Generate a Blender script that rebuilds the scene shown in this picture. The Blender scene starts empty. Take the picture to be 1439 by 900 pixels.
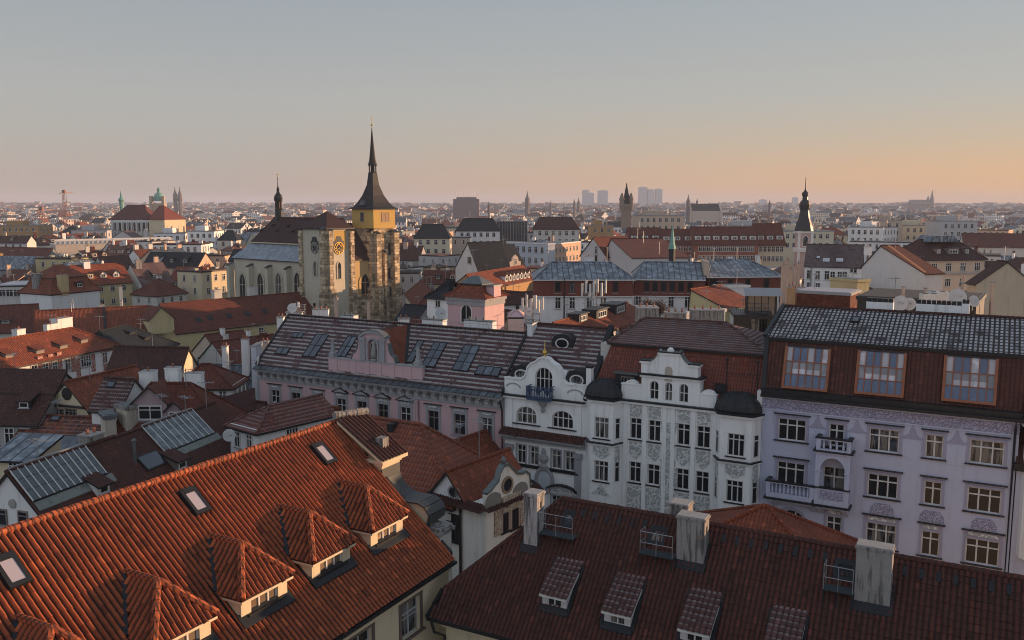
import bpy, math, random
from mathutils import Vector, Matrix, noise as mnoise
R = math.radians
rnd = random.Random(11)
HAZE = 0.00015
sc = bpy.context.scene
COL = sc.collection

# ------------------------------------------------------------------ camera
FOC, YAW, CAMZ = 1250.0, R(28.5), 42.0
PITCH = math.atan(164 / FOC)
cam_d = bpy.data.cameras.new('camera')
cam = bpy.data.objects.new('camera', cam_d)
COL.objects.link(cam)
cam.location = (0, 0, CAMZ)
cam.rotation_euler = (R(90) - PITCH, 0, YAW)
cam_d.sensor_width = 36
cam_d.lens = 36 * FOC / 1439
cam_d.clip_end = 30000
sc.camera = cam

# ------------------------------------------------------------------ sky, sun, exposure
SUN_EL, SUN_AZ = R(6.5), R(48)          # azimuth measured from +X towards +Y
sdir = Vector((math.cos(SUN_AZ) * math.cos(SUN_EL), math.sin(SUN_AZ) * math.cos(SUN_EL), math.sin(SUN_EL)))
world = bpy.data.worlds.new('World')
sc.world = world
world.use_nodes = True
wn = world.node_tree
wn.nodes.clear()
sky = wn.nodes.new('ShaderNodeTexSky')
sky.sky_type = 'NISHITA'
sky.sun_disc = False
sky.sun_elevation = SUN_EL
sky.sun_rotation = math.atan2(sdir.x, sdir.y)
sky.altitude = 300
sky.air_density = 1.0
sky.dust_density = 1.0
sky.ozone_density = 1.5
def wnode(t, **k):
    n = wn.nodes.new(t)
    for a, v in k.items(): setattr(n, a, v)
    return n
def wmath(op, a, b=0.0, clamp=False):
    n = wnode('ShaderNodeMath', operation=op, use_clamp=clamp)
    for i, v in enumerate((a, b)):
        if isinstance(v, bpy.types.NodeSocket): wn.links.new(v, n.inputs[i])
        else: n.inputs[i].default_value = v
    return n.outputs[0]
wsep = wnode('ShaderNodeSeparateXYZ')
wn.links.new(wnode('ShaderNodeTexCoord').outputs['Generated'], wsep.inputs[0])
toward = wmath('ADD', wmath('MULTIPLY', wsep.outputs[0], math.cos(SUN_AZ)), wmath('MULTIPLY', wsep.outputs[1], math.sin(SUN_AZ)))
def wramp(stops):
    n = wnode('ShaderNodeValToRGB'); r = n.color_ramp
    while len(r.elements) < len(stops): r.elements.new(0.5)
    for e, (p, c) in zip(r.elements, stops): e.position = p; e.color = (*c, 1)
    wn.links.new(wmath('ADD', wsep.outputs[2], 0.0, True), n.inputs[0])
    return n.outputs[0]
# evening air: a peach band above the horizon, grey blue overhead, warmer towards the sun
away_side = wramp([(0.0, (.43, .345, .31)), (.03, (.445, .375, .345)), (.065, (.43, .40, .375)), (.11, (.42, .415, .405)), (.22, (.335, .37, .40)), (.5, (.31, .37, .47)), (1.0, (.27, .33, .43))])
sun_side = wramp([(0.0, (.74, .385, .18)), (.03, (.70, .41, .225)), (.065, (.56, .425, .31)), (.11, (.46, .435, .40)), (.22, (.37, .405, .43)), (.5, (.31, .37, .46)), (1.0, (.27, .33, .43))])
wm0 = wnode('ShaderNodeMix', data_type='RGBA')
wn.links.new(wmath('MULTIPLY', wmath('ADD', toward, -0.04), 1.3, True), wm0.inputs[0])
wn.links.new(away_side, wm0.inputs[6]); wn.links.new(sun_side, wm0.inputs[7])
behind = wramp([(0.0, (.32, .35, .40)), (.05, (.60, .64, .70)), (.2, (.73, .79, .89)), (.5, (.48, .55, .66)), (1.0, (.27, .33, .43))])  # unseen sky behind the camera, made brighter to fill the shaded facades
wm = wnode('ShaderNodeMix', data_type='RGBA')
wn.links.new(wmath('MULTIPLY', wmath('ADD', wmath('MULTIPLY', wsep.outputs[1], -1.0), 0.15), 1.6, True), wm.inputs[0])
wn.links.new(wm0.outputs[2], wm.inputs[6]); wn.links.new(behind, wm.inputs[7])
wscale = wnode('ShaderNodeVectorMath', operation='SCALE'); wscale.inputs['Scale'].default_value = 6.9
wn.links.new(wm.outputs[2], wscale.inputs[0])
wadd = wnode('ShaderNodeMix', data_type='RGBA'); wadd.inputs[0].default_value = 0.10
wn.links.new(wscale.outputs[0], wadd.inputs[6]); wn.links.new(sky.outputs[0], wadd.inputs[7])
wbg = wnode('ShaderNodeBackground')
wbg.inputs['Strength'].default_value = 0.101
wout = wnode('ShaderNodeOutputWorld')
wn.links.new(wadd.outputs[2], wbg.inputs[0])
wn.links.new(wbg.outputs[0], wout.inputs[0])
sun_d = bpy.data.lights.new('sun', 'SUN')
sun_d.energy = 5.0
sun_d.angle = R(0.5)
sun_d.color = (1.0, 0.60, 0.34)
sun = bpy.data.objects.new('sun', sun_d)
COL.objects.link(sun)
sun.rotation_euler = (-sdir).to_track_quat('-Z', 'Y').to_euler()
sun.location = (60, 20, 90)
vs = sc.view_settings
vs.view_transform = 'Standard'
vs.look = 'None'
vs.exposure = 0.62
vs.gamma = 1.0
vs.use_curve_mapping = False
sc.cycles.use_denoising = True
sc.cycles.denoising_prefilter = 'ACCURATE'
sc.cycles.pixel_filter_type = 'BLACKMAN_HARRIS'
sc.cycles.filter_width = 1.0
sc.cycles.max_bounces = 6
sc.cycles.diffuse_bounces = 3
sc.cycles.volume_bounces = 0
sc.cycles.caustics_reflective = False
sc.cycles.caustics_refractive = False

# ------------------------------------------------------------------ pixel -> world
RGT = Vector((math.cos(YAW), math.sin(YAW), 0))
FLAT = Vector((-math.sin(YAW), math.cos(YAW), 0))
FWD = FLAT * math.cos(PITCH) - Vector((0, 0, math.sin(PITCH)))
UPV = FLAT * math.sin(PITCH) + Vector((0, 0, math.cos(PITCH)))
CPOS = Vector((0, 0, CAMZ))
def ray(px, py):
    return FWD + RGT * ((px - 719.5) / FOC) - UPV * ((py - 450) / FOC)
def at(px, py, d=None, x=None, y=None, z=None):
    v = ray(px, py)
    if d is not None: t = d / v.dot(FLAT)
    elif x is not None: t = x / v.x
    elif y is not None: t = y / v.y
    else: t = (z - CAMZ) / v.z
    return CPOS + v * t
def on_plane(px, py, p0, n):
    v = ray(px, py)
    return CPOS + v * ((Vector(p0) - CPOS).dot(n) / v.dot(n))
def pix(p):
    v = Vector(p) - CPOS
    w = v.dot(FWD)
    return 719.5 + FOC * v.dot(RGT) / w, 450 - FOC * v.dot(UPV) / w, w

# ------------------------------------------------------------------ materials
MATS = {}
class G:
    def __init__(s, name, rough=0.8, spec=0.3):
        s.m = bpy.data.materials.new(name)
        s.m.use_nodes = True
        s.t = s.m.node_tree
        s.b = s.t.nodes['Principled BSDF']
        s.b.inputs['Roughness'].default_value = rough
        s.b.inputs['Specular IOR Level'].default_value = spec
    def node(s, typ, **kw):
        n = s.t.nodes.new(typ)
        for k, v in kw.items(): setattr(n, k, v)
        return n
    def put(s, sock, v):
        if isinstance(v, bpy.types.NodeSocket): s.t.links.new(v, sock)
        else: sock.default_value = v
    def math(s, op, a, b=0.0, c=None, clamp=False):
        n = s.node('ShaderNodeMath', operation=op, use_clamp=clamp)
        s.put(n.inputs[0], a); s.put(n.inputs[1], b)
        if c is not None: s.put(n.inputs[2], c)
        return n.outputs[0]
    def mix(s, f, a, b, mode='MIX'):
        n = s.node('ShaderNodeMix', data_type='RGBA', blend_type=mode)
        s.put(n.inputs[0], f); s.put(n.inputs[6], a); s.put(n.inputs[7], b)
        return n.outputs[2]
    def step(s, v, lo, hi, a=0.0, b=1.0):
        n = s.node('ShaderNodeMapRange', interpolation_type='SMOOTHSTEP')
        s.put(n.inputs[0], v); s.put(n.inputs[1], lo); s.put(n.inputs[2], hi); s.put(n.inputs[3], a); s.put(n.inputs[4], b)
        return n.outputs[0]
    def obj(s): return s.node('ShaderNodeTexCoord').outputs['Object']
    def geo(s): return s.node('ShaderNodeNewGeometry').outputs['Position']
    def uv(s):
        n = s.node('ShaderNodeSeparateXYZ')
        s.t.links.new(s.node('ShaderNodeTexCoord').outputs['UV'], n.inputs[0])
        return n.outputs[0], n.outputs[1]
    def vec(s, x, y, z=0.0):
        n = s.node('ShaderNodeCombineXYZ')
        for i, v in enumerate((x, y, z)): s.put(n.inputs[i], v)
        return n.outputs[0]
    def noise(s, v, scale, detail=4, rough=0.55):
        n = s.node('ShaderNodeTexNoise')
        s.put(n.inputs['Vector'], v)
        n.inputs['Scale'].default_value = scale; n.inputs['Detail'].default_value = detail; n.inputs['Roughness'].default_value = rough
        return n.outputs[0]
    def white(s, v):
        n = s.node('ShaderNodeTexWhiteNoise'); s.put(n.inputs['Vector'], v)
        return n.outputs[0]
    def scaled(s, v, x, y, z):
        n = s.node('ShaderNodeVectorMath', operation='MULTIPLY'); s.put(n.inputs[0], v); n.inputs[1].default_value = (x, y, z)
        return n.outputs[0]
    def bump(s, h, strength, dist):
        n = s.node('ShaderNodeBump'); n.inputs['Strength'].default_value = strength; n.inputs['Distance'].default_value = dist
        s.put(n.inputs['Height'], h); s.t.links.new(n.outputs[0], s.b.inputs['Normal'])
    def color(s, v): s.put(s.b.inputs['Base Color'], v)
def rgb(c, k=1.0): return (min(1, c[0] * k), min(1, c[1] * k), min(1, c[2] * k), 1)

def plain(name, c, rough=0.6, metal=0.0, var=0.25, scale=2.0):
    key = ('plain', name)
    if key in MATS: return MATS[key]
    g = G(name, rough)
    g.b.inputs['Metallic'].default_value = metal
    n = g.noise(g.obj(), scale)
    g.color(g.mix(n, rgb(c, 1 - var), rgb(c, 1 + var)))
    g.bump(g.noise(g.obj(), 30, 2), 0.15, 0.01)
    MATS[key] = g.m
    return g.m

def tile(name, c, c2=None, du=0.24, dv=0.34, frost=0.0, wave=1.0, var=0.5, moss=0.25, channel_shade=0.0, dots=0, streak=0.0):
    """clay roof tiles laid in courses, colour varied tile by tile; uv in metres, v up the slope"""
    key = ('tile', name)
    if key in MATS: return MATS[key]
    c2 = c2 or tuple(x * 0.55 for x in c)
    g = G(name, 0.75, 0.25)
    u, v = g.uv()
    U = g.math('DIVIDE', u, du); V = g.math('DIVIDE', v, dv)
    fu = g.math('FRACT', U); fv = g.math('FRACT', V)
    r = g.white(g.vec(g.math('FLOOR', U), g.math('FLOOR', V)))
    big = g.noise(g.geo(), 0.35, 5)
    med = g.noise(g.geo(), 2.2, 4)
    col = g.mix(g.math('MULTIPLY', r, var), rgb(c), rgb(c2))
    col = g.mix(g.step(big, 0.35, 0.72, 0, 0.55), col, rgb(c2))
    col = g.mix(g.step(med, 0.6, 0.75, 0, moss), col, (0.05, 0.045, 0.035, 1))
    r2 = g.white(g.vec(g.math('FLOOR', V), g.math('FLOOR', U), 3.0))
    col = g.mix(g.step(r2, 0.93, 0.97, 0, 0.5), col, rgb(c, 1.7))
    if frost:
        e = g.step(fv, 0.50, 0.72)
        if dots: e = g.math('MULTIPLY', g.step(fv, 0.22, 0.5), g.step(g.math('ABSOLUTE', g.math('SUBTRACT', fu, 0.5)), 0.34, 0.22))
        f = g.math('MULTIPLY', e, g.step(g.math('ADD', g.noise(g.geo(), 0.7, 4), g.math('MULTIPLY', r, 0.12)), 0.34, 0.58))
        col = g.mix(g.math('MULTIPLY', f, frost), col, (0.45, 0.43, 0.43, 1))
    col = g.mix(g.step(fv, 0.0, 0.10, 0.75, 0.0), col, rgb(c2, 0.25))  # dark course joint, with the shadow under the overlap painted in
    if streak:
        st = g.noise(g.vec(g.math('MULTIPLY', u, 1.3), g.math('MULTIPLY', v, 0.16)), 1.0, 6, 0.65)
        col = g.mix(g.step(st, 0.52, 0.70, 0, streak), col, (0.035, 0.024, 0.020, 1))
        li = g.noise(g.geo(), 7.0, 4, 0.7)
        col = g.mix(g.math('MULTIPLY', g.step(li, 0.60, 0.70, 0, 0.5), g.step(big, 0.45, 0.6)), col, (0.17, 0.15, 0.11, 1))
        r3 = g.white(g.vec(g.math('FLOOR', U), g.math('FLOOR', V), 9.0))
        col = g.mix(g.step(r3, 0.955, 0.965, 0, 0.6), col, rgb(c2, 0.55))
    if channel_shade:  # valley shade between the tile columns, painted in as dark colour
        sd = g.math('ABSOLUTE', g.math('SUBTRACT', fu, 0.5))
        col = g.mix(g.step(g.math('ADD', sd, g.math('MULTIPLY', med, 0.06)), 0.24, 0.46, 0, channel_shade), col, (0.028, 0.016, 0.013, 1))
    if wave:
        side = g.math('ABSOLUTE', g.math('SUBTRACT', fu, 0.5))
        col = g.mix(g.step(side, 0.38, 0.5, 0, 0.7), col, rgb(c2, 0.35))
        h = g.math('ADD', g.math('MULTIPLY', g.math('SINE', g.math('MULTIPLY', fu, math.pi)), wave), g.math('MULTIPLY', g.math('SUBTRACT', 1.0, fv), 0.6))
        h = g.math('ADD', h, g.math('MULTIPLY', r, 0.2))
        g.bump(h, 0.9, 0.07)
    g.color(col)
    MATS[key] = g.m
    return g.m

def plaster(name, c, dirt=0.35, dirtc=(0.16, 0.15, 0.14), bump=0.25):
    key = ('plaster', name)
    if key in MATS: return MATS[key]
    g = G(name, 0.9, 0.2)
    p = g.geo()
    n1 = g.noise(p, 0.45, 6, 0.6)
    n2 = g.noise(g.scaled(p, 2.2, 2.2, 0.22), 1.0, 5, 0.6)
    n3 = g.noise(p, 6.0, 5, 0.6)
    col = g.mix(n1, rgb(c, 0.86), rgb(c, 1.08))
    col = g.mix(g.step(n2, 0.50, 0.78, 0, dirt), col, rgb(dirtc))
    col = g.mix(g.step(n3, 0.60, 0.80, 0, dirt * 0.5), col, rgb(dirtc))
    g.color(col)
    g.bump(n3, bump, 0.03)
    MATS[key] = g.m
    return g.m

def seam_metal(name, c, du=0.6, rough=0.45, frost=0.3):
    key = ('seam', name)
    if key in MATS: return MATS[key]
    g = G(name, rough, 0.5)
    u, v = g.uv()
    U = g.math('DIVIDE', u, du)
    fu = g.math('FRACT', U)
    r = g.white(g.vec(g.math('FLOOR', U), g.math('FLOOR', g.math('DIVIDE', v, 2.0))))
    n = g.noise(g.geo(), 0.9, 5)
    col = g.mix(r, rgb(c, 0.8), rgb(c, 1.15))
    col = g.mix(g.step(n, 0.42, 0.66, 0, frost), col, (0.44, 0.475, 0.51, 1))
    col = g.mix(g.step(g.math('ABSOLUTE', g.math('SUBTRACT', fu, 0.5)), 0.38, 0.45, 0, 0.9), col, rgb(c, 0.22))
    g.color(col)
    g.b.inputs['Metallic'].default_value = 0.25
    g.bump(g.step(g.math('ABSOLUTE', g.math('SUBTRACT', fu, 0.5)), 0.42, 0.5), 0.7, 0.05)
    MATS[key] = g.m
    return g.m

def stone(name, c, c2, sx=0.9, sz=0.45):
    key = ('stone', name)
    if key in MATS: return MATS[key]
    g = G(name, 0.9, 0.2)
    u, v = g.uv()
    b = g.node('ShaderNodeTexBrick')
    g.put(b.inputs['Vector'], g.vec(u, v))
    b.inputs['Color1'].default_value = rgb(c, 1.15); b.inputs['Color2'].default_value = rgb(c2, .55)
    b.inputs['Mortar'].default_value = rgb(c2, 0.6)
    b.inputs['Scale'].default_value = 1.0; b.inputs['Mortar Size'].default_value = 0.03
    b.inputs['Brick Width'].default_value = sx; b.inputs['Row Height'].default_value = sz
    n = g.noise(g.geo(), 0.5, 6, 0.65)
    n2 = g.noise(g.geo(), 0.9, 6, 0.7)
    col = g.mix(g.step(n, 0.52, 0.72, 0, 0.75), b.outputs[0], rgb(c, 1.25))
    col = g.mix(g.step(n2, 0.52, 0.60, 0, 0.6), col, rgb(c2, 0.4))
    g.color(col)
    g.bump(g.math('ADD', n2, b.outputs[1]), 0.6, 0.08)
    MATS[key] = g.m
    return g.m

def glass(name, c=(0.012, 0.015, 0.019), rough=0.06, var=2.0, spec=0.22):
    key = ('glass', name)
    if key in MATS: return MATS[key]
    g = G(name, rough, spec)
    oi = g.node('ShaderNodeObjectInfo')
    n = g.noise(g.geo(), 1.4, 2)
    f = g.math('MULTIPLY', g.step(oi.outputs['Random'], 0.45, 1.0), g.step(n, 0.4, 0.65))
    col = g.mix(f, rgb(c), rgb(c, 1 + var * 2))
    if name == 'dark window glass':
        cur = g.noise(g.scaled(g.geo(), 3.0, 3.0, 0.5), 1.0, 3)
        col = g.mix(g.math('MULTIPLY', g.step(oi.outputs['Random'], 0.62, 0.68), g.step(cur, 0.45, 0.56, 0, 0.75)), col, (0.20, 0.185, 0.16, 1))
    g.color(col)
    g.bump(g.noise(g.geo(), 1.2, 2), 0.03, 0.05)
    MATS[key] = g.m
    return g.m

def ornament(name, c, c2, scale=3.2):
    key = ('orn', name)
    if key in MATS: return MATS[key]
    g = G(name, 0.9, 0.2)
    v = g.node('ShaderNodeTexVoronoi', feature='DISTANCE_TO_EDGE')
    w = g.noise(g.geo(), 2.0, 2)
    vm = g.node('ShaderNodeVectorMath', operation='ADD')
    g.put(vm.inputs[0], g.geo()); g.put(vm.inputs[1], g.vec(w, w, w))
    g.put(v.inputs['Vector'], vm.outputs[0]); v.inputs['Scale'].default_value = scale
    f = g.step(v.outputs[0], 0.04, 0.14)
    g.color(g.mix(f, rgb(c2), rgb(c)))
    g.bump(f, 0.8, 0.05)
    MATS[key] = g.m
    return g.m

T_ORANGE = tile('orange clay tiles', (0.37, 0.090, 0.031), (0.19, 0.048, 0.021), dv=0.36, wave=0.0, var=0.45, moss=0.22, channel_shade=0.88, streak=0.4)
T_DARK = tile('dark red clay tiles', (0.105, 0.032, 0.022), (0.055, 0.021, 0.017), wave=0.0, dv=0.30, var=0.7, channel_shade=0.8, streak=0.45)
T_LILAC = tile('frosted violet clay tiles', (0.13, 0.058, 0.052), (0.065, 0.030, 0.028), wave=0.0, dv=0.30, frost=0.28, var=0.8, channel_shade=0.7)
T_RED = tile('red clay tiles', (0.165, 0.046, 0.028), (0.08, 0.027, 0.019))
T_REDO = tile('orange red clay tiles', (0.26, 0.070, 0.034), (0.12, 0.036, 0.022))
T_BROWN = tile('brown clay tiles', (0.085, 0.032, 0.024), (0.045, 0.022, 0.020))
T_RUST = tile('patchy rust red tiles', (0.27, 0.075, 0.035), (0.07, 0.026, 0.022), du=0.3, dv=0.45, var=1.0, frost=0.2)
T_FROST = tile('frosted grey red tiles', (0.10, 0.052, 0.048), (0.06, 0.034, 0.034), du=0.22, dv=0.50, wave=0.3, frost=0.68, var=0.6)
T_FROST2 = tile('frosted brown tiles', (0.12, 0.042, 0.032), (0.06, 0.028, 0.024), du=0.22, dv=0.40, wave=0.3, frost=0.30, var=0.8)
T_FROSTG = tile('white frosted grey tiles', (0.055, 0.045, 0.045), (0.03, 0.026, 0.028), du=0.32, dv=0.50, wave=0.8, frost=1.0, var=0.5, dots=1)
T_SLATE = tile('dark slate shingles', (0.014, 0.021, 0.027), (0.008, 0.012, 0.016), du=0.3, dv=0.25, wave=0.1, moss=0.1)
P_CREAM = plaster('cream plaster', (0.60, 0.51, 0.35), 0.25)
P_YELLOW = plaster('yellow plaster', (0.52, 0.43, 0.23), 0.3)
P_WHITE = plaster('white plaster', (0.72, 0.71, 0.70), 0.3)
P_OFFW = plaster('off white plaster', (0.56, 0.54, 0.49), 0.4)
P_PALE = plaster('pale house plaster', (0.80, 0.80, 0.78), 0.34)
P_PINK = plaster('pink plaster', (0.56, 0.375, 0.385), 0.25)
P_LAV = plaster('lavender plaster', (0.46, 0.48, 0.60), 0.32)
P_GREY = plaster('grey plaster', (0.33, 0.32, 0.31), 0.5)
P_TRIMG = plaster('grey stucco trim', (0.32, 0.32, 0.33), 0.45)
P_OCHRE = plaster('ochre plaster', (0.42, 0.25, 0.11), 0.35)
P_MAUVE = plaster('peeling mauve plaster', (0.33, 0.25, 0.26), 0.6, (0.45, 0.42, 0.38))
def sooty(name, c):
    key = ('sooty', name)
    if key in MATS: return MATS[key]
    g = G(name, 0.95, 0.15); p = g.obj()
    run = g.noise(g.scaled(p, 5.0, 5.0, 0.45), 1.0, 6, 0.65); blot = g.noise(p, 2.4, 6, 0.65); fine = g.noise(p, 14.0, 4, 0.6)
    col = g.mix(blot, rgb(c, 0.75), rgb(c, 1.1))
    col = g.mix(g.step(run, 0.46, 0.62, 0, 0.85), col, (0.055, 0.052, 0.05, 1))
    col = g.mix(g.step(blot, 0.56, 0.72, 0, 0.6), col, (0.26, 0.16, 0.09, 1))
    col = g.mix(g.step(fine, 0.55, 0.75, 0, 0.4), col, (0.10, 0.095, 0.09, 1))
    g.color(col); g.bump(g.math('ADD', blot, fine), 0.5, 0.04)
    MATS[key] = g.m
    return g.m
P_STACK = sooty('weathered chimney render', (0.29, 0.28, 0.265))
P_BROWN = plaster('brown red render', (0.16, 0.045, 0.032), 0.3)
B_BRICK = stone('red brick', (0.26, 0.075, 0.04), (0.17, 0.05, 0.03), 0.3, 0.1)
M_DARK = plain('dark sheet metal', (0.020, 0.023, 0.026), 0.45, 0.3)
M_ZINC = plain('weathered zinc flashing', (0.13, 0.15, 0.15), 0.5, 0.4)
M_STEEL = plain('galvanised steel', (0.30, 0.31, 0.32), 0.45, 0.6)
M_WHITE = plain('white painted wood', (0.58, 0.57, 0.54), 0.5)
M_CREAMW = plain('cream painted wood', (0.55, 0.54, 0.52), 0.5)
M_WOODG = plain('grey brown window wood', (0.20, 0.17, 0.15), 0.6)
M_WOODB = plain('dark brown wood', (0.05, 0.03, 0.022), 0.6)
M_GOLD = plain('gilded metal', (0.65, 0.42, 0.10), 0.3, 0.9)
M_ORANGEW = plain('orange stained timber', (0.27, 0.095, 0.045), 0.6)
M_BLUEI = plain('blue painted ironwork', (0.045, 0.075, 0.14), 0.5)
M_COPPER = plain('green copper patina', (0.16, 0.33, 0.28), 0.6, 0.1)
M_SEAM = seam_metal('seamed grey sheet roof', (0.10, 0.125, 0.15), 0.95, frost=0.55)
M_SEAMD = seam_metal('seamed dark sheet roof', (0.06, 0.075, 0.085), 0.8, frost=0.15)
G_WIN = glass('dark window glass')
G_SKY = glass('skylight glass', (0.05, 0.06, 0.075), 0.05, 0.6, 0.9)
G_PALE = glass('pale blind behind glass', (0.33, 0.31, 0.36), 0.15, 0.3)
G_BLUE = glass('blue studio glass', (0.055, 0.085, 0.16), 0.08, 0.4, 0.8)
G_ROOF = glass('grey glazed roof panes', (0.075, 0.095, 0.105), 0.25, 0.5, 0.6)
O_GREY = ornament('grey stucco ornament', (0.36, 0.38, 0.37), (0.66, 0.66, 0.64), 2.2)

# ------------------------------------------------------------------ mesh builder
class MB:
    def __init__(s): s.v = []; s.f = []; s.mi = []; s.ms = []; s.cuv = {}
    def slot(s, m):
        if m not in s.ms: s.ms.append(m)
        return s.ms.index(m)
    def face(s, pts, m):
        i = len(s.v)
        s.v += [tuple(p) for p in pts]
        s.f.append(tuple(range(i, i + len(pts)))); s.mi.append(s.slot(m))
    def mesh(s, vs, fs, m):
        i = len(s.v); k = s.slot(m)
        s.v += [tuple(p) for p in vs]
        for f in fs: s.f.append(tuple(i + j for j in f)); s.mi.append(k)
    def box(s, x0, x1, y0, y1, z0, z1, m):
        v = [(x0, y0, z0), (x1, y0, z0), (x1, y1, z0), (x0, y1, z0), (x0, y0, z1), (x1, y0, z1), (x1, y1, z1), (x0, y1, z1)]
        s.mesh(v, [(0, 3, 2, 1), (4, 5, 6, 7), (0, 1, 5, 4), (1, 2, 6, 5), (2, 3, 7, 6), (3, 0, 4, 7)], m)
    def hexa(s, v, m):
        s.mesh(v, [(0, 3, 2, 1), (4, 5, 6, 7), (0, 1, 5, 4), (1, 2, 6, 5), (2, 3, 7, 6), (3, 0, 4, 7)], m)
    def slab(s, top, t, m, side=None):
        """planar polygon (counter-clockwise from above) extruded straight down by t"""
        n = len(top); lo = [(p[0], p[1], p[2] - t) for p in top]
        s.face(top, m); s.face(lo[::-1], side or m)
        for i in range(n):
            j = (i + 1) % n
            s.face([top[i], lo[i], lo[j], top[j]], side or m)
    def prism(s, poly, a, b, axis, m):
        """2-D outline extruded along an axis ('x': poly=(y,z); 'y': poly=(x,z); 'z': poly=(x,y))"""
        f = {'x': lambda p, t: (t, p[0], p[1]), 'y': lambda p, t: (p[0], t, p[1]), 'z': lambda p, t: (p[0], p[1], t)}[axis]
        A = [f(p, a) for p in poly]; B = [f(p, b) for p in poly]; n = len(poly)
        s.face(A, m); s.face(B[::-1], m)
        for i in range(n):
            j = (i + 1) % n
            s.face([A[i], B[i], B[j], A[j]], m)
    def bar(s, a, b, w, m, h=None):
        a = Vector(a); b = Vector(b); d = (b - a).normalized()
        u = d.cross(Vector((0, 0, 1)))
        if u.length < 1e-3: u = Vector((1, 0, 0))
        u.normalize(); q = u.cross(d)
        u = u * w / 2; q = q * (h or w) / 2
        s.hexa([a - u - q, a + u - q, b + u - q, b - u - q, a - u + q, a + u + q, b + u + q, b - u + q], m)
    def tube(s, pts, r, m, n=8):
        pts = [Vector(p) for p in pts]; rs = r if isinstance(r, (list, tuple)) else [r] * len(pts)
        rings = []
        for i, p in enumerate(pts):
            d = (pts[min(i + 1, len(pts) - 1)] - pts[max(i - 1, 0)]).normalized()
            u = d.cross(Vector((0, 0, 1)))
            if u.length < 1e-3: u = Vector((1, 0, 0))
            u.normalize(); q = u.cross(d)
            rings.append([p + (u * math.cos(2 * math.pi * k / n) + q * math.sin(2 * math.pi * k / n)) * rs[i] for k in range(n)])
        fs = [(i * n + k, i * n + (k + 1) % n, (i + 1) * n + (k + 1) % n, (i + 1) * n + k) for i in range(len(pts) - 1) for k in range(n)]
        fs += [tuple(range(n))[::-1], tuple(range((len(pts) - 1) * n, len(pts) * n))]
        s.mesh([v for r_ in rings for v in r_], fs, m)
    def lathe(s, prof, c, m, n=12, sx=1.0, sy=1.0, rot=0.0):
        vs = []; fs = []
        for r, z in prof:
            vs += [(c[0] + sx * r * math.cos(2 * math.pi * k / n + rot), c[1] + sy * r * math.sin(2 * math.pi * k / n + rot), c[2] + z) for k in range(n)]
        for i in range(len(prof) - 1):
            fs += [(i * n + k, i * n + (k + 1) % n, (i + 1) * n + (k + 1) % n, (i + 1) * n + k) for k in range(n)]
        fs += [tuple(range(n))[::-1], tuple(range((len(prof) - 1) * n, len(prof) * n))]
        s.mesh(vs, fs, m)
    def data(s, name, smooth=False):
        me = bpy.data.meshes.new(name)
        me.from_pydata(s.v, [], s.f)
        for m in s.ms: me.materials.append(m)
        me.polygons.foreach_set('material_index', s.mi)
        uvl = me.uv_layers.new(name='UVMap').data
        Z = Vector((0, 0, 1))
        for p in me.polygons:
            if p.index in s.cuv:
                for li, q in zip(p.loop_indices, s.cuv[p.index]): uvl[li].uv = q
                continue
            n = p.normal
            if abs(n.z) > 0.999: t, b = Vector((1, 0, 0)), Vector((0, 1, 0))
            else:
                t = Z.cross(n).normalized(); b = n.cross(t)
            for li in p.loop_indices:
                co = me.vertices[me.loops[li].vertex_index].co
                uvl[li].uv = (co.dot(t), co.dot(b))
        if smooth: me.polygons.foreach_set('use_smooth', [True] * len(me.polygons))
        me.update()
        return me
    def build(s, name, parent=None, smooth=False, loc=None):
        return link(name, s.data(name, smooth), parent, loc)
def link(name, data, parent=None, loc=None, rz=0.0):
    o = bpy.data.objects.new(name, data)
    COL.objects.link(o)
    if parent is not None: o.parent = parent
    if loc is not None: o.location = loc
    if rz: o.rotation_euler.z = rz
    return o
def tag(o, label=None, cat=None, group=None, kind=None):
    if label: o['label'] = label
    if cat: o['category'] = cat
    if group: o['group'] = group
    if kind: o['kind'] = kind
    return o
def empty(name, loc=(0, 0, 0), rz=0.0):
    o = link(name, None, None, loc, rz)
    o.empty_display_size = 0.5
    return o

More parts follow.
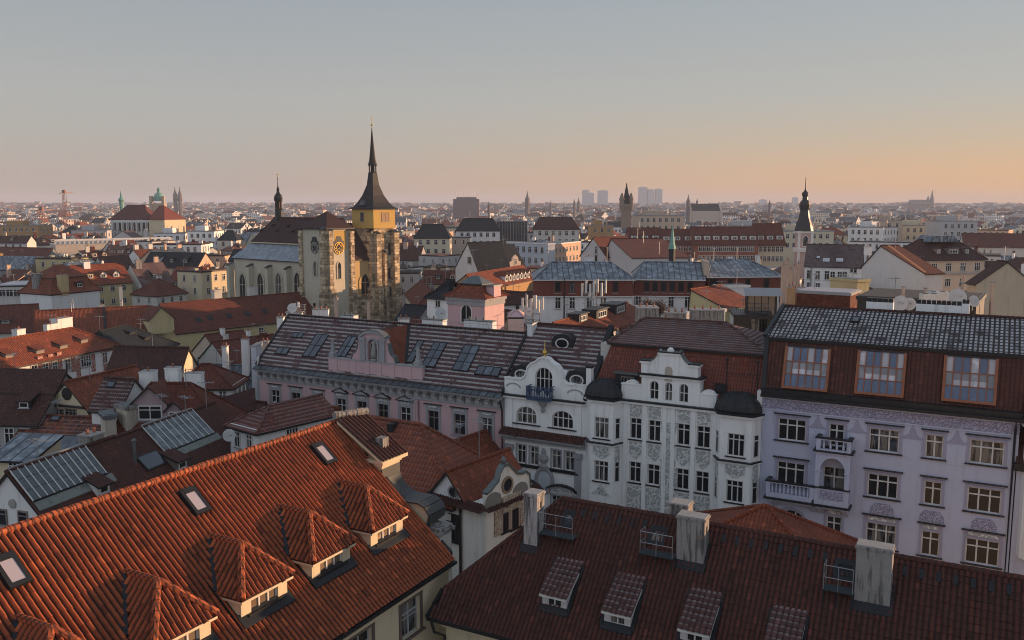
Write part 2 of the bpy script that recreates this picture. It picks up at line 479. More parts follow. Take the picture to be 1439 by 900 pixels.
# ------------------------------------------------------------------ shared building pieces
def window(par, x0, x1, z0, z1, y, lights=2, transom=0.0, arch=False, fm=None, gm=None, fw=0.07, deep=0.07, hood=0.0, surround=0.0, sm=None, sill=True,
           hoodm=None, pediment=False, hbars=0, name='window', sillm=None):
    """a window in the plane y (facing -y): frame with mullions and, if asked, surround, sill and hood; panes are a child"""
    fm = fm or M_WHITE; gm = gm or G_WIN
    f = MB(); w = x1 - x0; h = z1 - z0; cx = (x0 + x1) / 2
    rz = w / 2 if arch else 0
    zs = z1 - (rz * (0.75 if arch == 'low' else 1)) if arch else z1
    ry = z1 - zs
    f.box(x0, x0 + fw, y, y + deep, z0, zs, fm); f.box(x1 - fw, x1, y, y + deep, z0, zs, fm)
    f.box(x0 + fw, x1 - fw, y, y + deep, z0, z0 + fw, fm)
    if arch:
        N = 10
        for k in range(N):
            a, b = math.pi * k / N, math.pi * (k + 1) / N
            o = [(cx + rz * math.cos(t), zs + ry * math.sin(t)) for t in (a, b)]
            i = [(cx + (rz - fw) * math.cos(t), zs + (ry - fw) * math.sin(t)) for t in (b, a)]
            f.prism([o[0], o[1], i[0], i[1]], y, y + deep, 'y', fm)
    else: f.box(x0 + fw, x1 - fw, y, y + deep, z1 - fw, z1, fm)
    zt = z1 - h * transom if transom else None
    for k in range(1, lights):
        xm = x0 + w * k / lights
        top = z1 - fw * 0.5 if not arch else zs + ry * math.sqrt(max(0, 1 - ((xm - cx) / rz) ** 2)) - 0.03
        f.box(xm - fw * 0.55, xm + fw * 0.55, y - 0.012, y + deep * 0.9, z0 + fw, top, fm)
    if zt: f.box(x0 + fw, x1 - fw, y - 0.022, y + deep * 0.8, zt - fw * 0.5, zt + fw * 0.5, fm)
    for k in range(hbars):
        zz = z0 + (zs - z0) * (k + 1) / (hbars + 1)
        f.box(x0 + fw, x1 - fw, y + 0.012, y + deep * 0.7, zz - 0.02, zz + 0.02, fm)
    if surround:
        q = surround; k = 0.05; yo = -k
        s_ = sm or P_TRIMG
        f.box(x0 - q, x0 - 0.002, yo, 0.02, z0, zs, s_); f.box(x1 + 0.002, x1 + q, yo, 0.02, z0, zs, s_)
        if arch:
            N = 10
            for kk in range(N):
                a, b = math.pi * kk / N, math.pi * (kk + 1) / N
                o = [(cx + (rz + q) * math.cos(t), zs + (ry + q) * math.sin(t)) for t in (a, b)]
                i = [(cx + (rz + .002) * math.cos(t), zs + (ry + .002) * math.sin(t)) for t in (b, a)]
                f.prism([o[0], o[1], i[0], i[1]], yo, 0.02, 'y', s_)
        else: f.box(x0 - q, x1 + q, yo - 0.01, 0.02, z1 + 0.002, z1 + q, s_)
    if hood:
        hm = hoodm or M_DARK; q = surround + 0.14; zb = z1 + surround + hood
        if hood > .25: f.box(x0 - surround, x1 + surround, -.045, .02, z1 + surround + .001, zb - .101, sm or P_TRIMG); f.box(x0 + .1, x1 - .1, -.1, -.046, z1 + surround + .06, zb - .14, O_GREY)
        f.box(x0 - q + .08, x1 + q - .08, -0.10, 0.02, zb - 0.10, zb, sm or P_TRIMG)
        f.box(x0 - q, x1 + q, -0.24, 0.02, zb, zb + 0.06, hm)
        if pediment:
            f.prism([(x0 - q, zb + .06), (x1 + q, zb + .06), (cx, zb + 0.06 + (w / 2 + q) * 0.45)], -0.18, 0.02, 'y', sm or P_TRIMG)
            f.slab([(x0 - q - .05, -.26, zb + .10), (cx, -.26, zb + .10 + (w / 2 + q) * .45), (cx, .02, zb + .10 + (w / 2 + q) * .45), (x0 - q - .05, .02, zb + .10)][::1], .06, hm)
            f.slab([(cx, -.26, zb + .10 + (w / 2 + q) * .45), (x1 + q + .05, -.26, zb + .10), (x1 + q + .05, .02, zb + .10), (cx, .02, zb + .10 + (w / 2 + q) * .45)], .06, hm)
    if sill: f.box(x0 - surround - 0.08, x1 + surround + 0.08, -0.16, 0.02, z0 - 0.09, z0 - 0.003, sillm or M_DARK)
    o = f.build(name, par)
    p = MB(); yy = y + deep * 0.55
    if arch:
        pts = [(x0 + fw * .5, zs)] + [(x0 + fw * .5, z0 + fw * .5), (x1 - fw * .5, z0 + fw * .5)] + [(cx + (rz - fw * .5) * math.cos(math.pi * k / 10), zs + (ry - fw * .5) * math.sin(math.pi * k / 10)) for k in range(10)]
        p.prism(pts, yy, yy + 0.02, 'y', gm)
    else: p.box(x0 + fw * .5, x1 - fw * .5, yy, yy + 0.02, z0 + fw * .5, z1 - fw * .5, gm)
    p.build('pane', o)
    return o

def facade(b, w0, w1, z0, z1, holes, m, y=0.0, deep=0.22, jamb=None):
    """front wall sheet in plane y with rectangular or arched openings (x0,x1,z0,z1,arch) and their reveals"""
    xs = sorted({w0, w1, *[h[0] for h in holes], *[h[1] for h in holes]}); zs = sorted({z0, z1, *[h[2] for h in holes], *[h[3] for h in holes]})
    xs = [x for x in xs if w0 <= x <= w1]; zs = [z for z in zs if z0 <= z <= z1]
    for j in range(len(zs) - 1):
        run = None
        for i in range(len(xs) - 1):
            cx, cz = (xs[i] + xs[i + 1]) / 2, (zs[j] + zs[j + 1]) / 2
            inside = any(h[0] < cx < h[1] and h[2] < cz < h[3] for h in holes)
            if not inside and run is None: run = xs[i]
            if inside and run is not None:
                b.face([(run, y, zs[j]), (xs[i], y, zs[j]), (xs[i], y, zs[j + 1]), (run, y, zs[j + 1])], m); run = None
        if run is not None: b.face([(run, y, zs[j]), (w1, y, zs[j]), (w1, y, zs[j + 1]), (run, y, zs[j + 1])], m)
    jm = jamb or m
    for h in holes:
        x0, x1, a, c = h[:4]; Y = y + deep; arch = len(h) > 4 and h[4]
        if not arch: zs_ = c
        else:
            rz = (x1 - x0) / 2; ry = rz * (0.75 if arch == 'low' else 1); zs_ = c - ry; cx = (x0 + x1) / 2
            P = [(cx + rz * math.cos(math.pi * k / 10), zs_ + ry * math.sin(math.pi * k / 10)) for k in range(11)]
            for k in range(10):
                (xa, za), (xb, zb) = P[k], P[k + 1]
                b.face([(xa, y, za), (xa, y, c), (xb, y, c), (xb, y, zb)], m)
                b.face([(xa, y, za), (xb, y, zb), (xb, Y, zb), (xa, Y, za)], jm)
        b.face([(x0, y, a), (x0, y, zs_), (x0, Y, zs_), (x0, Y, a)], jm)
        b.face([(x1, y, a), (x1, Y, a), (x1, Y, zs_), (x1, y, zs_)], jm)
        b.face([(x0, y, a), (x0, Y, a), (x1, Y, a), (x1, y, a)], jm)
        if not arch: b.face([(x0, y, c), (x1, y, c), (x1, Y, c), (x0, Y, c)], jm)

def tile_sheet(b, O, U, V, lu, lv, du, dv, m, keep=None, amp=0.115, lift=0.022, seg=8, uvd=(.24, .34)):
    """real pantile sheet: O lower corner, U along the eave, V up the slope; half-round columns, overlapping courses; keep(u,v) trims"""
    U = Vector(U).normalized(); V = Vector(V).normalized(); N = U.cross(V); O = Vector(O)
    nc = int(lu / du); nr = int(lv / dv); k = b.slot(m)
    du = lu / nc; dv = lv / nr
    jit = random.Random(5)
    for r in range(nr):
        v0, v1 = r * dv, (r + 1) * dv + 0.03
        prev = None
        for c in range(nc):
            if keep and not keep((c + .5) * du, (r + .5) * dv): prev = None; continue
            j0 = jit.uniform(-.008, .008); j1 = jit.uniform(-.006, .006)
            base = len(b.v); row = []
            if jit.random() < .015: j0 -= jit.uniform(.03, .09)
            sag = [.05 * mnoise.noise(Vector(((c + q_ / seg) * du * .4, (v0 + v1) * .2, 3.7))) + .012 * mnoise.noise(Vector((c * 1.7, r * .9, 1.1))) for q_ in range(seg + 1)]
            for s_ in range(seg + 1):
                a = s_ / seg
                hgt = sag[s_] + amp * (0.5 - 0.5 * math.cos(2 * math.pi * a)) ** 0.8
                p0 = O + U * ((c + a) * du) + V * (v0 + j0) + N * (hgt + lift + j1)
                p1 = O + U * ((c + a) * du) + V * v1 + N * (hgt + j1)
                b.v.append(tuple(p0)); b.v.append(tuple(p1)); b.v.append(tuple(p0 - N * lift))
            for s_ in range(seg):
                q = base + s_ * 3
                ua, ub = (c + s_ / seg) * uvd[0], (c + (s_ + 1) / seg) * uvd[0]
                b.cuv[len(b.f)] = [(ua, (r + .12) * uvd[1]), (ub, (r + .12) * uvd[1]), (ub, (r + .9) * uvd[1]), (ua, (r + .9) * uvd[1])]
                b.f.append((q, q + 3, q + 4, q + 1)); b.mi.append(k)
                b.cuv[len(b.f)] = [(ua, (r + .03) * uvd[1]), (ub, (r + .03) * uvd[1]), (ub, (r + .03) * uvd[1]), (ua, (r + .03) * uvd[1])]
                b.f.append((q + 2, q + 5, q + 3, q)); b.mi.append(k)

# ================================================================== setting
def sheet(name, x0, x1, y0, y1, z, m, label=None):
    b = MB(); b.face([(x0, y0, z), (x1, y0, z), (x1, y1, z), (x0, y1, z)], m)
    o = b.build(name); o['kind'] = 'structure'
    return o
g_ = G('city ground', 0.95)
g_.color(g_.mix(g_.noise(g_.geo(), 0.05, 6), (0.07, 0.065, 0.06, 1), (0.15, 0.13, 0.115, 1)))
sheet('ground', -7000, 7000, -400, 7000, 0, g_.m)
M_STREET = plain('street cobbles', (0.09, 0.085, 0.08), 0.8, 0, 0.3, 1.0)
sheet('street', -120, 60, 42, 66, 0.02, M_STREET)

def ridge_caps(b, a, c, m, r=0.13, step=0.40, up=0.03):
    a = Vector(a); c = Vector(c); L = (c - a).length; n = max(1, int(L / step)); d = (c - a) / n
    for i in range(n):
        p = a + d * i; q = p + d * 1.06
        p = p + Vector((0, 0, up)); q = q + Vector((0, 0, up))
        b.tube([p, q], [r * 1.08, r * 0.92], m, 8)

def rotated(o, loc, rz):
    o.location = loc; o.rotation_euler.z = rz
    return o

# ================================================================== orange tiled house in front
OX, OZ, EX, EZ, OY0, OY1 = -29.78, 30.62, -22.57, 24.5, 5.0, 35.65
SL = (OZ - EZ) / (EX - OX)
def main_z(x): return OZ - (x - OX) * SL
H1 = empty('tiled_house', (-26, 20, 0))
tag(H1, 'cream house with big sunlit orange tiled roof carrying a row of hipped dormers', 'house')
def inw(o, root):
    o.location = -Vector(root.location); return o
b = MB()
V = Vector((OX - EX, 0, OZ - EZ)); LV = V.length
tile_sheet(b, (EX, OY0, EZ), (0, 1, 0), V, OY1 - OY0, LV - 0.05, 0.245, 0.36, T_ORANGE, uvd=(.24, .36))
b.slab([(EX + .02, OY0, EZ - .06), (EX + .02, OY1, EZ - .06), (OX, OY1, OZ - .06), (OX, OY0, OZ - .06)], 0.15, M_DARK)
b.slab([(OX, OY0, OZ - .06), (OX, OY1, OZ - .06), (2 * OX - EX, OY1, EZ - .06), (2 * OX - EX, OY0, EZ - .06)], 0.15, T_RED)
roof1 = inw(b.build('roof', H1), H1)
b = MB(); ridge_caps(b, (OX, OY0, OZ + .02), (OX, OY1, OZ + .02), T_ORANGE, 0.15)
b.build('ridge_caps', roof1)
b = MB(); b.box(EX - .03, EX + .13, OY0, OY1, EZ - .16, EZ - .02, M_DARK)
b.box(EX - .3, EX - .03, OY0, OY1, EZ - .22, EZ - .1, P_CREAM)
b.build('gutter', roof1)
WX = -22.95
holes = [(a, a + 1.5, 21.95, 23.7) for a in (10.0, 14.6, 19.2, 23.8, 27.9, 31.6)]
b = MB()
facade(b, OY0, OY1, 0, EZ - .05, [(h[0], h[1], h[2], h[3]) for h in holes], P_CREAM, 0, .28)
wl = b.build('wall', H1)
rotated(wl, Vector((WX, 0, 0)) - H1.location, R(90))
b = MB(); b.box(OY0, OY1, -.12, .0, EZ - .62, EZ - .42, P_CREAM); b.build('cornice', wl)
b = MB(); yb = 2 * (OX - WX) + .0
b.box(2 * OX - WX, WX - .3, OY0, OY0 + .3, 0, EZ - .1, P_CREAM); b.box(2 * OX - WX, 2 * OX - WX + .3, OY0 + .3, OY1, 0, EZ - .1, P_CREAM)
inw(b.build('rear_wall', H1), H1)
for h in holes:
    w = window(H1, h[0], h[1], h[2], h[3], 0.16, 2, 0.36, fm=plain('pale grey sash paint', (.36, .37, .36)), surround=.19, sm=plain('brown stone surround', (.13, .095, .08), .8), hbars=1, sillm=plain('brown stone sill', (.13, .095, .08), .8))
    rotated(w, Vector((WX, 0, 0)) - H1.location, R(90))
# dormers
XA, XR, XF, ZR, ZE, HW = -27.34, -25.65, -24.25, 28.55, 27.05, 1.41
def dormer_data():
    b = MB(); vm = math.hypot(HW, ZR - ZE)
    kp = lambda u, v: (u < XF - XA - (XF - XR) * v / vm - .04) and (u > (XA - XA) + 1.765 * (1 - v / vm) - .06)
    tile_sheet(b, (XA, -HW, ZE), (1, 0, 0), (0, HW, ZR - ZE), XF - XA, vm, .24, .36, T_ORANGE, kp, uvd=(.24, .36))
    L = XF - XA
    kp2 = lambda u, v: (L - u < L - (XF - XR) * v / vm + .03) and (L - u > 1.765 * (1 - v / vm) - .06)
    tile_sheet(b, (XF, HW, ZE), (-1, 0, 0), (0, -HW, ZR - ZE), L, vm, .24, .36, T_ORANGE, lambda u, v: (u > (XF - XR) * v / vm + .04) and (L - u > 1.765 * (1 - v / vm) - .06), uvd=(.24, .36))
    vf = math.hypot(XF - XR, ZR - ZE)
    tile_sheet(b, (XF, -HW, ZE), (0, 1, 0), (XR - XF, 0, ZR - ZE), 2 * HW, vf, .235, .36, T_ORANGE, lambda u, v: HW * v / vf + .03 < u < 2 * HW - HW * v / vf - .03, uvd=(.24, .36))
    for s in (-1, 1):
        ridge_caps(b, (XF, s * HW, ZE + .03), (XR, 0, ZR + .06), T_ORANGE, .15, .36)
    ridge_caps(b, (XA + .05, 0, ZR + .03), (XR, 0, ZR + .03), T_ORANGE, .14, .36)
    for s in (-1, 1): b.bar((XA + .06, s * .1, ZR + .02), (-25.6, s * (HW + .04), ZE + .12), .15, M_DARK, .12)
    d = .05
    under = lambda P: [(p[0], p[1], p[2] - d) for p in P]
    b.slab(under([(-25.7, -HW, ZE), (XF, -HW, ZE), (XR, 0, ZR), (XA, 0, ZR)]), .1, T_DARK, P_CREAM)
    b.slab(under([(XF, HW, ZE), (-25.7, HW, ZE), (XA, 0, ZR), (XR, 0, ZR)]), .1, T_DARK, P_CREAM)
    b.slab(under([(XF, -HW, ZE), (XF, HW, ZE), (XR, 0, ZR)]), .1, T_DARK, P_CREAM)
    fx = -24.46
    for s in (-1, 1):
        y0, y1 = sorted((s * 1.26, s * 1.12))
        b.prism([(fx, main_z(fx) - .3), (fx, ZE - .06), (-25.9, ZE - .06), (-25.9, main_z(-25.9) - .3)], y0, y1, 'y', P_CREAM)
        y0, y1 = sorted((s * 1.12, s * .74))
        b.box(fx - .2, fx, y0, y1, main_z(fx) - .3, ZE - .06, P_CREAM)
        # lead soaker beside the cheek
        y0, y1 = sorted((s * 1.26, s * 1.48))
        b.slab([(fx + .25, y0, main_z(fx + .25) + .075), (fx + .25, y1, main_z(fx + .25) + .075), (-26.0, y1, main_z(-26.0) + .075), (-26.0, y0, main_z(-26.0) + .075)], .05, M_DARK)
    b.box(fx - .2, fx, -.74, .74, ZE - .1, ZE - .06, P_CREAM)
    b.slab([(fx + .33, -1.4, main_z(fx + .33) + .2), (fx + .33, 1.4, main_z(fx + .33) + .2), (fx - .1, 1.4, main_z(fx - .1) + .21), (fx - .1, -1.4, main_z(fx - .1) + .21)], .06, M_DARK)
    b.box(fx, fx + .13, -.95, .95, main_z(fx) + .1, main_z(fx) + .19, M_DARK)
    return b.data('dormer')
dd = dormer_data()
G_CURT = glass('pale curtains behind glass', (0.15, 0.11, 0.075), 0.12, 0.8)
for yc in (32.68, 28.66, 24.64, 20.62, 16.5, 12.5):
    o = link('dormer', dd, H1, Vector((0, yc, 0)) - H1.location)
    w = window(o, -.74, .74, main_z(-24.46) + .12, ZE - .1, 0.07, 3, fm=M_CREAMW, gm=G_CURT, sill=False, fw=.075)
    rotated(w, (-24.46, 0, 0), R(90))
def skylight(par, loc, ang, w, l, m=None, fm=None, tilt='x', wb=None):
    """roof light lying on a slope: local x runs down the slope"""
    b = MB(); fm = fm or M_DARK
    b.box(-l / 2, l / 2, -w / 2, -w / 2 + .15, -.12, .13, fm); b.box(-l / 2, l / 2, w / 2 - .12, w / 2, -.12, .13, fm)
    b.box(-l / 2, -l / 2 + .26, -w / 2 + .15, w / 2 - .12, -.12, .14, fm); b.box(l / 2 - .16, l / 2, -w / 2 + .15, w / 2 - .12, -.12, .13, fm)
    o = b.build('skylight', par)
    p = MB(); p.box(-l / 2 + .26, l / 2 - .16, -w / 2 + .15, w / 2 - .12, 0.06, 0.10, m or G_SKY)
    p.build('pane', o)
    o.location = loc; o.rotation_euler = (0, ang, 0) if tilt == 'x' else tilt
    return o
for yc, xc in ((25.0, -28.64), (33.08, -28.63), (17.1, -28.6), (8.9, -28.6)):
    skylight(H1, Vector((xc + .075, yc, main_z(xc) + .09)) - H1.location, math.atan(SL), .78, 1.32, G_PALE)
# baroque gable wall with tiled top, metal volute and pier
b = MB(); y0, y1 = 35.66, 37.1
b.prism([(-29.9, main_z(-29.9) - 2), (-26.97, main_z(-26.97) - 2), (-26.97, 28.6), (-28.2, 28.6), (-28.2, 29.4), (-29.55, 30.75), (-29.9, 30.75)], y0, y1, 'y', P_CREAM)
for k, (o_, z) in enumerate(((.06, 28.45), (.14, 28.62), (.24, 28.8))):
    b.box(-28.2, -26.97 + o_, y0 - o_, y1 + o_, z, z + .18, P_CREAM)
gb = inw(b.build('gable_wall', H1), H1)
b = MB(); A_ = Vector((-26.6, y0 - .35, 28.98)); Bt = Vector((-29.45, y0 - .1, 30.95))
ym = (y0 + y1) / 2
vv = Vector((-2.9, 0, 1.85))
tile_sheet(b, (-26.58, y0 - .4, 29.0), (0, 1, 0), vv, y1 - y0 + .8, vv.length, .25, .36, T_BROWN, uvd=(.24, .34), amp=.07)
b.slab([(-26.6, y0 - .38, 28.96), (-26.6, y1 + .38, 28.96), (-29.5, y1 + .38, 30.8), (-29.5, y0 - .38, 30.8)], .16, P_CREAM)
ridge_caps(b, (-29.9, y0 - .1, 30.95), (-29.2, y1 + .3, 30.9), P_STACK, .2, .5)
b.box(-27.7, -27.2, ym - .25, ym + .25, 29.4, 29.95, P_STACK)
b.build('gable_cap', gb)
prof = [(-26.97, 28.5), (-26.95, 27.9), (-26.72, 27.5), (-26.35, 27.18), (-25.9, 27.0), (-25.3, 26.98), (-24.75, 27.0), (-24.35, 26.85), (-24.12, 26.5), (-24.2, 26.1), (-24.5, 25.85)]
b = MB()
b.prism([(p[0], p[1] - .03) for p in prof] + [(-24.6, main_z(-24.6) - 1), (-27.0, main_z(-27) - 1)], y0 + .1, y1 - .1, 'y', P_CREAM)
for p, q in zip(prof, prof[1:]):
    dv = Vector((q[0] - p[0], 0, q[1] - p[1])); nrm = Vector((-dv.z, 0, dv.x)).normalized() * .07
    P_ = [(p[0], p[1]), (q[0], q[1]), (q[0] + nrm.x, q[1] + nrm.z), (p[0] + nrm.x, p[1] + nrm.z)]
    b.prism(P_, y0 - .05, y1 + .05, 'y', M_ZINC if False else plain('dark lead volute cover', (.055, .06, .062), .5, .2))
b.build('volute', gb)
b = MB(); b.box(-24.35, -23.5, y0 + .1, y1 - .3, 23.5, 25.55, P_OFFW); b.box(-24.5, -23.35, y0 - .05, y1 - .15, 25.55, 25.72, P_STACK); b.box(-24.4, -23.45, y0 + .05, y1 - .25, 25.72, 25.85, P_STACK)
b.build('pier', gb)
b = MB()
b.slab([(-22.9, y0 + .02, main_z(-22.9)), (-22.9, y0 + .3, main_z(-22.9)), (OX, y0 + .3, OZ - .2), (OX, y0 + .02, OZ - .2)], .2, M_DARK)
b.build('verge_flashing', gb)

# ================================================================== dark red tiled house in front, hipped at its far corner
RY, RZ_ = 37.85, 27.75
def rr(x, y): return Vector((x, y, RZ_ - (RY - y)))
H2 = empty('dark_roofed_house', (-9, 37, 0))
tag(H2, 'house with long dark red tiled roof, three rendered chimneys and small shed dormers', 'house')
c0 = at(602, 868, z=22.76); c1 = on_plane(624, 828, (0, RY, RZ_), Vector((0, -1, 1)))
RL = Vector((-17.78, RY, RZ_)); ye = c0.y; ze = c0.z
XE = 9.0
b = MB()
S2 = math.sqrt(.5)
v_of = lambda y: (y - ye) / S2
vm = v_of(RY)
def keep2(u, v):
    x = c0.x + u; y = ye + v * S2
    if y < c1.y: lim = c0.x + (c1.x - c0.x) * (y - ye) / (c1.y - ye)
    else: lim = c1.x + (RL.x - c1.x) * (y - c1.y) / (RY - c1.y)
    return x > lim + .02
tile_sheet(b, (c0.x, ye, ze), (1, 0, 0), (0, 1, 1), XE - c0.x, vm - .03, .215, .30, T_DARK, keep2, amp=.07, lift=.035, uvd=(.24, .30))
dn = Vector((0, 0, -.06))
b.slab([tuple(p + dn) for p in (c0, Vector((XE, ye, ze)), Vector((XE, RY, RZ_)), RL, c1)], .12, M_DARK)
b.slab([tuple(p + dn) for p in (RL, Vector((XE, RY, RZ_)), Vector((XE, 2 * RY - ye, ze)), Vector((c0.x, 2 * RY - ye, ze)))], .12, T_DARK)
b.slab([tuple(p + dn) for p in (c1, RL, Vector((c0.x, 2 * RY - ye, ze)))], .12, T_DARK)
roof2 = inw(b.build('roof', H2), H2)
b = MB(); ridge_caps(b, RL, (XE, RY, RZ_), T_DARK, .13, .36); ridge_caps(b, c1, RL, T_DARK, .11, .36)
b.build('ridge_caps', roof2)
b = MB(); b.bar(c0 + Vector((-.05, -.06, -.02)), Vector((XE, ye - .06, ze - .02)), .15, M_DARK, .15); b.bar(c0 + Vector((-.05, -.05, 0)), c1 + Vector((-.05, 0, .0)), .16, M_DARK, .18)
b.tube([c0 + Vector((.15, .0, -.1)), c0 + Vector((.25, .1, -.7)), c0 + Vector((.6, .45, -.95)), c0 + Vector((.62, .5, -4)), c0 + Vector((.62, .5, -22))], .07, M_DARK)
b.build('gutter', roof2)
b = MB(); b.box(c0.x + .6, XE, ye + .55, 2 * RY - ye - .5, 0, ze - .05, P_CREAM)
b.box(c0.x + .45, XE, ye + .4, ye + .56, ze - .5, ze - .2, P_CREAM)
inw(b.build('wall', H2), H2)
def chimney_at(par, x0, x1, y0, y1, z0, z1, m=None, cap=True, pots=0, base=None, root=None, slots=0):
    b = MB(); m = m or P_STACK
    b.box(x0, x1, y0, y1, z0, z1, m)
    if cap: b.box(x0 - .05, x1 + .05, y0 - .05, y1 + .05, z1 + .001, z1 + .09, m); b.box(x0 - .01, x1 + .01, y0 - .01, y1 + .01, z1 + .09, z1 + .15, P_GREY)
    for k in range(pots):
        px_ = x0 + (x1 - x0) * (k + .5) / pots
        b.lathe([(.11, 0), (.12, .1), (.10, .35), (.13, .4)], (px_, (y0 + y1) / 2, z1 + .09), plain('clay chimney pot', (.3, .12, .07)), 8)
    for k in range(slots):
        b.box(x1 - .002, x1 + .012, (y0 + y1) / 2 - .08, (y0 + y1) / 2 + .08, z1 - .6 + .0, z1 - .3, M_DARK)
    o = b.build('chimney', par)
    if root is not None: inw(o, root)
    if base:
        q = MB(); q.slab(base, .1, M_DARK); q.build('flashing', o)
    return o
def fl2(x0, x1, y0, y1):
    return [(x0 - .12, y0 - .28, rr(0, y0 - .28).z + .13), (x1 + .12, y0 - .28, rr(0, y0 - .28).z + .13), (x1 + .12, y1, rr(0, y1).z + .13), (x0 - .12, y1, rr(0, y1).z + .13)]
P_STACKL = sooty('pale weathered chimney', (0.42, 0.41, 0.40))
chimney_at(H2, -18.87, -18.17, 35.92, 36.7, 24.5, 28.32, P_STACKL, base=fl2(-18.87, -18.17, 35.92, 36.7), root=H2, slots=1)
chimney_at(H2, -11.55, -10.32, 36.43, 37.15, 25, 28.34, base=fl2(-11.55, -10.32, 36.43, 37.15), root=H2, slots=1)
chimney_at(H2, -12.5, -11.62, 38.2, 39.0, 25, 28.2, root=H2, slots=1)
chimney_at(H2, -4.12, -2.80, 36.25, 36.95, 24.8, 28.45, base=fl2(-4.12, -2.80, 36.25, 36.95), root=H2)
def shed_dormer():
    """front at y=0 base z=0 on a 45 degree slope; x centred"""
    b = MB(); w = .62; h = .72
    rise = 1.62            # where the shed meets the slope (run and rise)
    vv = Vector((0, 1.85, 1.62 - h + .12)); 
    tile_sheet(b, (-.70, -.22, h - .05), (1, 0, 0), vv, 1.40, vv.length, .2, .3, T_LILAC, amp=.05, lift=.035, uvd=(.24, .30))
    b.slab([(-.68, -.2, h - .09), (.68, -.2, h - .09), (.68, 1.63, 1.57), (-.68, 1.63, 1.57)], .08, M_WHITE)
    for s in (-1, 1):
        x0, x1 = sorted((s * .60, s * .47))
        b.prism([(0, -.3), (0, h - .1), (1.55, 1.5), (1.55, 1.2)], x0, x1, 'x', plain('white dormer paint', (.50, .49, .48)))
        x0, x1 = sorted((s * .60, s * .78))
        b.slab([(x0, -.1, .04), (x1, -.1, .04), (x1, 1.5, 1.64), (x0, 1.5, 1.64)], .08, M_DARK)
    b.box(-.47, -.36, 0, .1, -.1, h - .1, plain('white dormer paint', (.5, .5, .5))); b.box(.36, .47, 0, .1, -.1, h - .1, plain('white dormer paint', (.5, .5, .5)))
    b.slab([(-.72, -.24, -.1), (.72, -.24, -.1), (.72, 0, .14), (-.72, 0, .14)], .08, M_DARK)
    b.box(-.36, .36, 0.001, .1, h - .2, h - .1, M_WHITE)
    return b.data('dormer')
sd = shed_dormer()
for xc, yb in ((-16.36, 34.1), (-13.32, 34.02), (-9.92, 34.02), (-6.45, 34.02)):
    p = rr(xc, yb)
    o = link('dormer', sd, H2, p - H2.location)
    window(o, -.36, .36, .10, .52, .04, 2, sill=False, fw=.055)
    b = MB(); b.box(-.62, .62, -.01, .0, .0, .085, M_DARK); b.build('sill', o)
for x0, x1 in ((-17.4, -16.8), (-13.05, -12.25), (-5.05, -4.22)):
    p = rr((x0 + x1) / 2, 37.15)
    skylight(H2, p - H2.location, 0, x1 - x0, .9, G_WIN, M_DARK, (R(45), 0, 0) if False else (0, R(45), R(-90)))
for k in range(38):
    x = -16.43 + k * .61
    if x > XE: break
    if -18 < x < -16.9 or -13.1 < x < -10.2 or -5.2 < x < -2.7: continue
    b = MB(); b.hexa([(-.085, -.14, -.14 + .05), (.085, -.14, -.14 + .05), (.085, .16, .16 + .05), (-.085, .16, .16 + .05), (-.085, -.2, -.04), (.085, -.2, -.04), (.085, .10, .24), (-.085, .10, .24)], M_DARK)
    o = b.build('snow_hook', H2); o.location = rr(x, 37.42) - H2.location
def platform(x0, x1, name='roof_walkway'):
    b = MB(); y0, y1 = 36.0, 36.62; z = rr(0, 36.6).z + .1
    b.box(x0, x1, y0, y1, z - .06, z, plain('dark green grating', (.03, .045, .05), .6))
    st = M_STEEL
    for x in (x0 + .03, (x0 + x1) / 2, x1 - .03):
        b.tube([(x, y0, z), (x, y0, z + 1.0)], .016, st, 6); b.tube([(x, y0 + .05, z), (x, y0 - .05, z - .62 + .0)], .03, M_DARK, 6)
    for zz in (.5, 1.0):
        b.tube([(x0 + .03, y0, z + zz), (x1 - .03, y0, z + zz)], .016, st, 6); b.tube([(x0 + .03, y0, z + zz), (x0 + .03, y1, z + zz)], .016, st, 6)
    b.tube([(x0 + .03, y1, z), (x0 + .03, y1, z + 1)], .016, st, 6)
    return inw(b.build(name, H2), H2)
platform(-18.1, -16.35); platform(-13.1, -11.56); platform(-5.3, -4.13)

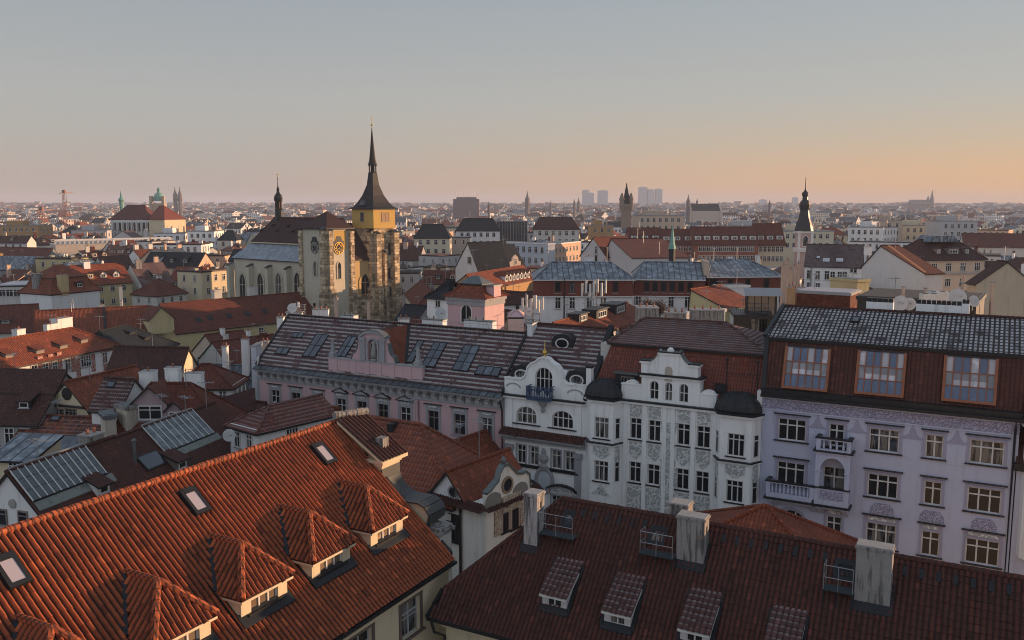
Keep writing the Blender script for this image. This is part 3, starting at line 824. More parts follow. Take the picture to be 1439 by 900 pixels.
# ================================================================== the row of facades behind the front roofs
FY = 68.2
def row_root(name, px, label, cat='house'):
    xl = at(px, 560, y=FY).x
    r = empty(name, (xl, FY, 0))
    tag(r, label, cat)
    def L(px_, py_, y=0.0):
        p = at(px_, py_, y=FY + y)
        return p.x - xl, p.z
    return r, L
def slope_roof(b, x0, x1, y0, z0, y1, z1, m, t=.18, xa=None, xb=None, under=None):
    xa = x0 if xa is None else xa; xb = x1 if xb is None else xb
    b.slab([(x0, y0, z0), (x1, y0, z0), (xb, y1, z1), (xa, y1, z1)], t, m, under or M_DARK)
def roof_lights(par, root, corners, p0, ang, cols, rows, gm=None, fm=None, rise=.05, name='skylight'):
    """roof light on a slope facing -y; corners = four pixels; built flat then laid on the slope"""
    n = Vector((0, -math.sin(ang), math.cos(ang)))
    P = [on_plane(*c, Vector(root.location) + Vector(p0), n) - root.location for c in corners]
    U = Vector((1, 0, 0)); Vv = Vector((0, math.cos(ang), math.sin(ang)))
    c = sum(P, Vector()) / len(P)
    us = sorted((p - c).dot(U) for p in P); vs_ = sorted((p - c).dot(Vv) for p in P)
    w = (us[2] + us[3] - us[0] - us[1]) / 2; l = (vs_[2] + vs_[3] - vs_[0] - vs_[1]) / 2
    fm = fm or M_DARK; b = MB(); q = .06
    b.box(-w / 2 - .06, w / 2 + .06, -l / 2 - .06, l / 2 + .06, -.08, .04, fm)
    for k in range(cols + 1):
        x = -w / 2 + w * k / cols; b.box(x - q / 2, x + q / 2, -l / 2, l / 2, .04, .04 + rise, fm)
    for k in range(rows + 1):
        y = -l / 2 + l * k / rows; b.box(-w / 2, w / 2, y - q / 2, y + q / 2, .042, .038 + rise, fm)
    o = b.build(name, par)
    for k in range(cols):
        p = MB()
        for r_ in range(rows): p.box(-w / 2 + w * k / cols + q / 2, -w / 2 + w * (k + 1) / cols - q / 2, -l / 2 + l * r_ / rows + q / 2, -l / 2 + l * (r_ + 1) / rows - q / 2, .04, .055, gm or G_SKY)
        p.build('pane', o)
    o.location = c + n * .06; o.rotation_euler = (ang, 0, 0)
    return o

# ------------------------------------------------------------------ pink house
r, L = row_root('pink_house', 366, 'pink stucco house with frosted grey roof, console cornice and arched attic over a statue')
W_ = L(708, 560)[0]; ZEV = 25.15; D_ = 12.0; RYP, RZP = 4.85, 29.95
PANG = math.atan2(RZP - ZEV - .15, RYP + .5)
z0 = L(609, 606)[1]; z1 = L(609, 577.6)[1]
cols = [388, 417, 448, 480, 509, 538.5, 570, 609, 646, 684]
xs = [L(c, 590)[0] for c in cols]; ww = .60
holes = [(x - ww, x + ww, z0, z1) for x in xs] + [(x - .75, x + .75, z0 - 4.6, z1 - 3.55, True) for x in xs]
b = MB(); facade(b, 0, W_, 0, ZEV - .2, holes, P_PINK)
b.face([(0, 0, 0), (0, 0, ZEV), (0, RYP, RZP - .1), (0, D_, ZEV), (0, D_, 0)][::-1], P_OFFW); b.face([(W_, 0, 0), (W_, 0, ZEV), (W_, RYP, RZP - .1), (W_, D_, ZEV), (W_, D_, 0)], P_OFFW)
b.face([(0, D_, 0), (0, D_, ZEV), (W_, D_, ZEV), (W_, D_, 0)], P_OFFW)
b.build('wall', r)
for i, x in enumerate(xs):
    window(r, x - ww, x + ww, z0, z1, .13, 2, .34, surround=.24, hood=.38, pediment=3 <= i <= 6, hbars=0, fm=M_WOODG if i % 3 else M_WHITE, sm=P_TRIMG, sillm=P_TRIMG)
    window(r, x - .75, x + .75, z0 - 4.6, z1 - 3.55, .13, 2, 0, arch=True, surround=.22, fm=M_WOODG)
b = MB(); b.box(-.02, W_, -.07, .02, z0 - 1.15, z0 - 1.0, P_TRIMG); b.box(-.02, W_, -.05, .02, 11, 11.3, P_TRIMG); b.build('string_course', r)
b = MB(); zb = 23.65
b.box(-.05, W_, -.12, .02, zb, zb + .14, P_TRIMG); b.box(-.05, W_, -.06, .02, zb + .14, ZEV - .45, P_TRIMG)
n = 31
for k in range(n):
    x = .35 + (W_ - .7) * k / (n - 1)
    b.prism([(-.06, zb + .2), (-.16, zb + .22), (-.22, zb + .45), (-.62, zb + .8), (-.62, ZEV - .46), (-.06, ZEV - .46)], x - .11, x + .11, 'x', P_TRIMG)
    if k < n - 1: b.box(x + .25, x + (W_ - .7) / (n - 1) - .25, -.10, -.05, zb + .32, zb + .78, plain('pale cornice panel', (.42, .42, .42)))
b.box(-.1, W_ + .02, -.75, .02, ZEV - .45, ZEV - .30, P_TRIMG)
nd = 120
for k in range(nd): b.box(W_ * k / nd + .04, W_ * k / nd + .16, -.70, -.06, ZEV - .57, ZEV - .45, P_TRIMG)
b.box(-.12, W_ + .03, -.85, .02, ZEV - .30, ZEV - .22, P_TRIMG)
b.build('cornice', r)
b = MB(); b.slab([(-.12, -.9, ZEV - .2), (W_ + .03, -.9, ZEV - .2), (W_ + .03, .0, ZEV + .22), (-.12, .0, ZEV + .22)], .07, M_SEAMD)
b.build('eaves_flashing', r)
b = MB(); m_ = T_FROST
slope_roof(b, -.1, W_, -.35, ZEV + .12, RYP, RZP, m_); b.slab([(W_, D_ + .3, ZEV), (-.1, D_ + .3, ZEV), (-.1, RYP, RZP), (W_, RYP, RZP)], .15, T_BROWN)
ridge_caps(b, (-.1, RYP, RZP), (W_, RYP, RZP), T_BROWN, .12)
rf = b.build('roof', r)
b = MB(); b.bar((-.1, -.4, ZEV + .14), (-.1, RYP, RZP + .05), .22, M_DARK, .14); b.bar((W_, -.4, ZEV + .14), (W_, RYP, RZP + .05), .16, M_DARK, .14); b.build('verge_flashing', rf)
PP = (0, 0, ZEV + .12 + .35 * math.tan(PANG))
PL = [([(286, 0)] and c, cc, rw) for c, cc, rw in (
    ([(386.2, 497.6), (402, 499), (408.7, 490.4), (392.8, 489)], 2, 1), ([(409.3, 474.5), (423.8, 475.7), (428.1, 469.3), (414.5, 468.4)], 2, 1),
    ([(422.3, 501), (439.6, 502.5), (465.6, 472.2), (448.3, 470.8)], 2, 2), ([(472.3, 501.7), (484.4, 502.5), (504, 474.5), (488.7, 473.6)], 2, 2),
    ([(567, 509.2), (577, 510), (599, 480.5), (592, 480)], 1, 2), ([(591.3, 514), (605.7, 517), (633, 483.8), (613, 481.7)], 2, 3),
    ([(631.7, 519.9), (653.3, 522.7), (678.5, 488), (657.7, 485.8)], 2, 3), ([(667, 526.5), (699.5, 530), (706.2, 517.8), (673.6, 515.5)], 3, 1))]
for c, cc, rw in PL: roof_lights(r, r, c, PP, PANG, cc, rw)
# attic with statue niche
xa, za = L(461.9, 505.4); xb, zb2 = L(593.6, 514.7)
zt = (za + zb2) / 2
b = MB(); b.box(xa, xb, -.05, .35, ZEV + .05, zt, P_PINK)
b.box(xa - .06, xb + .06, -.12, .42, zt, zt + .12, P_TRIMG)
for px_ in (471, 497, 516, 533, 551, 575): 
    x = L(px_, 510)[0]; b.box(x - .3, x + .3, -.10, -.05, ZEV + .05, zt, P_PINK)
b.build('attic_parapet', r)
x0, _ = L(507, 500); x1, _ = L(541, 500); ztop = L(524, 458)[1]; cx = (x0 + x1) / 2; hw = (x1 - x0) / 2
b = MB(); zn0 = zt + .15; zn1 = zt + 3.35; nw = .55
b.box(x0, cx - nw, .0, .6, zt + .12, ztop - 1.35, P_PINK); b.box(cx + nw, x1, .0, .6, zt + .12, ztop - 1.35, P_PINK)
b.box(cx - nw, cx + nw, .38, .6, zt + .12, ztop - 1.35, P_OCHRE if False else plaster('niche red plaster', (.22, .06, .05)))
for k in range(8):
    a, c = math.pi * k / 8, math.pi * (k + 1) / 8; zs = ztop - 1.35 - nw
    pa = (cx + nw * math.cos(a), zs + nw * math.sin(a)); pb = (cx + nw * math.cos(c), zs + nw * math.sin(c))
    b.prism([pa, (pa[0], ztop - 1.35), (pb[0], ztop - 1.35), pb], .002, .38, 'y', P_PINK)
    oa = (cx + (nw + .2) * math.cos(a), zs + (nw + .2) * math.sin(a)); ob = (cx + (nw + .2) * math.cos(c), zs + (nw + .2) * math.sin(c))
    b.prism([pa, oa, ob, pb], -.08, .0, 'y', P_TRIMG)
b.box(cx - nw - .2, cx - nw, -.08, 0, zt + .12, ztop - 1.35 - nw, P_TRIMG); b.box(cx + nw, cx + nw + .2, -.08, 0, zt + .12, ztop - 1.35 - nw, P_TRIMG)
for s in (-1, 1):
    xx = cx + s * (hw - .28)
    b.box(xx - .3, xx + .3, -.14, .0, zt + .12, ztop - 1.5, P_TRIMG); b.box(xx - .38, xx + .38, -.2, .62, ztop - 1.5, ztop - 1.2, P_TRIMG)
    pts = [(0, 0), (1.15, 0), (1.0, .5), (.62, .75), (.4, 1.2), (.3, 1.9), (0, 2.3)]
    b.prism([(cx + s * (hw + .002 + p[0]), zt + .12 + p[1]) for p in pts], .05, .5, 'y', P_PINK)
    b.prism([(cx + s * (hw + 1.15), zt + .12), (cx + s * (hw + 1.28), zt + .2), (cx + s * (hw + 1.1), zt + .75), (cx + s * (hw + .7), zt + .92), (cx + s * (hw + .5), zt + 1.4), (cx + s * (hw + .4), zt + 2.0), (cx + s * (hw + .3), zt + 2.0), (cx + s * (hw + .4), zt + 1.3), (cx + s * (hw + .62), zt + .87), (cx + s * (hw + 1.0), zt + .62)], .0, .56, 'y', M_ZINC)
N = 12; rr_ = hw + .3
arc = [(cx + rr_ * math.cos(math.pi * (.12 + .76 * k / N)), ztop - 1.2 - rr_ * math.sin(math.pi * .12) * .62 + .05 + rr_ * .62 * math.sin(math.pi * (.12 + .76 * k / N))) for k in range(N + 1)]
b.prism([(cx + hw, ztop - 1.36)] + [(p[0], p[1] - .12) for p in arc] + [(cx - hw, ztop - 1.36)], .01, .58, 'y', P_PINK)
for p, q in zip(arc, arc[1:]):
    b.prism([(p[0], p[1] - .28), p, q, (q[0], q[1] - .28)], -.18, .04, 'y', P_TRIMG)
    b.prism([p, (p[0], p[1] + .07), (q[0], q[1] + .07), q], -.22, .7, 'y', M_ZINC)
b.build('aedicule', r)
for px_, py_, pt in ((466.3, 503, 479), (586.3, 513, 488)):
    x, zz = L(px_, py_); h = L(px_, pt)[1] - zt
    b = MB(); b.box(x - .3, x + .3, -.1, .45, zt + .12, zt + .55, P_TRIMG); b.lathe([(.33, .55), (.24, .62), (.14, h - .1), (.17, h)], (x, .17, zt), P_TRIMG, 4, rot=math.pi / 4); b.build('obelisk', r)
def statue(loc, h, m, name, label):
    b = MB(); s = h / 1.75
    b.lathe([(.20, 0), (.26, .02), (.27, .12), (.22, .14)], (0, 0, 0), m, 8)
    b.lathe([(.19, .14), (.21, .3), (.17, .62), (.16, .8), (.19, .95), (.14, 1.08), (.17, 1.25), (.20, 1.38), (.14, 1.46), (.06, 1.49), (.06, 1.55), (.085, 1.60), (.10, 1.67), (.085, 1.74), (.03, 1.78)], (0, 0, 0), m, 10, sy=.75)
    b.tube([(-.18, 0, 1.38), (-.30, -.05, 1.15), (-.18, -.2, 1.02)], [.06, .05, .035], m, 6)
    b.tube([(.18, 0, 1.38), (.30, -.02, 1.16), (.33, -.10, .92)], [.06, .05, .035], m, 6)
    for k in range(5): b.tube([(-.14 + .07 * k, -.15, .95 - .03 * k), (-.15 + .075 * k, -.17, .5), (-.17 + .08 * k, -.17, .16)], [.02, .035, .03], m, 5)
    o = b.build(name, None, True, loc); o.scale = (s, s, s)
    return tag(o, label, 'statue')
statue((r.location.x + cx, FY + .22, zt + .14), 2.35, plaster('grey carved stone', (.36, .35, .33), .5), 'niche_statue', 'grey stone figure standing in the arched niche on the pink attic')
b = MB(); zc = ztop - .7; yb = RYP
b.slab([(cx, .6, zc), (cx, RYP - .3, zc), (cx + 3.3, .6 + .01, ZEV + .9), ][::-1], .12, T_REDO)
b.slab([(cx, .6, zc), (cx + 3.4, .6, ZEV + .95), (cx + .9, RYP, RZP + .0), (cx, RYP + .1, zc)], .12, T_REDO)
b.slab([(cx, .6, zc), (cx, RYP + .1, zc), (cx - .9, RYP, RZP), (cx - 3.4, .6, ZEV + .95)], .12, T_BROWN)
b.bar((cx + 3.4, .6, ZEV + 1.0), (cx + .9, RYP, RZP + .05), .3, M_DARK, .1)
b.build('cross_gable_roof', r)
b = MB()
for k in range(56):
    x = .4 + (W_ - .8) * k / 55
    b.tube([(x, RYP - .5, RZP - .45), (x, RYP - .5, RZP + .25 + (.35 if k % 4 == 0 else 0))], .02, M_DARK, 4)
b.tube([(.4, RYP - .5, RZP + .2), (W_ - .4, RYP - .5, RZP + .2)], .022, M_STEEL, 5); b.tube([(W_ * .5, RYP - .5, RZP + .6), (W_ - .4, RYP - .5, RZP + .6)], .018, M_STEEL, 5)
b.build('snow_rail', r)
def roof_box(root, L, pxa, pxb, pyt, pyb, y, dep=.8, m=None, name='chimney'):
    x0, zb = L(pxa, pyb, y); x1, _ = L(pxb, pyb, y); _, zt_ = L((pxa + pxb) / 2, pyt, y)
    b = MB(); b.box(x0, x1, y, y + dep, zb - .8, zt_, m or P_WHITE); b.box(x0 - .06, x1 + .06, y - .06, y + dep + .06, zt_ + .001, zt_ + .08, M_ZINC)
    for k in range(max(1, int((x1 - x0) / .9))): b.tube([(x0 + .4 + .8 * k, y + dep / 2, zt_ + .08), (x0 + .4 + .8 * k, y + dep / 2, zt_ + .35)], .1, M_ZINC, 8)
    return b.build(name, root)
roof_box(r, L, 478, 497, 444, 456, RYP + .3); roof_box(r, L, 593, 622, 450, 464, RYP + .4); roof_box(r, L, 652, 692, 452, 468, RYP + .3)
b = MB(); b.tube([(W_ - .12, -.12, 0), (W_ - .12, -.12, 23.5), (W_ - .12, -.5, 24.5)], .08, M_DARK); b.tube([(xs[6] + 1.55, -.1, 0), (xs[6] + 1.55, -.1, 23.6)], .07, plain('pink drain pipe', (.3, .15, .16))); b.build('downpipe', r)

# ------------------------------------------------------------------ narrow white house with the curved gable
r, L = row_root('white_gabled_house', 709, 'narrow white house with curved gable, blue balcony and oval black dormers')
W_ = L(823, 566)[0]; ZC = (L(709, 554.7)[1] + L(820, 566.7)[1]) / 2
def rect(a, c, d, e, m=0): 
    x0, z1 = L(a, d); x1, z0 = L(c, e)
    return [x0, x1, z0, z1]
lz = (L(740, 597)[1], L(740, 570)[1]); wA = rect(726, 754, 570, 598); wB = rect(775.9, 805.2, 576, 604)
za, zb = (wA[2] + wB[2]) / 2, (wA[3] + wB[3]) / 2
holes = [(wA[0], wA[1], za, zb, 'low'), (wB[0], wB[1], za, zb, 'low')]
pr = [rect(726.8, 738.5, 626, 653.3), rect(744.7, 755.9, 627, 655), rect(775.3, 788, 632, 660), rect(794, 806.5, 634, 662)]
pz0 = sum(p[2] for p in pr) / 4; pz1 = sum(p[3] for p in pr) / 4
holes += [(p[0], p[1], pz0, pz1) for p in pr] + [(p[0], p[1], pz0 - 4.1, pz1 - 4.1) for p in pr]
b = MB(); facade(b, 0, W_, 0, ZC, holes, P_PALE, 0, .25)
b.box(0, W_, 2.0, 11, 0, ZC, P_OFFW)
b.build('wall', r)
for q in (wA, wB): window(r, q[0], q[1], za, zb, .15, 4, .42, arch='low', surround=.3, sm=P_PALE, fw=.09)
for p in pr:
    window(r, p[0], p[1], pz0, pz1, .15, 2, .3, surround=.12, sm=P_TRIMG); window(r, p[0], p[1], pz0 - 4.1, pz1 - 4.1, .15, 2, .3, surround=.12, sm=P_TRIMG)
b = MB(); b.box(-.05, W_, -.4, .0, ZC, ZC + .13, M_DARK); b.box(-.02, W_, -.28, -.001, ZC - .2, ZC, P_PALE)
b.build('cornice', r)
zl = (L(706, 606)[1] + L(822, 621)[1]) / 2
b = MB(); vv = Vector((0, .75, .5))
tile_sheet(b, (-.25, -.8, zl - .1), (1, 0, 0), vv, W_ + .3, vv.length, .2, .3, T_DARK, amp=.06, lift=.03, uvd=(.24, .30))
b.box(-.2, W_, -.7, -.001, zl - .28, zl - .12, P_TRIMG); b.box(-.05, W_, -.35, -.001, zl - .6, zl - .28, P_TRIMG)
b.build('tiled_string_course', r)
b = MB()
for x in (.55, W_ - .65): 
    b.box(x - .32, x + .32, -.10, .0, 0, zl - 1.5, P_TRIMG); b.box(x - .42, x + .42, -.25, 0, zl - 1.5, zl - 1.1, P_TRIMG); b.box(x - .3, x + .3, -.09, 0, zl + .5, ZC - .2, P_PALE)
b.box(pr[0][0] - .4, pr[1][1] + .3, -.14, 0, pz0 - .28, pz0 - .14, M_DARK); b.box(pr[2][0] - .3, pr[3][1] + .4, -.14, 0, pz0 - .28, pz0 - .14, M_DARK)
b.build('pilasters', r)
# hoods above the lower windows and the oval medallion
for pa, pb in ((pr[0], pr[1]), (pr[2], pr[3])):
    b = MB(); x0, x1 = pa[0] - .4, pb[1] + .35; zz = pz1 - 4.1 + .55; N = 8
    pts = [(x0 + (x1 - x0) * k / N, zz + .45 * math.sin(math.pi * k / N) ** .7) for k in range(N + 1)]
    for p, q in zip(pts, pts[1:]): b.prism([p, q, (q[0], q[1] + .14), (p[0], p[1] + .14)], -.35, 0, 'y', M_DARK); b.prism([(p[0], zz - .3), (q[0], zz - .3), q, p], -.12, 0, 'y', O_GREY)
    b.build('window_hood', r)
mx, mz = L(765.2, 674.7)
b = MB()
rot_ = lambda prof, m, n=20: b.mesh([(mx + p[0] * math.cos(2 * math.pi * k / n), p[2], mz + p[1] * math.sin(2 * math.pi * k / n)) for p in prof for k in range(n)], [(i * n + k, i * n + (k + 1) % n, (i + 1) * n + (k + 1) % n, (i + 1) * n + k) for i in range(len(prof) - 1) for k in range(n)] + [tuple(range((len(prof) - 1) * n, len(prof) * n))], m)
rot_([(.98, 1.3, 0), (.95, 1.25, -.14), (.78, 1.05, -.16), (.74, 1.0, -.08)], P_TRIMG); rot_([(.73, .99, -.07), (.5, .6, -.09)], plaster('pale blue medallion', (.46, .49, .52), .15))
tx, tz = L(764.5, 645); b.lathe([(.25, -1.0), (.45, -.6), (.2, -.4), (.5, .0), (.42, .3), (.18, .5), (.22, .75), (.08, 1.0)], (tx, -.12, tz), P_TRIMG, 8, sy=.5)
b.lathe([(.3, 0), (.33, .1), (.2, .3)], (tx, -.15, tz), M_GOLD, 8, sy=.6)
b.build('medallion', r)
# attic and curved gable
gx, _ = L(764, 540); b = MB(); za_ = L(720, 541)[1]
ZA = ZC + 1.5
lun = rect(752.7, 776.7, 528, 553); lr = (lun[1] - lun[0]) / 2
outer = [(-3.0, 0), (3.0, 0), (3.0, 1.5), (2.2, 1.5), (1.85, 1.75), (1.68, 2.15), (1.55, 2.6), (1.25, 2.95), (.75, 3.2), (.4, 3.5), (0, 3.6), (-.4, 3.5), (-.75, 3.2), (-1.25, 2.95), (-1.55, 2.6), (-1.68, 2.15), (-1.85, 1.75), (-2.2, 1.5), (-3.0, 1.5)]
# gable built as columns round the arched opening
zb_, zt_ = ZC + .55, ZC + 2.75
def top_at(x):
    pts = sorted([p for p in outer if p[1] >= 1.5]);
    for p, q in zip(pts, pts[1:]):
        if p[0] <= x <= q[0]: return p[1] + (q[1] - p[1]) * (x - p[0]) / max(1e-6, q[0] - p[0])
    return 1.5
xsn = sorted({p[0] for p in outer} | {lr * math.cos(math.pi * k / 10) for k in range(11)})
for p, q in zip(xsn, xsn[1:]):
    c = (p + q) / 2
    tp = ZC + top_at(p + 1e-6); tq = ZC + top_at(q - 1e-6)
    if abs(c) < lr:
        ha = zt_ - lr + math.sqrt(max(0, lr * lr - p * p)); hb = zt_ - lr + math.sqrt(max(0, lr * lr - q * q))
        b.prism([(gx + p, ha), (gx + q, hb), (gx + q, tq), (gx + p, tp)], .0, .5, 'y', P_PALE)
        b.prism([(gx + p, ZC + .13), (gx + q, ZC + .13), (gx + q, zb_), (gx + p, zb_)], .0, .5, 'y', P_PALE)
    else: b.prism([(gx + p, ZC + .13), (gx + q, ZC + .13), (gx + q, tq), (gx + p, tp)], .0, .5, 'y', P_PALE)
b.box(0, gx - 3.001, 0, .5, ZC + .13, ZA, P_PALE); b.box(gx + 3.001, W_, 0, .5, ZC + .13, ZA, P_PALE)
b.box(-.02, gx - 3, -.08, .55, ZA, ZA + .1, P_PALE); b.box(gx + 3, W_, -.08, .55, ZA, ZA + .1, P_PALE)
b.box(gx - 2.0, gx + 2.0, .5, .8, ZC + .13, ZC + 2.6, P_PALE)
for x in (.9, W_ - 1.0):
    N = 6
    for k in range(N):
        a, c = math.pi * k / N, math.pi * (k + 1) / N
        b.prism([(x + .75 * math.cos(a), ZC + .75 + .4 * math.sin(a)), (x + .62 * math.cos(a), ZC + .75 + .3 * math.sin(a)), (x + .62 * math.cos(c), ZC + .75 + .3 * math.sin(c)), (x + .75 * math.cos(c), ZC + .75 + .4 * math.sin(c))], -.06, 0, 'y', P_TRIMG)
top = [p for p in outer if p[1] >= 1.5]
for p, q in zip(top, top[1:]): b.prism([(gx + p[0], ZC + p[1]), (gx + q[0], ZC + q[1]), (gx + q[0] * 1.03, ZC + q[1] + .14), (gx + p[0] * 1.03, ZC + p[1] + .14)], -.14, .6, 'y', P_PALE)
gab = b.build('curved_gable', r)
window(r, gx - lr, gx + lr, zb_, zt_, .2, 4, .45, arch=True, surround=.0, sill=False)
b = MB(); b.lathe([(.12, 0), (.14, .08), (.07, .16), (.2, .28), (.23, .4), (.18, .52), (.06, .62), (.035, .8), (.02, 1.5)], (gx, .2, ZC + 3.68), M_GOLD, 12); b.build('gold_finial', r, True)
bal = rect(747, 779, 540, 561); b = MB()
b.box(bal[0], bal[1], -1.0, -.42, bal[2] - .1, bal[2] + .05, M_BLUEI)
n = 15
for k in range(n):
    x = bal[0] + (bal[1] - bal[0]) * k / (n - 1); b.box(x - .03, x + .03, -1.0, -.95, bal[2], bal[3], M_BLUEI)
for k in range(4):
    for x in (bal[0], bal[1] - .05): b.box(x, x + .05, -.9 + .2 * k, -.86 + .2 * k, bal[2], bal[3], M_BLUEI)
for zz in (bal[3], bal[2] + .25, bal[3] - .25): b.box(bal[0] - .03, bal[1] + .03, -1.02, -.94, zz - .03, zz + .03, M_BLUEI); b.box(bal[0], bal[0] + .05, -.94, 0, zz - .03, zz + .03, M_BLUEI); b.box(bal[1] - .05, bal[1], -.94, 0, zz - .03, zz + .03, M_BLUEI)
for k in range(3): b.prism([(bal[0] + .1 + .9 * k, bal[2] + .3), (bal[0] + .5 + .9 * k, bal[2] + .75), (bal[0] + .9 * k + .1, bal[2] + 1.2), (bal[0] - .3 + .9 * k + .05, bal[2] + .75)] if False else [(bal[0] + .3 + .85 * k, bal[2] + .35), (bal[0] + .6 + .85 * k, bal[2] + .8), (bal[0] + .3 + .85 * k, bal[2] + 1.2), (bal[0] + .02 + .85 * k, bal[2] + .8)], -1.0, -.97, 'y', M_BLUEI)
b.build('balcony', r)
b = MB(); b.lathe([(.05, -1.2), (.2, -1.0), (.15, -.7), (.4, -.4), (.5, 0)], (gx, -.2, ZC - .05), P_TRIMG, 8, sy=.6); b.build('balcony_bracket', r)
RYW, RZW = 5.3, 30.85
wang = math.atan2(RZW - ZA, RYW - .4)
b = MB(); slope_roof(b, 0, W_, .35, ZA - .1, RYW, RZW, T_FROST); b.slab([(W_, 11, ZA), (0, 11, ZA), (0, RYW, RZW), (W_, RYW, RZW)], .15, T_BROWN)
ridge_caps(b, (0, RYW, RZW), (W_, RYW, RZW), T_BROWN, .12)
b.prism([(.5, ZA - .2), (RYW, RZW - .3), (10.9, ZA - .2)], .02, .3, 'x', P_OFFW); b.prism([(.5, ZA - .2), (RYW, RZW - .3), (10.9, ZA - .2)], W_ - .3, W_ - .02, 'x', P_OFFW)
b.slab([(gx - 1.4, .5, ZA + .9), (gx, .5, ZC + 3.3), (gx, 3.4, ZC + 3.3), (gx - 1.4, 1.5, ZA + .9)], .1, T_BROWN); b.slab([(gx, .5, ZC + 3.3), (gx + 1.4, .5, ZA + .9), (gx + 1.4, 1.5, ZA + .9), (gx, 3.4, ZC + 3.3)], .1, T_BROWN)
b.build('roof', r)
b = MB(); b.bar((W_ + .1, -.1, ZC + .3), (W_ + .1, RYW, RZW + .25), .5, M_DARK, .35); b.bar((.0, .2, ZA), (.0, RYW, RZW + .1), .2, M_DARK, .16); b.build('verge_flashing', r)
def oval_dormer(par, x, z, y, w, h):
    b = MB(); N = 16
    for k in range(N):
        a, c = math.pi * k / N, math.pi * (k + 1) / N
        f = lambda t, e=0: (x + (w + e) * math.cos(t), z + (h + e) * abs(math.sin(t)) ** .8)
        b.hexa([(f(a)[0], y, z - h), (f(c)[0], y, z - h), (f(c)[0], y + 3.2, z - h), (f(a)[0], y + 3.2, z - h), (f(a)[0], y, f(a)[1]), (f(c)[0], y, f(c)[1]), (f(c)[0], y + 3.2, f(c)[1]), (f(a)[0], y + 3.2, f(a)[1])], M_DARK)
    b.box(x - w - .3, x + w + .3, y - .02, y + 1.2, z - h - .12, z - h, M_DARK)
    o = b.build('oval_dormer', par)
    b = MB(); n = 20; ow, oh, iw, ih = .66, .48, .55, .38
    for k in range(n):
        a, c = 2 * math.pi * k / n, 2 * math.pi * (k + 1) / n
        b.prism([(x + ow * math.cos(a), z + oh * math.sin(a)), (x + ow * math.cos(c), z + oh * math.sin(c)), (x + iw * math.cos(c), z + ih * math.sin(c)), (x + iw * math.cos(a), z + ih * math.sin(a))], y - .07, y - .001, 'y', M_WHITE)
    q = b.build('window', o)
    b = MB(); b.prism([(x + iw * math.cos(2 * math.pi * k / n), z + ih * math.sin(2 * math.pi * k / n)) for k in range(n)], y - .03, y - .004, 'y', G_WIN); b.build('pane', q)
for px_, py_, y in ((732.7, 526.7, .3), (810.5, 534.7, .3), (790, 483, 3.4)):
    x, zz = L(px_, py_, y); oval_dormer(r, x, zz, y, 1.05, .85)
roof_box(r, L, 741, 748, 455, 475, RYW - 1.2, 1.0)

# ------------------------------------------------------------------ white Art Nouveau house with two bays
r, L = row_root('white_bay_house', 823, 'white house with stepped gable, two black domed bays and grey stucco ornament')
W_ = L(1071, 585)[0]; ZC = (L(874.3, 561)[1] + L(1005, 578)[1]) / 2
wx = [rect(885.3, 901.2, 587, 619), rect(911.2, 927.7, 590, 622), rect(951.8, 969, 594.5, 627.5), rect(979.4, 997.3, 598, 631.5)]
wy = [rect(885.3, 901.2, 649, 680), rect(911.2, 927.7, 651.5, 684), rect(951.8, 969, 658, 689.5), rect(979.4, 997.3, 661.5, 694.6)]
av = lambda l, i: sum(q[i] for q in l) / len(l)
f1 = (av(wx, 2), av(wx, 3)); f2 = (av(wy, 2), av(wy, 3)); dz = f1[0] - f2[0]
f3 = (f2[0] - dz, f2[1] - dz)
holes = []
for q in wx:
    for f in (f1, f2, f3): holes.append((q[0], q[1], f[0], f[1]))
b = MB(); facade(b, 0, W_, 0, ZC, holes, P_PALE, 0, .25); b.box(.0, W_, .6, 12, 0, ZC - .01, P_OFFW)
for x in (wx[0][0] - .35, (wx[0][1] + wx[1][0]) / 2, wx[1][1] + .35, wx[2][0] - .35, (wx[2][1] + wx[3][0]) / 2, wx[3][1] + .35):
    b.box(x - .17, x + .17, -.09, .0, f3[0], ZC - .25, P_PALE)
b.build('wall', r)
for q in wx:
    for i, f in enumerate((f1, f2, f3)):
        window(r, q[0], q[1], f[0], f[1], .15, 2, .28, surround=0, fm=M_CREAMW, fw=.085)
    b = MB()
    for k in range(2): b.box(q[0] + .02 + k * (q[1] - q[0]) / 2, q[0] - .02 + (k + 1) * (q[1] - q[0]) / 2, -.04, .0, f1[1] + .1, f1[1] + 1.15, O_GREY)
    b.build('relief_panel', r)
    b = MB(); b.prism([(q[0], f1[0] - .25), (q[0], f1[0] - 1.15), (q[0] + .4, f1[0] - 1.65), (q[1] - .4, f1[0] - 1.65), (q[1], f1[0] - 1.15), (q[1], f1[0] - .25)], -.05, .0, 'y', O_GREY); b.build('relief_panel', r)
for (a, c) in ((wx[0][0], wx[1][1]), (wx[2][0], wx[3][1])):
    b = MB(); b.box(a - .1, c + .1, -.05, 0, f2[0] - 2.2, f2[0] - .3, O_GREY); b.build('relief_panel', r)
cx = (wx[1][1] + wx[2][0]) / 2
b = MB(); b.prism([(cx - .7, f1[1]), (cx + .7, f1[1]), (cx + .55, f1[1] - .9), (cx + .15, f1[1] - 1.2), (cx + .2, f1[1] - 1.5), (cx + .6, f1[1] - 2.0), (cx + .1, f1[1] - 2.3), (cx + .15, f1[0] - .9), (cx + .65, f1[0] - 1.4), (cx + .5, f1[0] - 2.4), (cx - .5, f1[0] - 2.4), (cx - .65, f1[0] - 1.4), (cx - .15, f1[0] - .9), (cx - .1, f1[1] - 2.3), (cx - .6, f1[1] - 2.0), (cx - .2, f1[1] - 1.5), (cx - .15, f1[1] - 1.2), (cx - .55, f1[1] - .9)], -.06, 0, 'y', O_GREY)
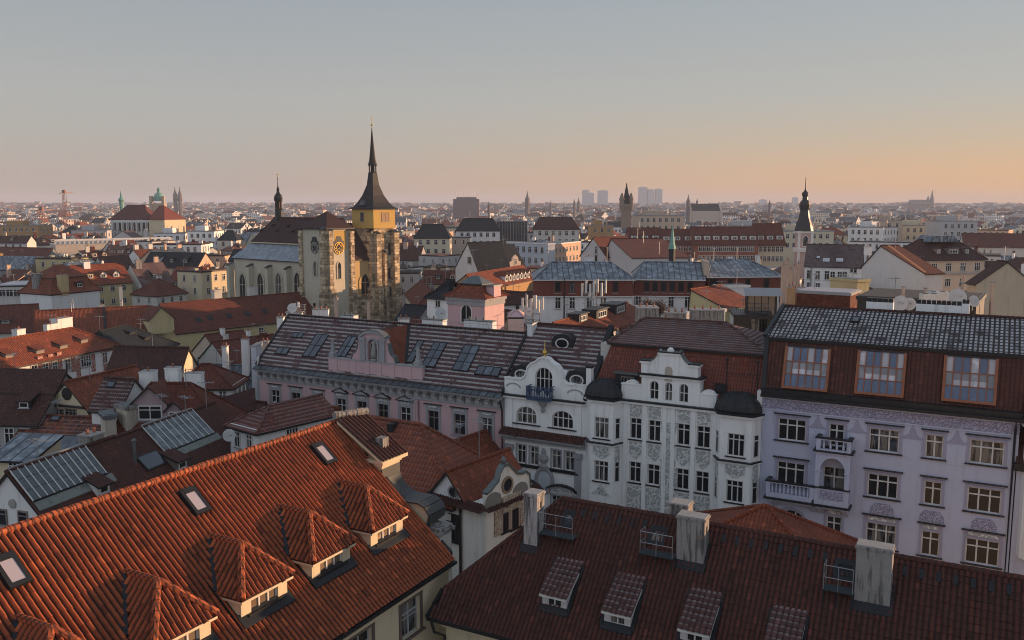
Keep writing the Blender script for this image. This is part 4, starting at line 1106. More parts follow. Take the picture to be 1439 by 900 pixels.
for s in (-.45, -.15, .15, .45): b.tube([(cx + s * .6, -.04, f1[0] - .9), (cx + s, -.04, f2[1] + .2)], .045, O_GREY, 5)
b.prism([(cx - .7, f2[1] - .1), (cx + .7, f2[1] - .1), (cx + .7, f2[0] - 2.2), (cx - .7, f2[0] - 2.2)], -.07, 0, 'y', O_GREY)
b.build('relief_column', r)
b = MB(); b.box(-.05, W_, -.35, .0, ZC, ZC + .13, M_DARK); b.box(-.02, W_, -.22, -.001, ZC - .22, ZC, P_PALE); b.build('cornice', r)
# bays
def bay(pxa, pxb, pxc, pxd, wpx, cw, both):
    xa = L(pxa, 590)[0]; xb = L(pxb, 590, -.9)[0]; xc = L(pxc, 590, -.9)[0]; xd = L(pxd, 590)[0]
    y = -.95
    if not both: xb = max(xb, xa + .02)
    z0 = 4; foot = [(xa, 0), (xb, y), (xc, y), (xd, 0)]
    qx0, _ = L(wpx[0], 600, y); qx1, _ = L(wpx[1], 600, y)
    b = MB(); hs = [(qx0, qx1, f[0] - .05, f[1] - .05) for f in (f1, f2, f3)]
    facade(b, xb, xc, z0, ZC, hs, P_PALE, y, .22)
    for (p, q) in (((xa, 0), (xb, y)), ((xc, y), (xd, 0))):
        b.face([(p[0], p[1], z0), (q[0], q[1], z0), (q[0], q[1], ZC), (p[0], p[1], ZC)], P_PALE)
    b.face([(x_, y_, z0) for x_, y_ in foot][::-1], P_PALE); b.face([(x_, y_, ZC) for x_, y_ in foot], P_PALE)
    o = b.build('bay', r)
    for h_ in hs:
        w = window(o, h_[0], h_[1], h_[2], h_[3], y + .13, 3, .26, fm=M_CREAMW, fw=.085, sill=False)
        b = MB(); b.box(h_[0] - .15, h_[1] + .15, y - .12, y + .02, h_[2] - .09, h_[2] - .003, M_DARK); b.build('sill', o)
    for (p, q, use) in (((xa, 0), (xb, y), both), ((xc, y), (xd, 0), True)):
        if not use: continue
        d = Vector((q[0] - p[0], q[1] - p[1], 0)); ln = d.length; an = math.atan2(d.y, d.x)
        for h_ in hs:
            w = window(o, ln * .5 - .28, ln * .5 + .28, h_[2], h_[3], -.04, 1, .26, fm=M_CREAMW, sill=False, fw=.07)
            w.location = (p[0], p[1], 0); w.rotation_euler.z = an
        b = MB()
        b.box(ln * .5 - .28, ln * .5 + .28, -.04, 0, f1[0] - 2.0, f1[0] - .5, O_GREY); q_ = b.build('relief_panel', o); q_.location = (p[0], p[1], 0); q_.rotation_euler.z = an
    b = MB(); b.prism([(qx0 - .1, f1[0] - .75), (qx0 - .1, f1[0] - 1.35), (qx0 + .5, f1[0] - 1.75), (qx1 - .5, f1[0] - 1.75), (qx1 + .1, f1[0] - 1.35), (qx1 + .1, f1[0] - .75)], y - .05, y, 'y', O_GREY); b.build('relief_panel', o)
    b = MB(); b.prism([(qx0 + .2, f2[0] - .9), (qx0 + .5, f2[0] - .4), (qx1 - .5, f2[0] - .4), (qx1 - .2, f2[0] - .9), (qx1 + .2, f2[0] - 1.2), (qx0 - .2, f2[0] - 1.2)], y - .05, y, 'y', O_GREY); b.build('relief_panel', o)
    grow = lambda e: [(xa - e * .6, -.005), (xb - e * .5, y - e), (xc + e * .5, y - e), (xd + e * .6, -.005)]
    b = MB(); b.prism(grow(.28), f1[0] - .48, f1[0] - .38, 'z', M_DARK); b.prism(grow(.16), f1[0] - .62, f1[0] - .48, 'z', P_PALE)
    b.build('bay_ledge', o); b = MB()
    b.prism(grow(.38), ZC + .02, ZC + .15, 'z', M_DARK); b.prism(grow(.22), ZC - .2, ZC + .02, 'z', P_PALE); b.build('bay_cornice', o)
    # faceted metal dome
    b = MB(); cxx = (xa + xd) / 2; hw = (xd - xa) / 2; n = 16; P = [(1.0, .15), (1.04, .32), (1.0, .62), (.9, .98), (.72, 1.3), (.45, 1.52), (.15, 1.6)]
    vs_ = []
    for rr__, zz in P: vs_ += [(cxx + hw * rr__ * math.copysign(abs(math.cos(2 * math.pi * k / n)) ** .7, math.cos(2 * math.pi * k / n)), .25 + 1.35 * rr__ * math.copysign(abs(math.sin(2 * math.pi * k / n)) ** .7, math.sin(2 * math.pi * k / n)), ZC + zz) for k in range(n)]
    b.mesh(vs_, [(i * n + k, i * n + (k + 1) % n, (i + 1) * n + (k + 1) % n, (i + 1) * n + k) for i in range(len(P) - 1) for k in range(n)] + [tuple(range((len(P) - 1) * n, len(P) * n))], M_DARK)
    for k in range(n): b.tube([Vector(vs_[i * n + k]) for i in range(len(P))], .035, M_DARK, 4)
    b.build('dome', o)
    return cxx
bay(824.5, 830, 862, 874, (835.4, 855.4), 0, False)
cb = bay(1005.5, 1013, 1057, 1070.5, (1023, 1047), 0, True)
b = MB()
for s in (-1.1, 1.3): b.tube([(cb + s, .3, ZC + 1.2), (cb + s, .3, ZC + 4.0)], .05, M_DARK, 6); b.lathe([(.02, 0), (.13, .12), (.02, .25)], (cb + s, .3, ZC + 4.0), M_DARK, 8)
b.tube([(cb - 1.1, .3, ZC + 3), (cb + 1.3, .3, ZC + 3)], .025, M_DARK, 5); b.build('finial_rods', r)
# stepped gable
g0, _ = L(900.9, 560); g1, _ = L(982.8, 567); gw = [rect(913.3, 925, 535, 562.6), rect(934.6, 944.3, 537, 564.4), rect(954.6, 966.7, 539.6, 567)]
gz0, gz1 = av(gw, 2), av(gw, 3); zs1 = (L(900, 529.5)[1] + L(985, 534)[1]) / 2 + .1
b = MB(); facade(b, g0, g1, ZC + .13, zs1, [(q[0], q[1], gz0, gz1, True) for q in gw], P_PALE, .02, .25); b.box(g0, g1, .45, 1.0, ZC + .13, zs1, P_PALE)
b.face([(g0, .02, ZC + .13), (g0, .45, ZC + .13), (g0, .45, zs1), (g0, .02, zs1)], P_PALE); b.face([(g1, .02, ZC + .13), (g1, .45, ZC + .13), (g1, .45, zs1), (g1, .02, zs1)], P_PALE)
b.box(g0 - .25, g1 + .25, -.25, 1.1, zs1 + .001, zs1 + .14, M_DARK); b.box(g0 - .12, g1 + .12, -.12, 1.05, zs1 - .18, zs1, P_PALE)
def ped(pa, pb, top, extra=.0):
    x0 = L(pa, 520)[0]; x1 = L(pb, 520)[0]; zt = L((pa + pb) / 2, top)[1]
    b.box(x0, x1, .0, .8, zs1 + .14, zt - .25, P_PALE); b.box(x0 - .12, x1 + .12, -.1, .9, zt - .25, zt - .08, P_PALE); b.box(x0 - .16, x1 + .16, -.14, .94, zt - .08, zt, M_DARK)
    return x0, x1, zt
a0 = ped(900.9, 911.5, 506); a1 = ped(926, 953.6, 495); a2 = ped(969.8, 981, 512)
for (xl_, xr_, s) in ((a0[1], a1[0], 1), (a1[1], a2[0], -1)):
    N = 6; h0, h1 = 1.0, 2.0
    for k in range(N):
        t0, t1 = k / N, (k + 1) / N
        ff = lambda t: zs1 + .14 + (h0 + (h1 - h0) * (t if s > 0 else 1 - t) ** 2.2)
        b.prism([(xl_ + (xr_ - xl_) * t0, zs1 + .14), (xl_ + (xr_ - xl_) * t1, zs1 + .14), (xl_ + (xr_ - xl_) * t1, ff(t1)), (xl_ + (xr_ - xl_) * t0, ff(t0))], .1, .6, 'y', P_PALE)
        b.prism([(xl_ + (xr_ - xl_) * t0, ff(t0)), (xl_ + (xr_ - xl_) * t1, ff(t1)), (xl_ + (xr_ - xl_) * t1, ff(t1) + .08), (xl_ + (xr_ - xl_) * t0, ff(t0) + .08)], .04, .68, 'y', M_ZINC)
mxx = (a1[0] + a1[1]) / 2
b.prism([(mxx + .32 * math.cos(math.pi * k / 8), a1[2] - 1.5 + .32 * math.sin(math.pi * k / 8)) for k in range(9)] + [(mxx - .32, a1[2] - 2.4), (mxx + .32, a1[2] - 2.4)], -.03, .0, 'y', plaster('sandstone niche', (.45, .39, .32), .4))
b.lathe([(.3, 0), (.3, .12), (.15, .3)], (mxx, .4, a1[2]), P_PALE, 8)
b.build('stepped_gable', r)
for q in gw: window(r, q[0], q[1], gz0, gz1, .14, 2 if q is gw[1] else 2, .5, arch=True, sill=False, fm=M_CREAMW)
for (xl_, xr_, zq) in ((L(873, 560)[0], g0 - .01, 1.35), (g1 + .01, L(1006, 575)[0], 1.15)):
    b = MB(); b.box(xl_, xr_, 0.03, .4, ZC + .13, ZC + zq, P_PALE); b.box(xl_ - .04, xr_ + .02 if xr_ > g1 else xr_, -.03, .46, ZC + zq, ZC + zq + .08, P_PALE)
    m_ = (xl_ + xr_) / 2; b.prism([(m_ + .55 * math.cos(math.pi * k / 8), ZC + zq + .07 + .32 * math.sin(math.pi * k / 8)) for k in range(9)], .0, .43, 'y', P_PALE); b.build('attic_parapet', r)
b = MB(); b.box(0, .45, .05, .6, ZC + .13, ZC + 2.4, P_PALE); b.box(-.06, .5, .0, .66, ZC + 2.4, ZC + 2.55, M_DARK); b.build('attic_pier', r)
b = MB(); b.box(W_ - .45, W_, .05, .6, ZC + .13, ZC + 1.9, P_PALE); b.build('attic_pier', r)
# mansard roof: steep lower part, hipped upper part
Y1, Z1, Y2, Z2 = 2.6, 30.05, 7.4, 31.75
X2a = at(905.3, 449, y=FY + Y2).x - r.location.x; X2b = at(1022.5, 452.4, y=FY + Y2).x - r.location.x
X1a = at(859.5, 484.4, y=FY + Y1).x - r.location.x; X1b = W_ - .05
b = MB(); b.slab([(.3, .5, ZC + .3), (W_ - .2, .5, ZC + .3), (X1b, Y1 + .1, Z1), (X1a, Y1 + .1, Z1)], .2, tile('mansard red tiles', (.20, .055, .034), (.12, .035, .025), frost=.05), M_DARK)
b.slab([(X1a - .3, Y1 - .25, Z1 + .05), (X1b + .1, Y1 - .25, Z1 + .05), (X2b, Y2, Z2), (X2a, Y2, Z2)], .18, T_FROST2, M_DARK)
b.slab([(X1b + .1, Y1 - .25, Z1 + .05), (X1b + .1, 11.5, Z1 + .05), (X2b, Y2, Z2)], .18, T_FROST2, M_DARK); b.slab([(X1a - .3, 11.5, Z1), (X1a - .3, Y1 - .25, Z1 + .05), (X2a, Y2, Z2)], .18, T_FROST2, M_DARK)
b.slab([(X1b + .1, 11.5, Z1 + .05), (X1a - .3, 11.5, Z1 + .05), (X2a, Y2, Z2), (X2b, Y2, Z2)], .18, T_FROST2, M_DARK)
b.slab([(.15, 3.2, ZC + .2), (X1a + .3, 3.2, ZC + .2), (X1a + .3, 7.5, 30.9), (.15, 7.5, 30.9)], .2, T_RED, M_DARK)
b.box(.1, X1b, 2.9, 11.4, ZC, Z1 - .12, P_OFFW)
for p, q in (((X1a - .3, Y1 - .25, Z1 + .05), (X2a, Y2, Z2)), ((X1b + .1, Y1 - .25, Z1 + .05), (X2b, Y2, Z2)), ((X2a, Y2, Z2), (X2b, Y2, Z2))): ridge_caps(b, p, q, T_FROST2, .13)
b.build('roof', r)
b = MB(); xx, zz = L(866, 533, 1.2); xe, _ = L(897, 533, 1.2)
b.box(xx, xe, 1.0, 3.4, zz - .9, zz + .55, M_DARK); b.box(xx - .15, xe + .15, .8, 3.5, zz + .56, zz + .66, M_ZINC)
o = b.build('box_dormer', r); window(o, xx + .5, xe - .3, zz - .6, zz + .35, .95, 4, 0, fm=M_WOODG, sill=False)
b = MB(); xx, zz = L(1013, 549, 1.0); b.box(xx - .5, xx + .4, .95, 1.6, zz - .5, zz + .5, M_DARK); b.build('vent_box', r)

# ------------------------------------------------------------------ lavender apartment house
r, L = row_root('lavender_house', 1071.5, 'lavender apartment house with glazed studio windows in its mansard and a loggia')
W_ = L(1434, 590)[0]; ZC = (L(1071, 557.7)[1] + L(1433, 590.4)[1]) / 2
S = 1 / 2.143
z_ = lambda a: a * S
def rz(x0, x1, y0, y1): return rect(1040 + x0 * S, 1040 + x1 * S, 400 + y0 * S, 400 + y1 * S)
r1 = [(rz(115, 197, 402, 477), 3), (rz(268, 312, 418, 490), 2), (rz(390, 477, 430, 513), 3), (rz(560, 610, 450, 525), 2), (rz(693, 793, 465, 550), 3)]
r2 = [(rz(112, 193, 530, 610), 3), (rz(385, 473, 568, 652), 3), (rz(555, 605, 590, 667), 2), (rz(686, 784, 608, 693), 3)]
r3 = [(rz(260, 303, 697, 772), 2), (rz(380, 467, 712, 805), 3), (rz(547, 598, 740, 820), 2), (rz(680, 777, 762, 852), 3)]
def level(rw):
    a = sum(q[2] for q, n in rw) / len(rw); c = sum(q[3] for q, n in rw) / len(rw)
    return [((q[0], q[1], a, c), n) for q, n in rw]
r1, r2, r3 = level(r1), level(r2), level(r3)
ar = rz(112, 192, 668, 745); ar = (ar[0], ar[1], r3[0][0][2] + .3, ar[3] - .1, 'low')
dz = r1[0][0][2] - r2[0][0][2]
r4 = [((q[0], q[1], q[2] - dz - .4, q[3] - dz - .4), n) for q, n in r3]
lg = rz(252, 312, 560, 640); lg = (lg[0], lg[1], r2[0][0][2] - .9, r2[0][0][3] + .1)
holes = [q for q, n in r1 + r2 + r3 + r4] + [ar, lg]
b = MB(); facade(b, 0, W_, 0, ZC, holes, P_LAV, 0, .25); b.box(0, W_, .6, 12, 0, ZC - .01, P_OFFW); b.build('wall', r)
P_LAVD = plaster('grey lavender trim', (.33, .32, .42), .35)
for i, rw in enumerate((r1, r2, r3, r4)):
    for q, n in rw: window(r, *q, .13, n, .30, surround=.17, sm=P_LAVD, hood=.16 if i < 2 else .42, fm=M_CREAMW, fw=.095)
window(r, *ar[:4], .13, 3, .0, arch='low', surround=.18, sm=P_LAVD, fm=M_CREAMW, fw=.095)
for q, n in r3[1:]:
    cxq = (q[0] + q[1]) / 2
    b = MB(); b.prism([(cxq - .8, q[3] + .75), (cxq + .8, q[3] + .75), (cxq + .75, q[3] + 1.2), (cxq + .45, q[3] + 1.55), (cxq - .45, q[3] + 1.55), (cxq - .75, q[3] + 1.2)], -.08, 0, 'y', ornament('lavender stucco ornament', (.38, .37, .49), (.24, .23, .32), 4)); b.build('relief_ornament', r)
for i in range(len(r1) - 1):
    xm = (r1[i][0][1] + r1[i + 1][0][0]) / 2; zz = r1[0][0][2]
    b = MB(); b.box(xm - .75, xm + .75, -.07, 0, zz + 1.25, zz + 1.35, P_LAVD); b.prism([(xm - .5, zz + 1.35), (xm + .5, zz + 1.35), (xm + .25, zz + 1.6), (xm, zz + 2.3), (xm - .25, zz + 1.6)], -.06, 0, 'y', P_LAVD); b.box(xm - .6, xm + .6, -.03, 0, zz - .3, zz + 1.1, P_LAV); b.build('relief_ornament', r)
b = MB(); b.box(0, W_, -.05, 0, ZC - .95, ZC - .15, ornament('lavender stucco ornament', (.38, .37, .49), (.24, .23, .32), 4)); b.box(0, W_, -.2, 0, ZC - .15, ZC, P_LAV); b.box(0, W_, -.09, 0, ZC - 1.05, ZC - .951, P_LAV)
b.build('cornice', r)
b = MB(); b.box(0, W_, -.08, 0, r3[0][0][2] - .95, r3[0][0][2] - .8, P_LAVD); b.build('string_course', r)
b = MB(); b.box(-.05, W_ + .3, -.55, .3, ZC + .01, ZC + .22, M_DARK); b.box(-.05, W_ + .3, -.3, .4, ZC + .22, ZC + .6, M_DARK); b.build('gutter', r)
MY0, MZ0, MY1, MZ1, RYL, RZL = .25, ZC + .4, 1.55, 31.65, 7.0, 33.55
X1a = at(1084, 474.7, y=FY + MY1).x - r.location.x; XRa = at(1110, 430, y=FY + RYL).x - r.location.x
XR_ = W_ + 6
b = MB(); b.slab([(.05, MY0, MZ0), (XR_, MY0, MZ0), (XR_, MY1, MZ1), (X1a - .2, MY1, MZ1)], .25, tile('dark mansard tiles', (.10, .036, .026), (.055, .022, .018), du=.3), M_DARK)
b.slab([(X1a - .4, MY1 - .25, MZ1 + .08), (XR_, MY1 - .25, MZ1 + .08), (XR_, RYL, RZL), (X1a - .2, RYL, RZL)], .2, T_FROSTG, M_DARK)
b.slab([(XR_, 12.5, MZ1), (X1a - .4, 12.5, MZ1), (X1a - .4, RYL, RZL), (XR_, RYL, RZL)], .2, T_BROWN, M_DARK)
b.slab([(.05, MY0, MZ0), (X1a - .2, MY1, MZ1), (X1a - .3, 12, MZ1), (.05, 12, MZ0)], .2, M_DARK)
ridge_caps(b, (X1a - .2, RYL, RZL), (XR_, RYL, RZL), T_BROWN, .13)
b.box(-.0, XR_, MY1 - .2, MY1 + .25, MZ1 - .22, MZ1 + .03, M_DARK)
b.box(.05, XR_, 2.0, 11.8, ZC, MZ1 - .2, P_OFFW)
b.build('roof', r)
b = MB(); b.bar((X1a - .45, MY1 - .3, MZ1 + .15), (X1a - .25, RYL, RZL + .12), .3, M_DARK, .2); b.bar((.0, MY0 - .1, MZ0), (X1a - .3, MY1 - .1, MZ1), .35, M_DARK, .25); b.build('verge_flashing', r)
# studio windows leaning with the mansard
mang = math.atan2(MZ1 - MZ0, MY1 - MY0)
mp = Vector((0, MY0, MZ0)); mn = Vector((0, -math.sin(mang), math.cos(mang)))
def studio(px4):
    P = [on_plane(1040 + x * S, 400 + y * S, r.location + mp, mn) - r.location for x, y in px4]
    x0 = (P[0].x + P[3].x) / 2; x1 = (P[1].x + P[2].x) / 2; Vm = Vector((0, math.cos(mang), math.sin(mang)))
    v0 = min(p.dot(Vm) - mp.dot(Vm) for p in P) + .25; v1 = max(p.dot(Vm) - mp.dot(Vm) for p in P) - .15
    w = x1 - x0; l = v1 - v0
    b = MB(); q = .09
    b.box(-w / 2 - .12, w / 2 + .12, -.05, l + .1, -.1, .06, M_WOODB)
    for x in (-w / 2, w / 2): b.box(x - .09, x + .09, 0, l, .06, .24, M_ORANGEW)
    b.box(-w / 2 - .09, w / 2 + .09, -.12, .06, .06, .26, M_ORANGEW); b.box(-w / 2 - .05, w / 2 + .05, l - .03, l + .06, .06, .2, M_DARK)
    for k in range(1, 6): b.box(-w / 2 + w * k / 6 - .035, -w / 2 + w * k / 6 + .035, .06, l, .06, .17, M_ORANGEW)
    for t in (.33, .64): b.box(-w / 2 + .09, w / 2 - .09, l * t - .03, l * t + .03, .062, .16, M_ORANGEW)
    o = b.build('studio_window', r)
    gp = glass('white blind behind studio glass', (.42, .42, .45), .15, .3); gg = glass('grey blind behind studio glass', (.22, .22, .24), .12, .3)
    rr_ = random.Random(int(w * 1000))
    for i in range(6):
        b = MB(); x0_, x1_ = -w / 2 + w * i / 6 + .035, -w / 2 + w * (i + 1) / 6 - .035
        wide = i in (1, 2, 4) if w > 0 else True
        b.box(x0_, x1_, .06, l * .33, .06, .09, G_BLUE); 
        b.box(x0_, x1_, l * .33, l * .46, .06, .09, gp if i % 5 else gg); b.box(x0_, x1_, l * .46, l * .64, .06, .09, gg)
        b.box(x0_, x1_, l * .64, l - .03, .06, .09, gp if i in (0, 3, 5) else G_BLUE)
        b.build('pane', o)
    c = mp + Vector(((x0 + x1) / 2, 0, 0)) + Vm * v0 + mn * .03
    o.location = c; o.rotation_euler = (mang, 0, 0)
for p in ([(128, 318), (262, 325), (270, 190), (143, 182)], [(347, 335), (490, 347), (498, 203), (360, 195)], [(610, 357), (768, 372), (773, 220), (620, 212)]): studio(p)
roof_lights(r, r, [(1197, 453), (1206, 454), (1208, 447), (1199, 446)], (0, MY1, MZ1 + .15), math.atan2(RZL - MZ1, RYL - MY1 + .25), 1, 1)
# balconies and loggia
def balusters(b, x0, x1, y0, y1, z0, z1, m, step=.24, sides=(1, 1)):
    b.box(x0, x1, y0, y0 + .22, z0, z0 + .12, m); b.box(x0 - .08, x1 + .08, y0 - .06, y0 + .28, z1 - .1, z1, M_DARK); b.box(x0, x1, y0, y0 + .22, z1 - .2, z1 - .1, m)
    n = int((x1 - x0 - .6) / step)
    for x in (x0, x1 - .3): b.box(x, x + .3, y0 - .02, y0 + .26, z0, z1 - .1, m)
    for k in range(n):
        x = x0 + .3 + (x1 - x0 - .6) * (k + .5) / n
        b.lathe([(.05, .12), (.08, .2), (.09, .35), (.05, .55), (.045, .62), (.07, z1 - z0 - .22)], (x, y0 + .11, z0), m, 6)
    for s, x in ((0, x0), (1, x1 - .2)):
        if sides[s]: b.box(x, x + .2, y0 + .22, y1, z0, z1 - .1, m); b.box(x - .06, x + .26, y0 + .2, y1, z1 - .1, z1, M_DARK)
ub = rz(225, 338, 492, 546); lo = rz(222, 336, 545, 690); lb = rz(84, 222, 606, 662)
yb = -1.1
b = MB(); m_ = P_LAV
zf = lo[2] + .95          # loggia floor
x0, x1 = L(1040 + 228 * S, 640, yb)[0], L(1040 + 333 * S, 640, yb)[0]
zt = r1[1][0][2] - .35
b.box(x0, x1, yb, -.001, zf - .25, zf, m_); b.box(x0 - .15, x1 + .15, yb - .15, -.001, zf - .4, zf - .25, M_DARK); b.box(x0 + .1, x1 - .1, yb + .15, -.001, zf - .6, zf - .4, m_)
b.box(x0, x1, yb, yb + .2, zf, zf + 1.0, m_); b.box(x0 - .06, x1 + .06, yb - .07, yb + .27, zf + 1.0, zf + 1.1, M_DARK)
b.box(x0 + .4, x1 - .4, yb - .04, yb, zf + .2, zf + .85, ornament('lavender stucco ornament', (.38, .37, .49), (.24, .23, .32), 4))
for x in (x0, x1 - .34): b.box(x, x + .34, yb, yb + .34, zf + 1.1, zt - 1.3, m_); b.box(x - .05, x + .39, yb - .05, yb + .39, zt - 1.42, zt - 1.3, m_)
N = 10; rc = (x1 - x0) / 2 - .34; cxq = (x0 + x1) / 2
for k in range(N):
    a, c = math.pi * k / N, math.pi * (k + 1) / N; zz = zt - 1.3; hh = 1.0
    b.prism([(cxq + rc * math.cos(a), zz + hh * math.sin(a)), (cxq + rc * math.cos(a), zt), (cxq + rc * math.cos(c), zt), (cxq + rc * math.cos(c), zz + hh * math.sin(c))], yb, yb + .3, 'y', m_)
b.box(x0, x0 + .34, yb, yb + .3, zt - 1.3, zt, m_); b.box(x1 - .34, x1, yb, yb + .3, zt - 1.3, zt, m_)
for x in (x0, x1 - .25): b.box(x, x + .25, yb + .34, -.001, zt - 1.3, zt, m_)
b.box(x0 - .12, x1 + .12, yb - .12, -.001, zt + .001, zt + .12, m_); b.box(x0 - .2, x1 + .2, yb - .2, -.001, zt + .12, zt + .22, M_DARK)
for x in (x0 + .1, x1 - .5): b.prism([(-.001, zf - .6), (yb + .3, zf - .6), (-.001, zf - 1.3)], x, x + .4, 'x', m_)
lo_ = b.build('loggia', r)
b = MB(); balusters(b, x0, x1, yb, 0, zt + .22, zt + 1.2, m_, .42); b.build('balustrade', lo_)
window(r, lg[0] - .05, lg[1] + .05, lg[2], lg[3], .13, 2, .28, fm=M_CREAMW, sill=False, fw=.1)
xa = L(1040 + 82 * S, 640, yb)[0]
b = MB(); b.box(xa, x0 - .16, yb, -.001, zf - .25, zf, m_); b.box(xa - .15, x0 - .16, yb - .15, -.001, zf - .4, zf - .25, M_DARK); b.box(xa + .1, x0 - .16, yb + .15, -.001, zf - .6, zf - .4, m_); balusters(b, xa, x0 - .02, yb, 0, zf, zf + 1.05, m_, .27, (1, 0))
for x in (xa + .3, xa + 3.2): b.prism([(-.001, zf - .6), (yb + .3, zf - .6), (-.001, zf - 1.3)], x, x + .4, 'x', m_)
b.build('balcony', r)
b = MB(); b.tube([(W_ - .25, -.15, 0), (W_ - .25, -.15, ZC - 1.2), (W_ - .25, -.5, ZC - .3), (W_ - .25, -.5, ZC + .1)], .08, M_DARK); b.build('downpipe', r)
# rooftop kit behind the ridge
for a, c, t, bt in ((1217, 1255, 424, 434), (1287, 1351, 427, 437), (1351, 1362, 427, 440)): 
    x0, zb = L(a, bt, RYL + .8); x1, _ = L(c, bt, RYL + .8); zt_ = L(a, t, RYL + .8)[1]
    b = MB(); b.box(x0, x1, RYL + .8, RYL + 1.5, zb - 1, zt_, P_PALE)
    n = max(2, int((x1 - x0) / .35))
    for k in range(n): b.box(x0 + (x1 - x0) * k / n + .03, x0 + (x1 - x0) * (k + 1) / n - .03, RYL + .85, RYL + 1.45, zt_, zt_ + .3, M_DARK)
    b.build('chimney', r)

# ------------------------------------------------------------------ neighbour at the right edge
r, L = row_root('corner_turret_house', 1434.5, 'pale house at the right edge with a dark domed corner turret')
b = MB(); b.box(0, 10, .0, 12, 0, 24, P_LAV); b.build('wall', r)
b = MB(); x, zz = L(1439, 560, -.4); b.lathe([(1.2, 18), (1.2, 27.0), (1.45, 27.1), (1.45, 27.3)], (1.6, .0, 0), P_PALE, 12); b.lathe([(1.5, 27.31), (1.45, 28.0), (1.2, 28.8), (.7, 29.5), (.15, 30)], (1.6, 0, 0), M_DARK, 12); b.build('turret', r)
b = MB(); b.box(-.1, 10, -.5, 12, 24.001, 24.5, M_DARK); b.slab([(0, -.3, 24.5), (10, -.3, 24.5), (10, 3, 29), (0, 3, 29)], .2, T_BROWN); b.build('roof', r)

# ================================================================== generic town house
WDATA = {}
def wmesh(w, h, lights=2, transom=True, fm=None, arch=False, gm=None):
    fm = fm or M_WHITE; gm = gm or G_WIN
    k = (round(w, 2), round(h, 2), lights, transom, fm.name, arch, gm.name)
    if k in WDATA: return WDATA[k]
    b = MB(); q = .09
    if arch:
        n = 8; r = w / 2; zs = h - r
        P = [(-r, 0), (r, 0)] + [(r * math.cos(math.pi * i / n), zs + r * math.sin(math.pi * i / n)) for i in range(n + 1)]
        b.prism(P, -.05, .02, 'y', fm); c = (0, h / 2)
        b.prism([(p[0] * .82, h * .5 + (p[1] - h * .5) * .88) for p in P], -.06, -.045, 'y', gm)
    else:
        b.box(-w / 2, -w / 2 + q, -.08, .02, 0, h, fm); b.box(w / 2 - q, w / 2, -.08, .02, 0, h, fm); b.box(-w / 2 + q, w / 2 - q, -.08, .02, 0, q, fm); b.box(-w / 2 + q, w / 2 - q, -.08, .02, h - q, h, fm)
        b.box(-w / 2 + q, w / 2 - q, -.03, .02, q, h - q, gm)
    for i in range(1, lights): b.box(-w / 2 + w * i / lights - .04, -w / 2 + w * i / lights + .04, -.075, -.031, q, h - q, fm)
    if transom and not arch: b.box(-w / 2 + q, w / 2 - q, -.07, -.031, h * .66, h * .66 + .07, fm)
    b.box(-w / 2 - .1, w / 2 + .1, -.14, .02, -.1, -.003, P_TRIMG)
    WDATA[k] = b.data('window')
    return WDATA[k]
HOUSES = []
FOOT = []     # (x, y, radius) of everything placed by hand, so that the filler keeps clear
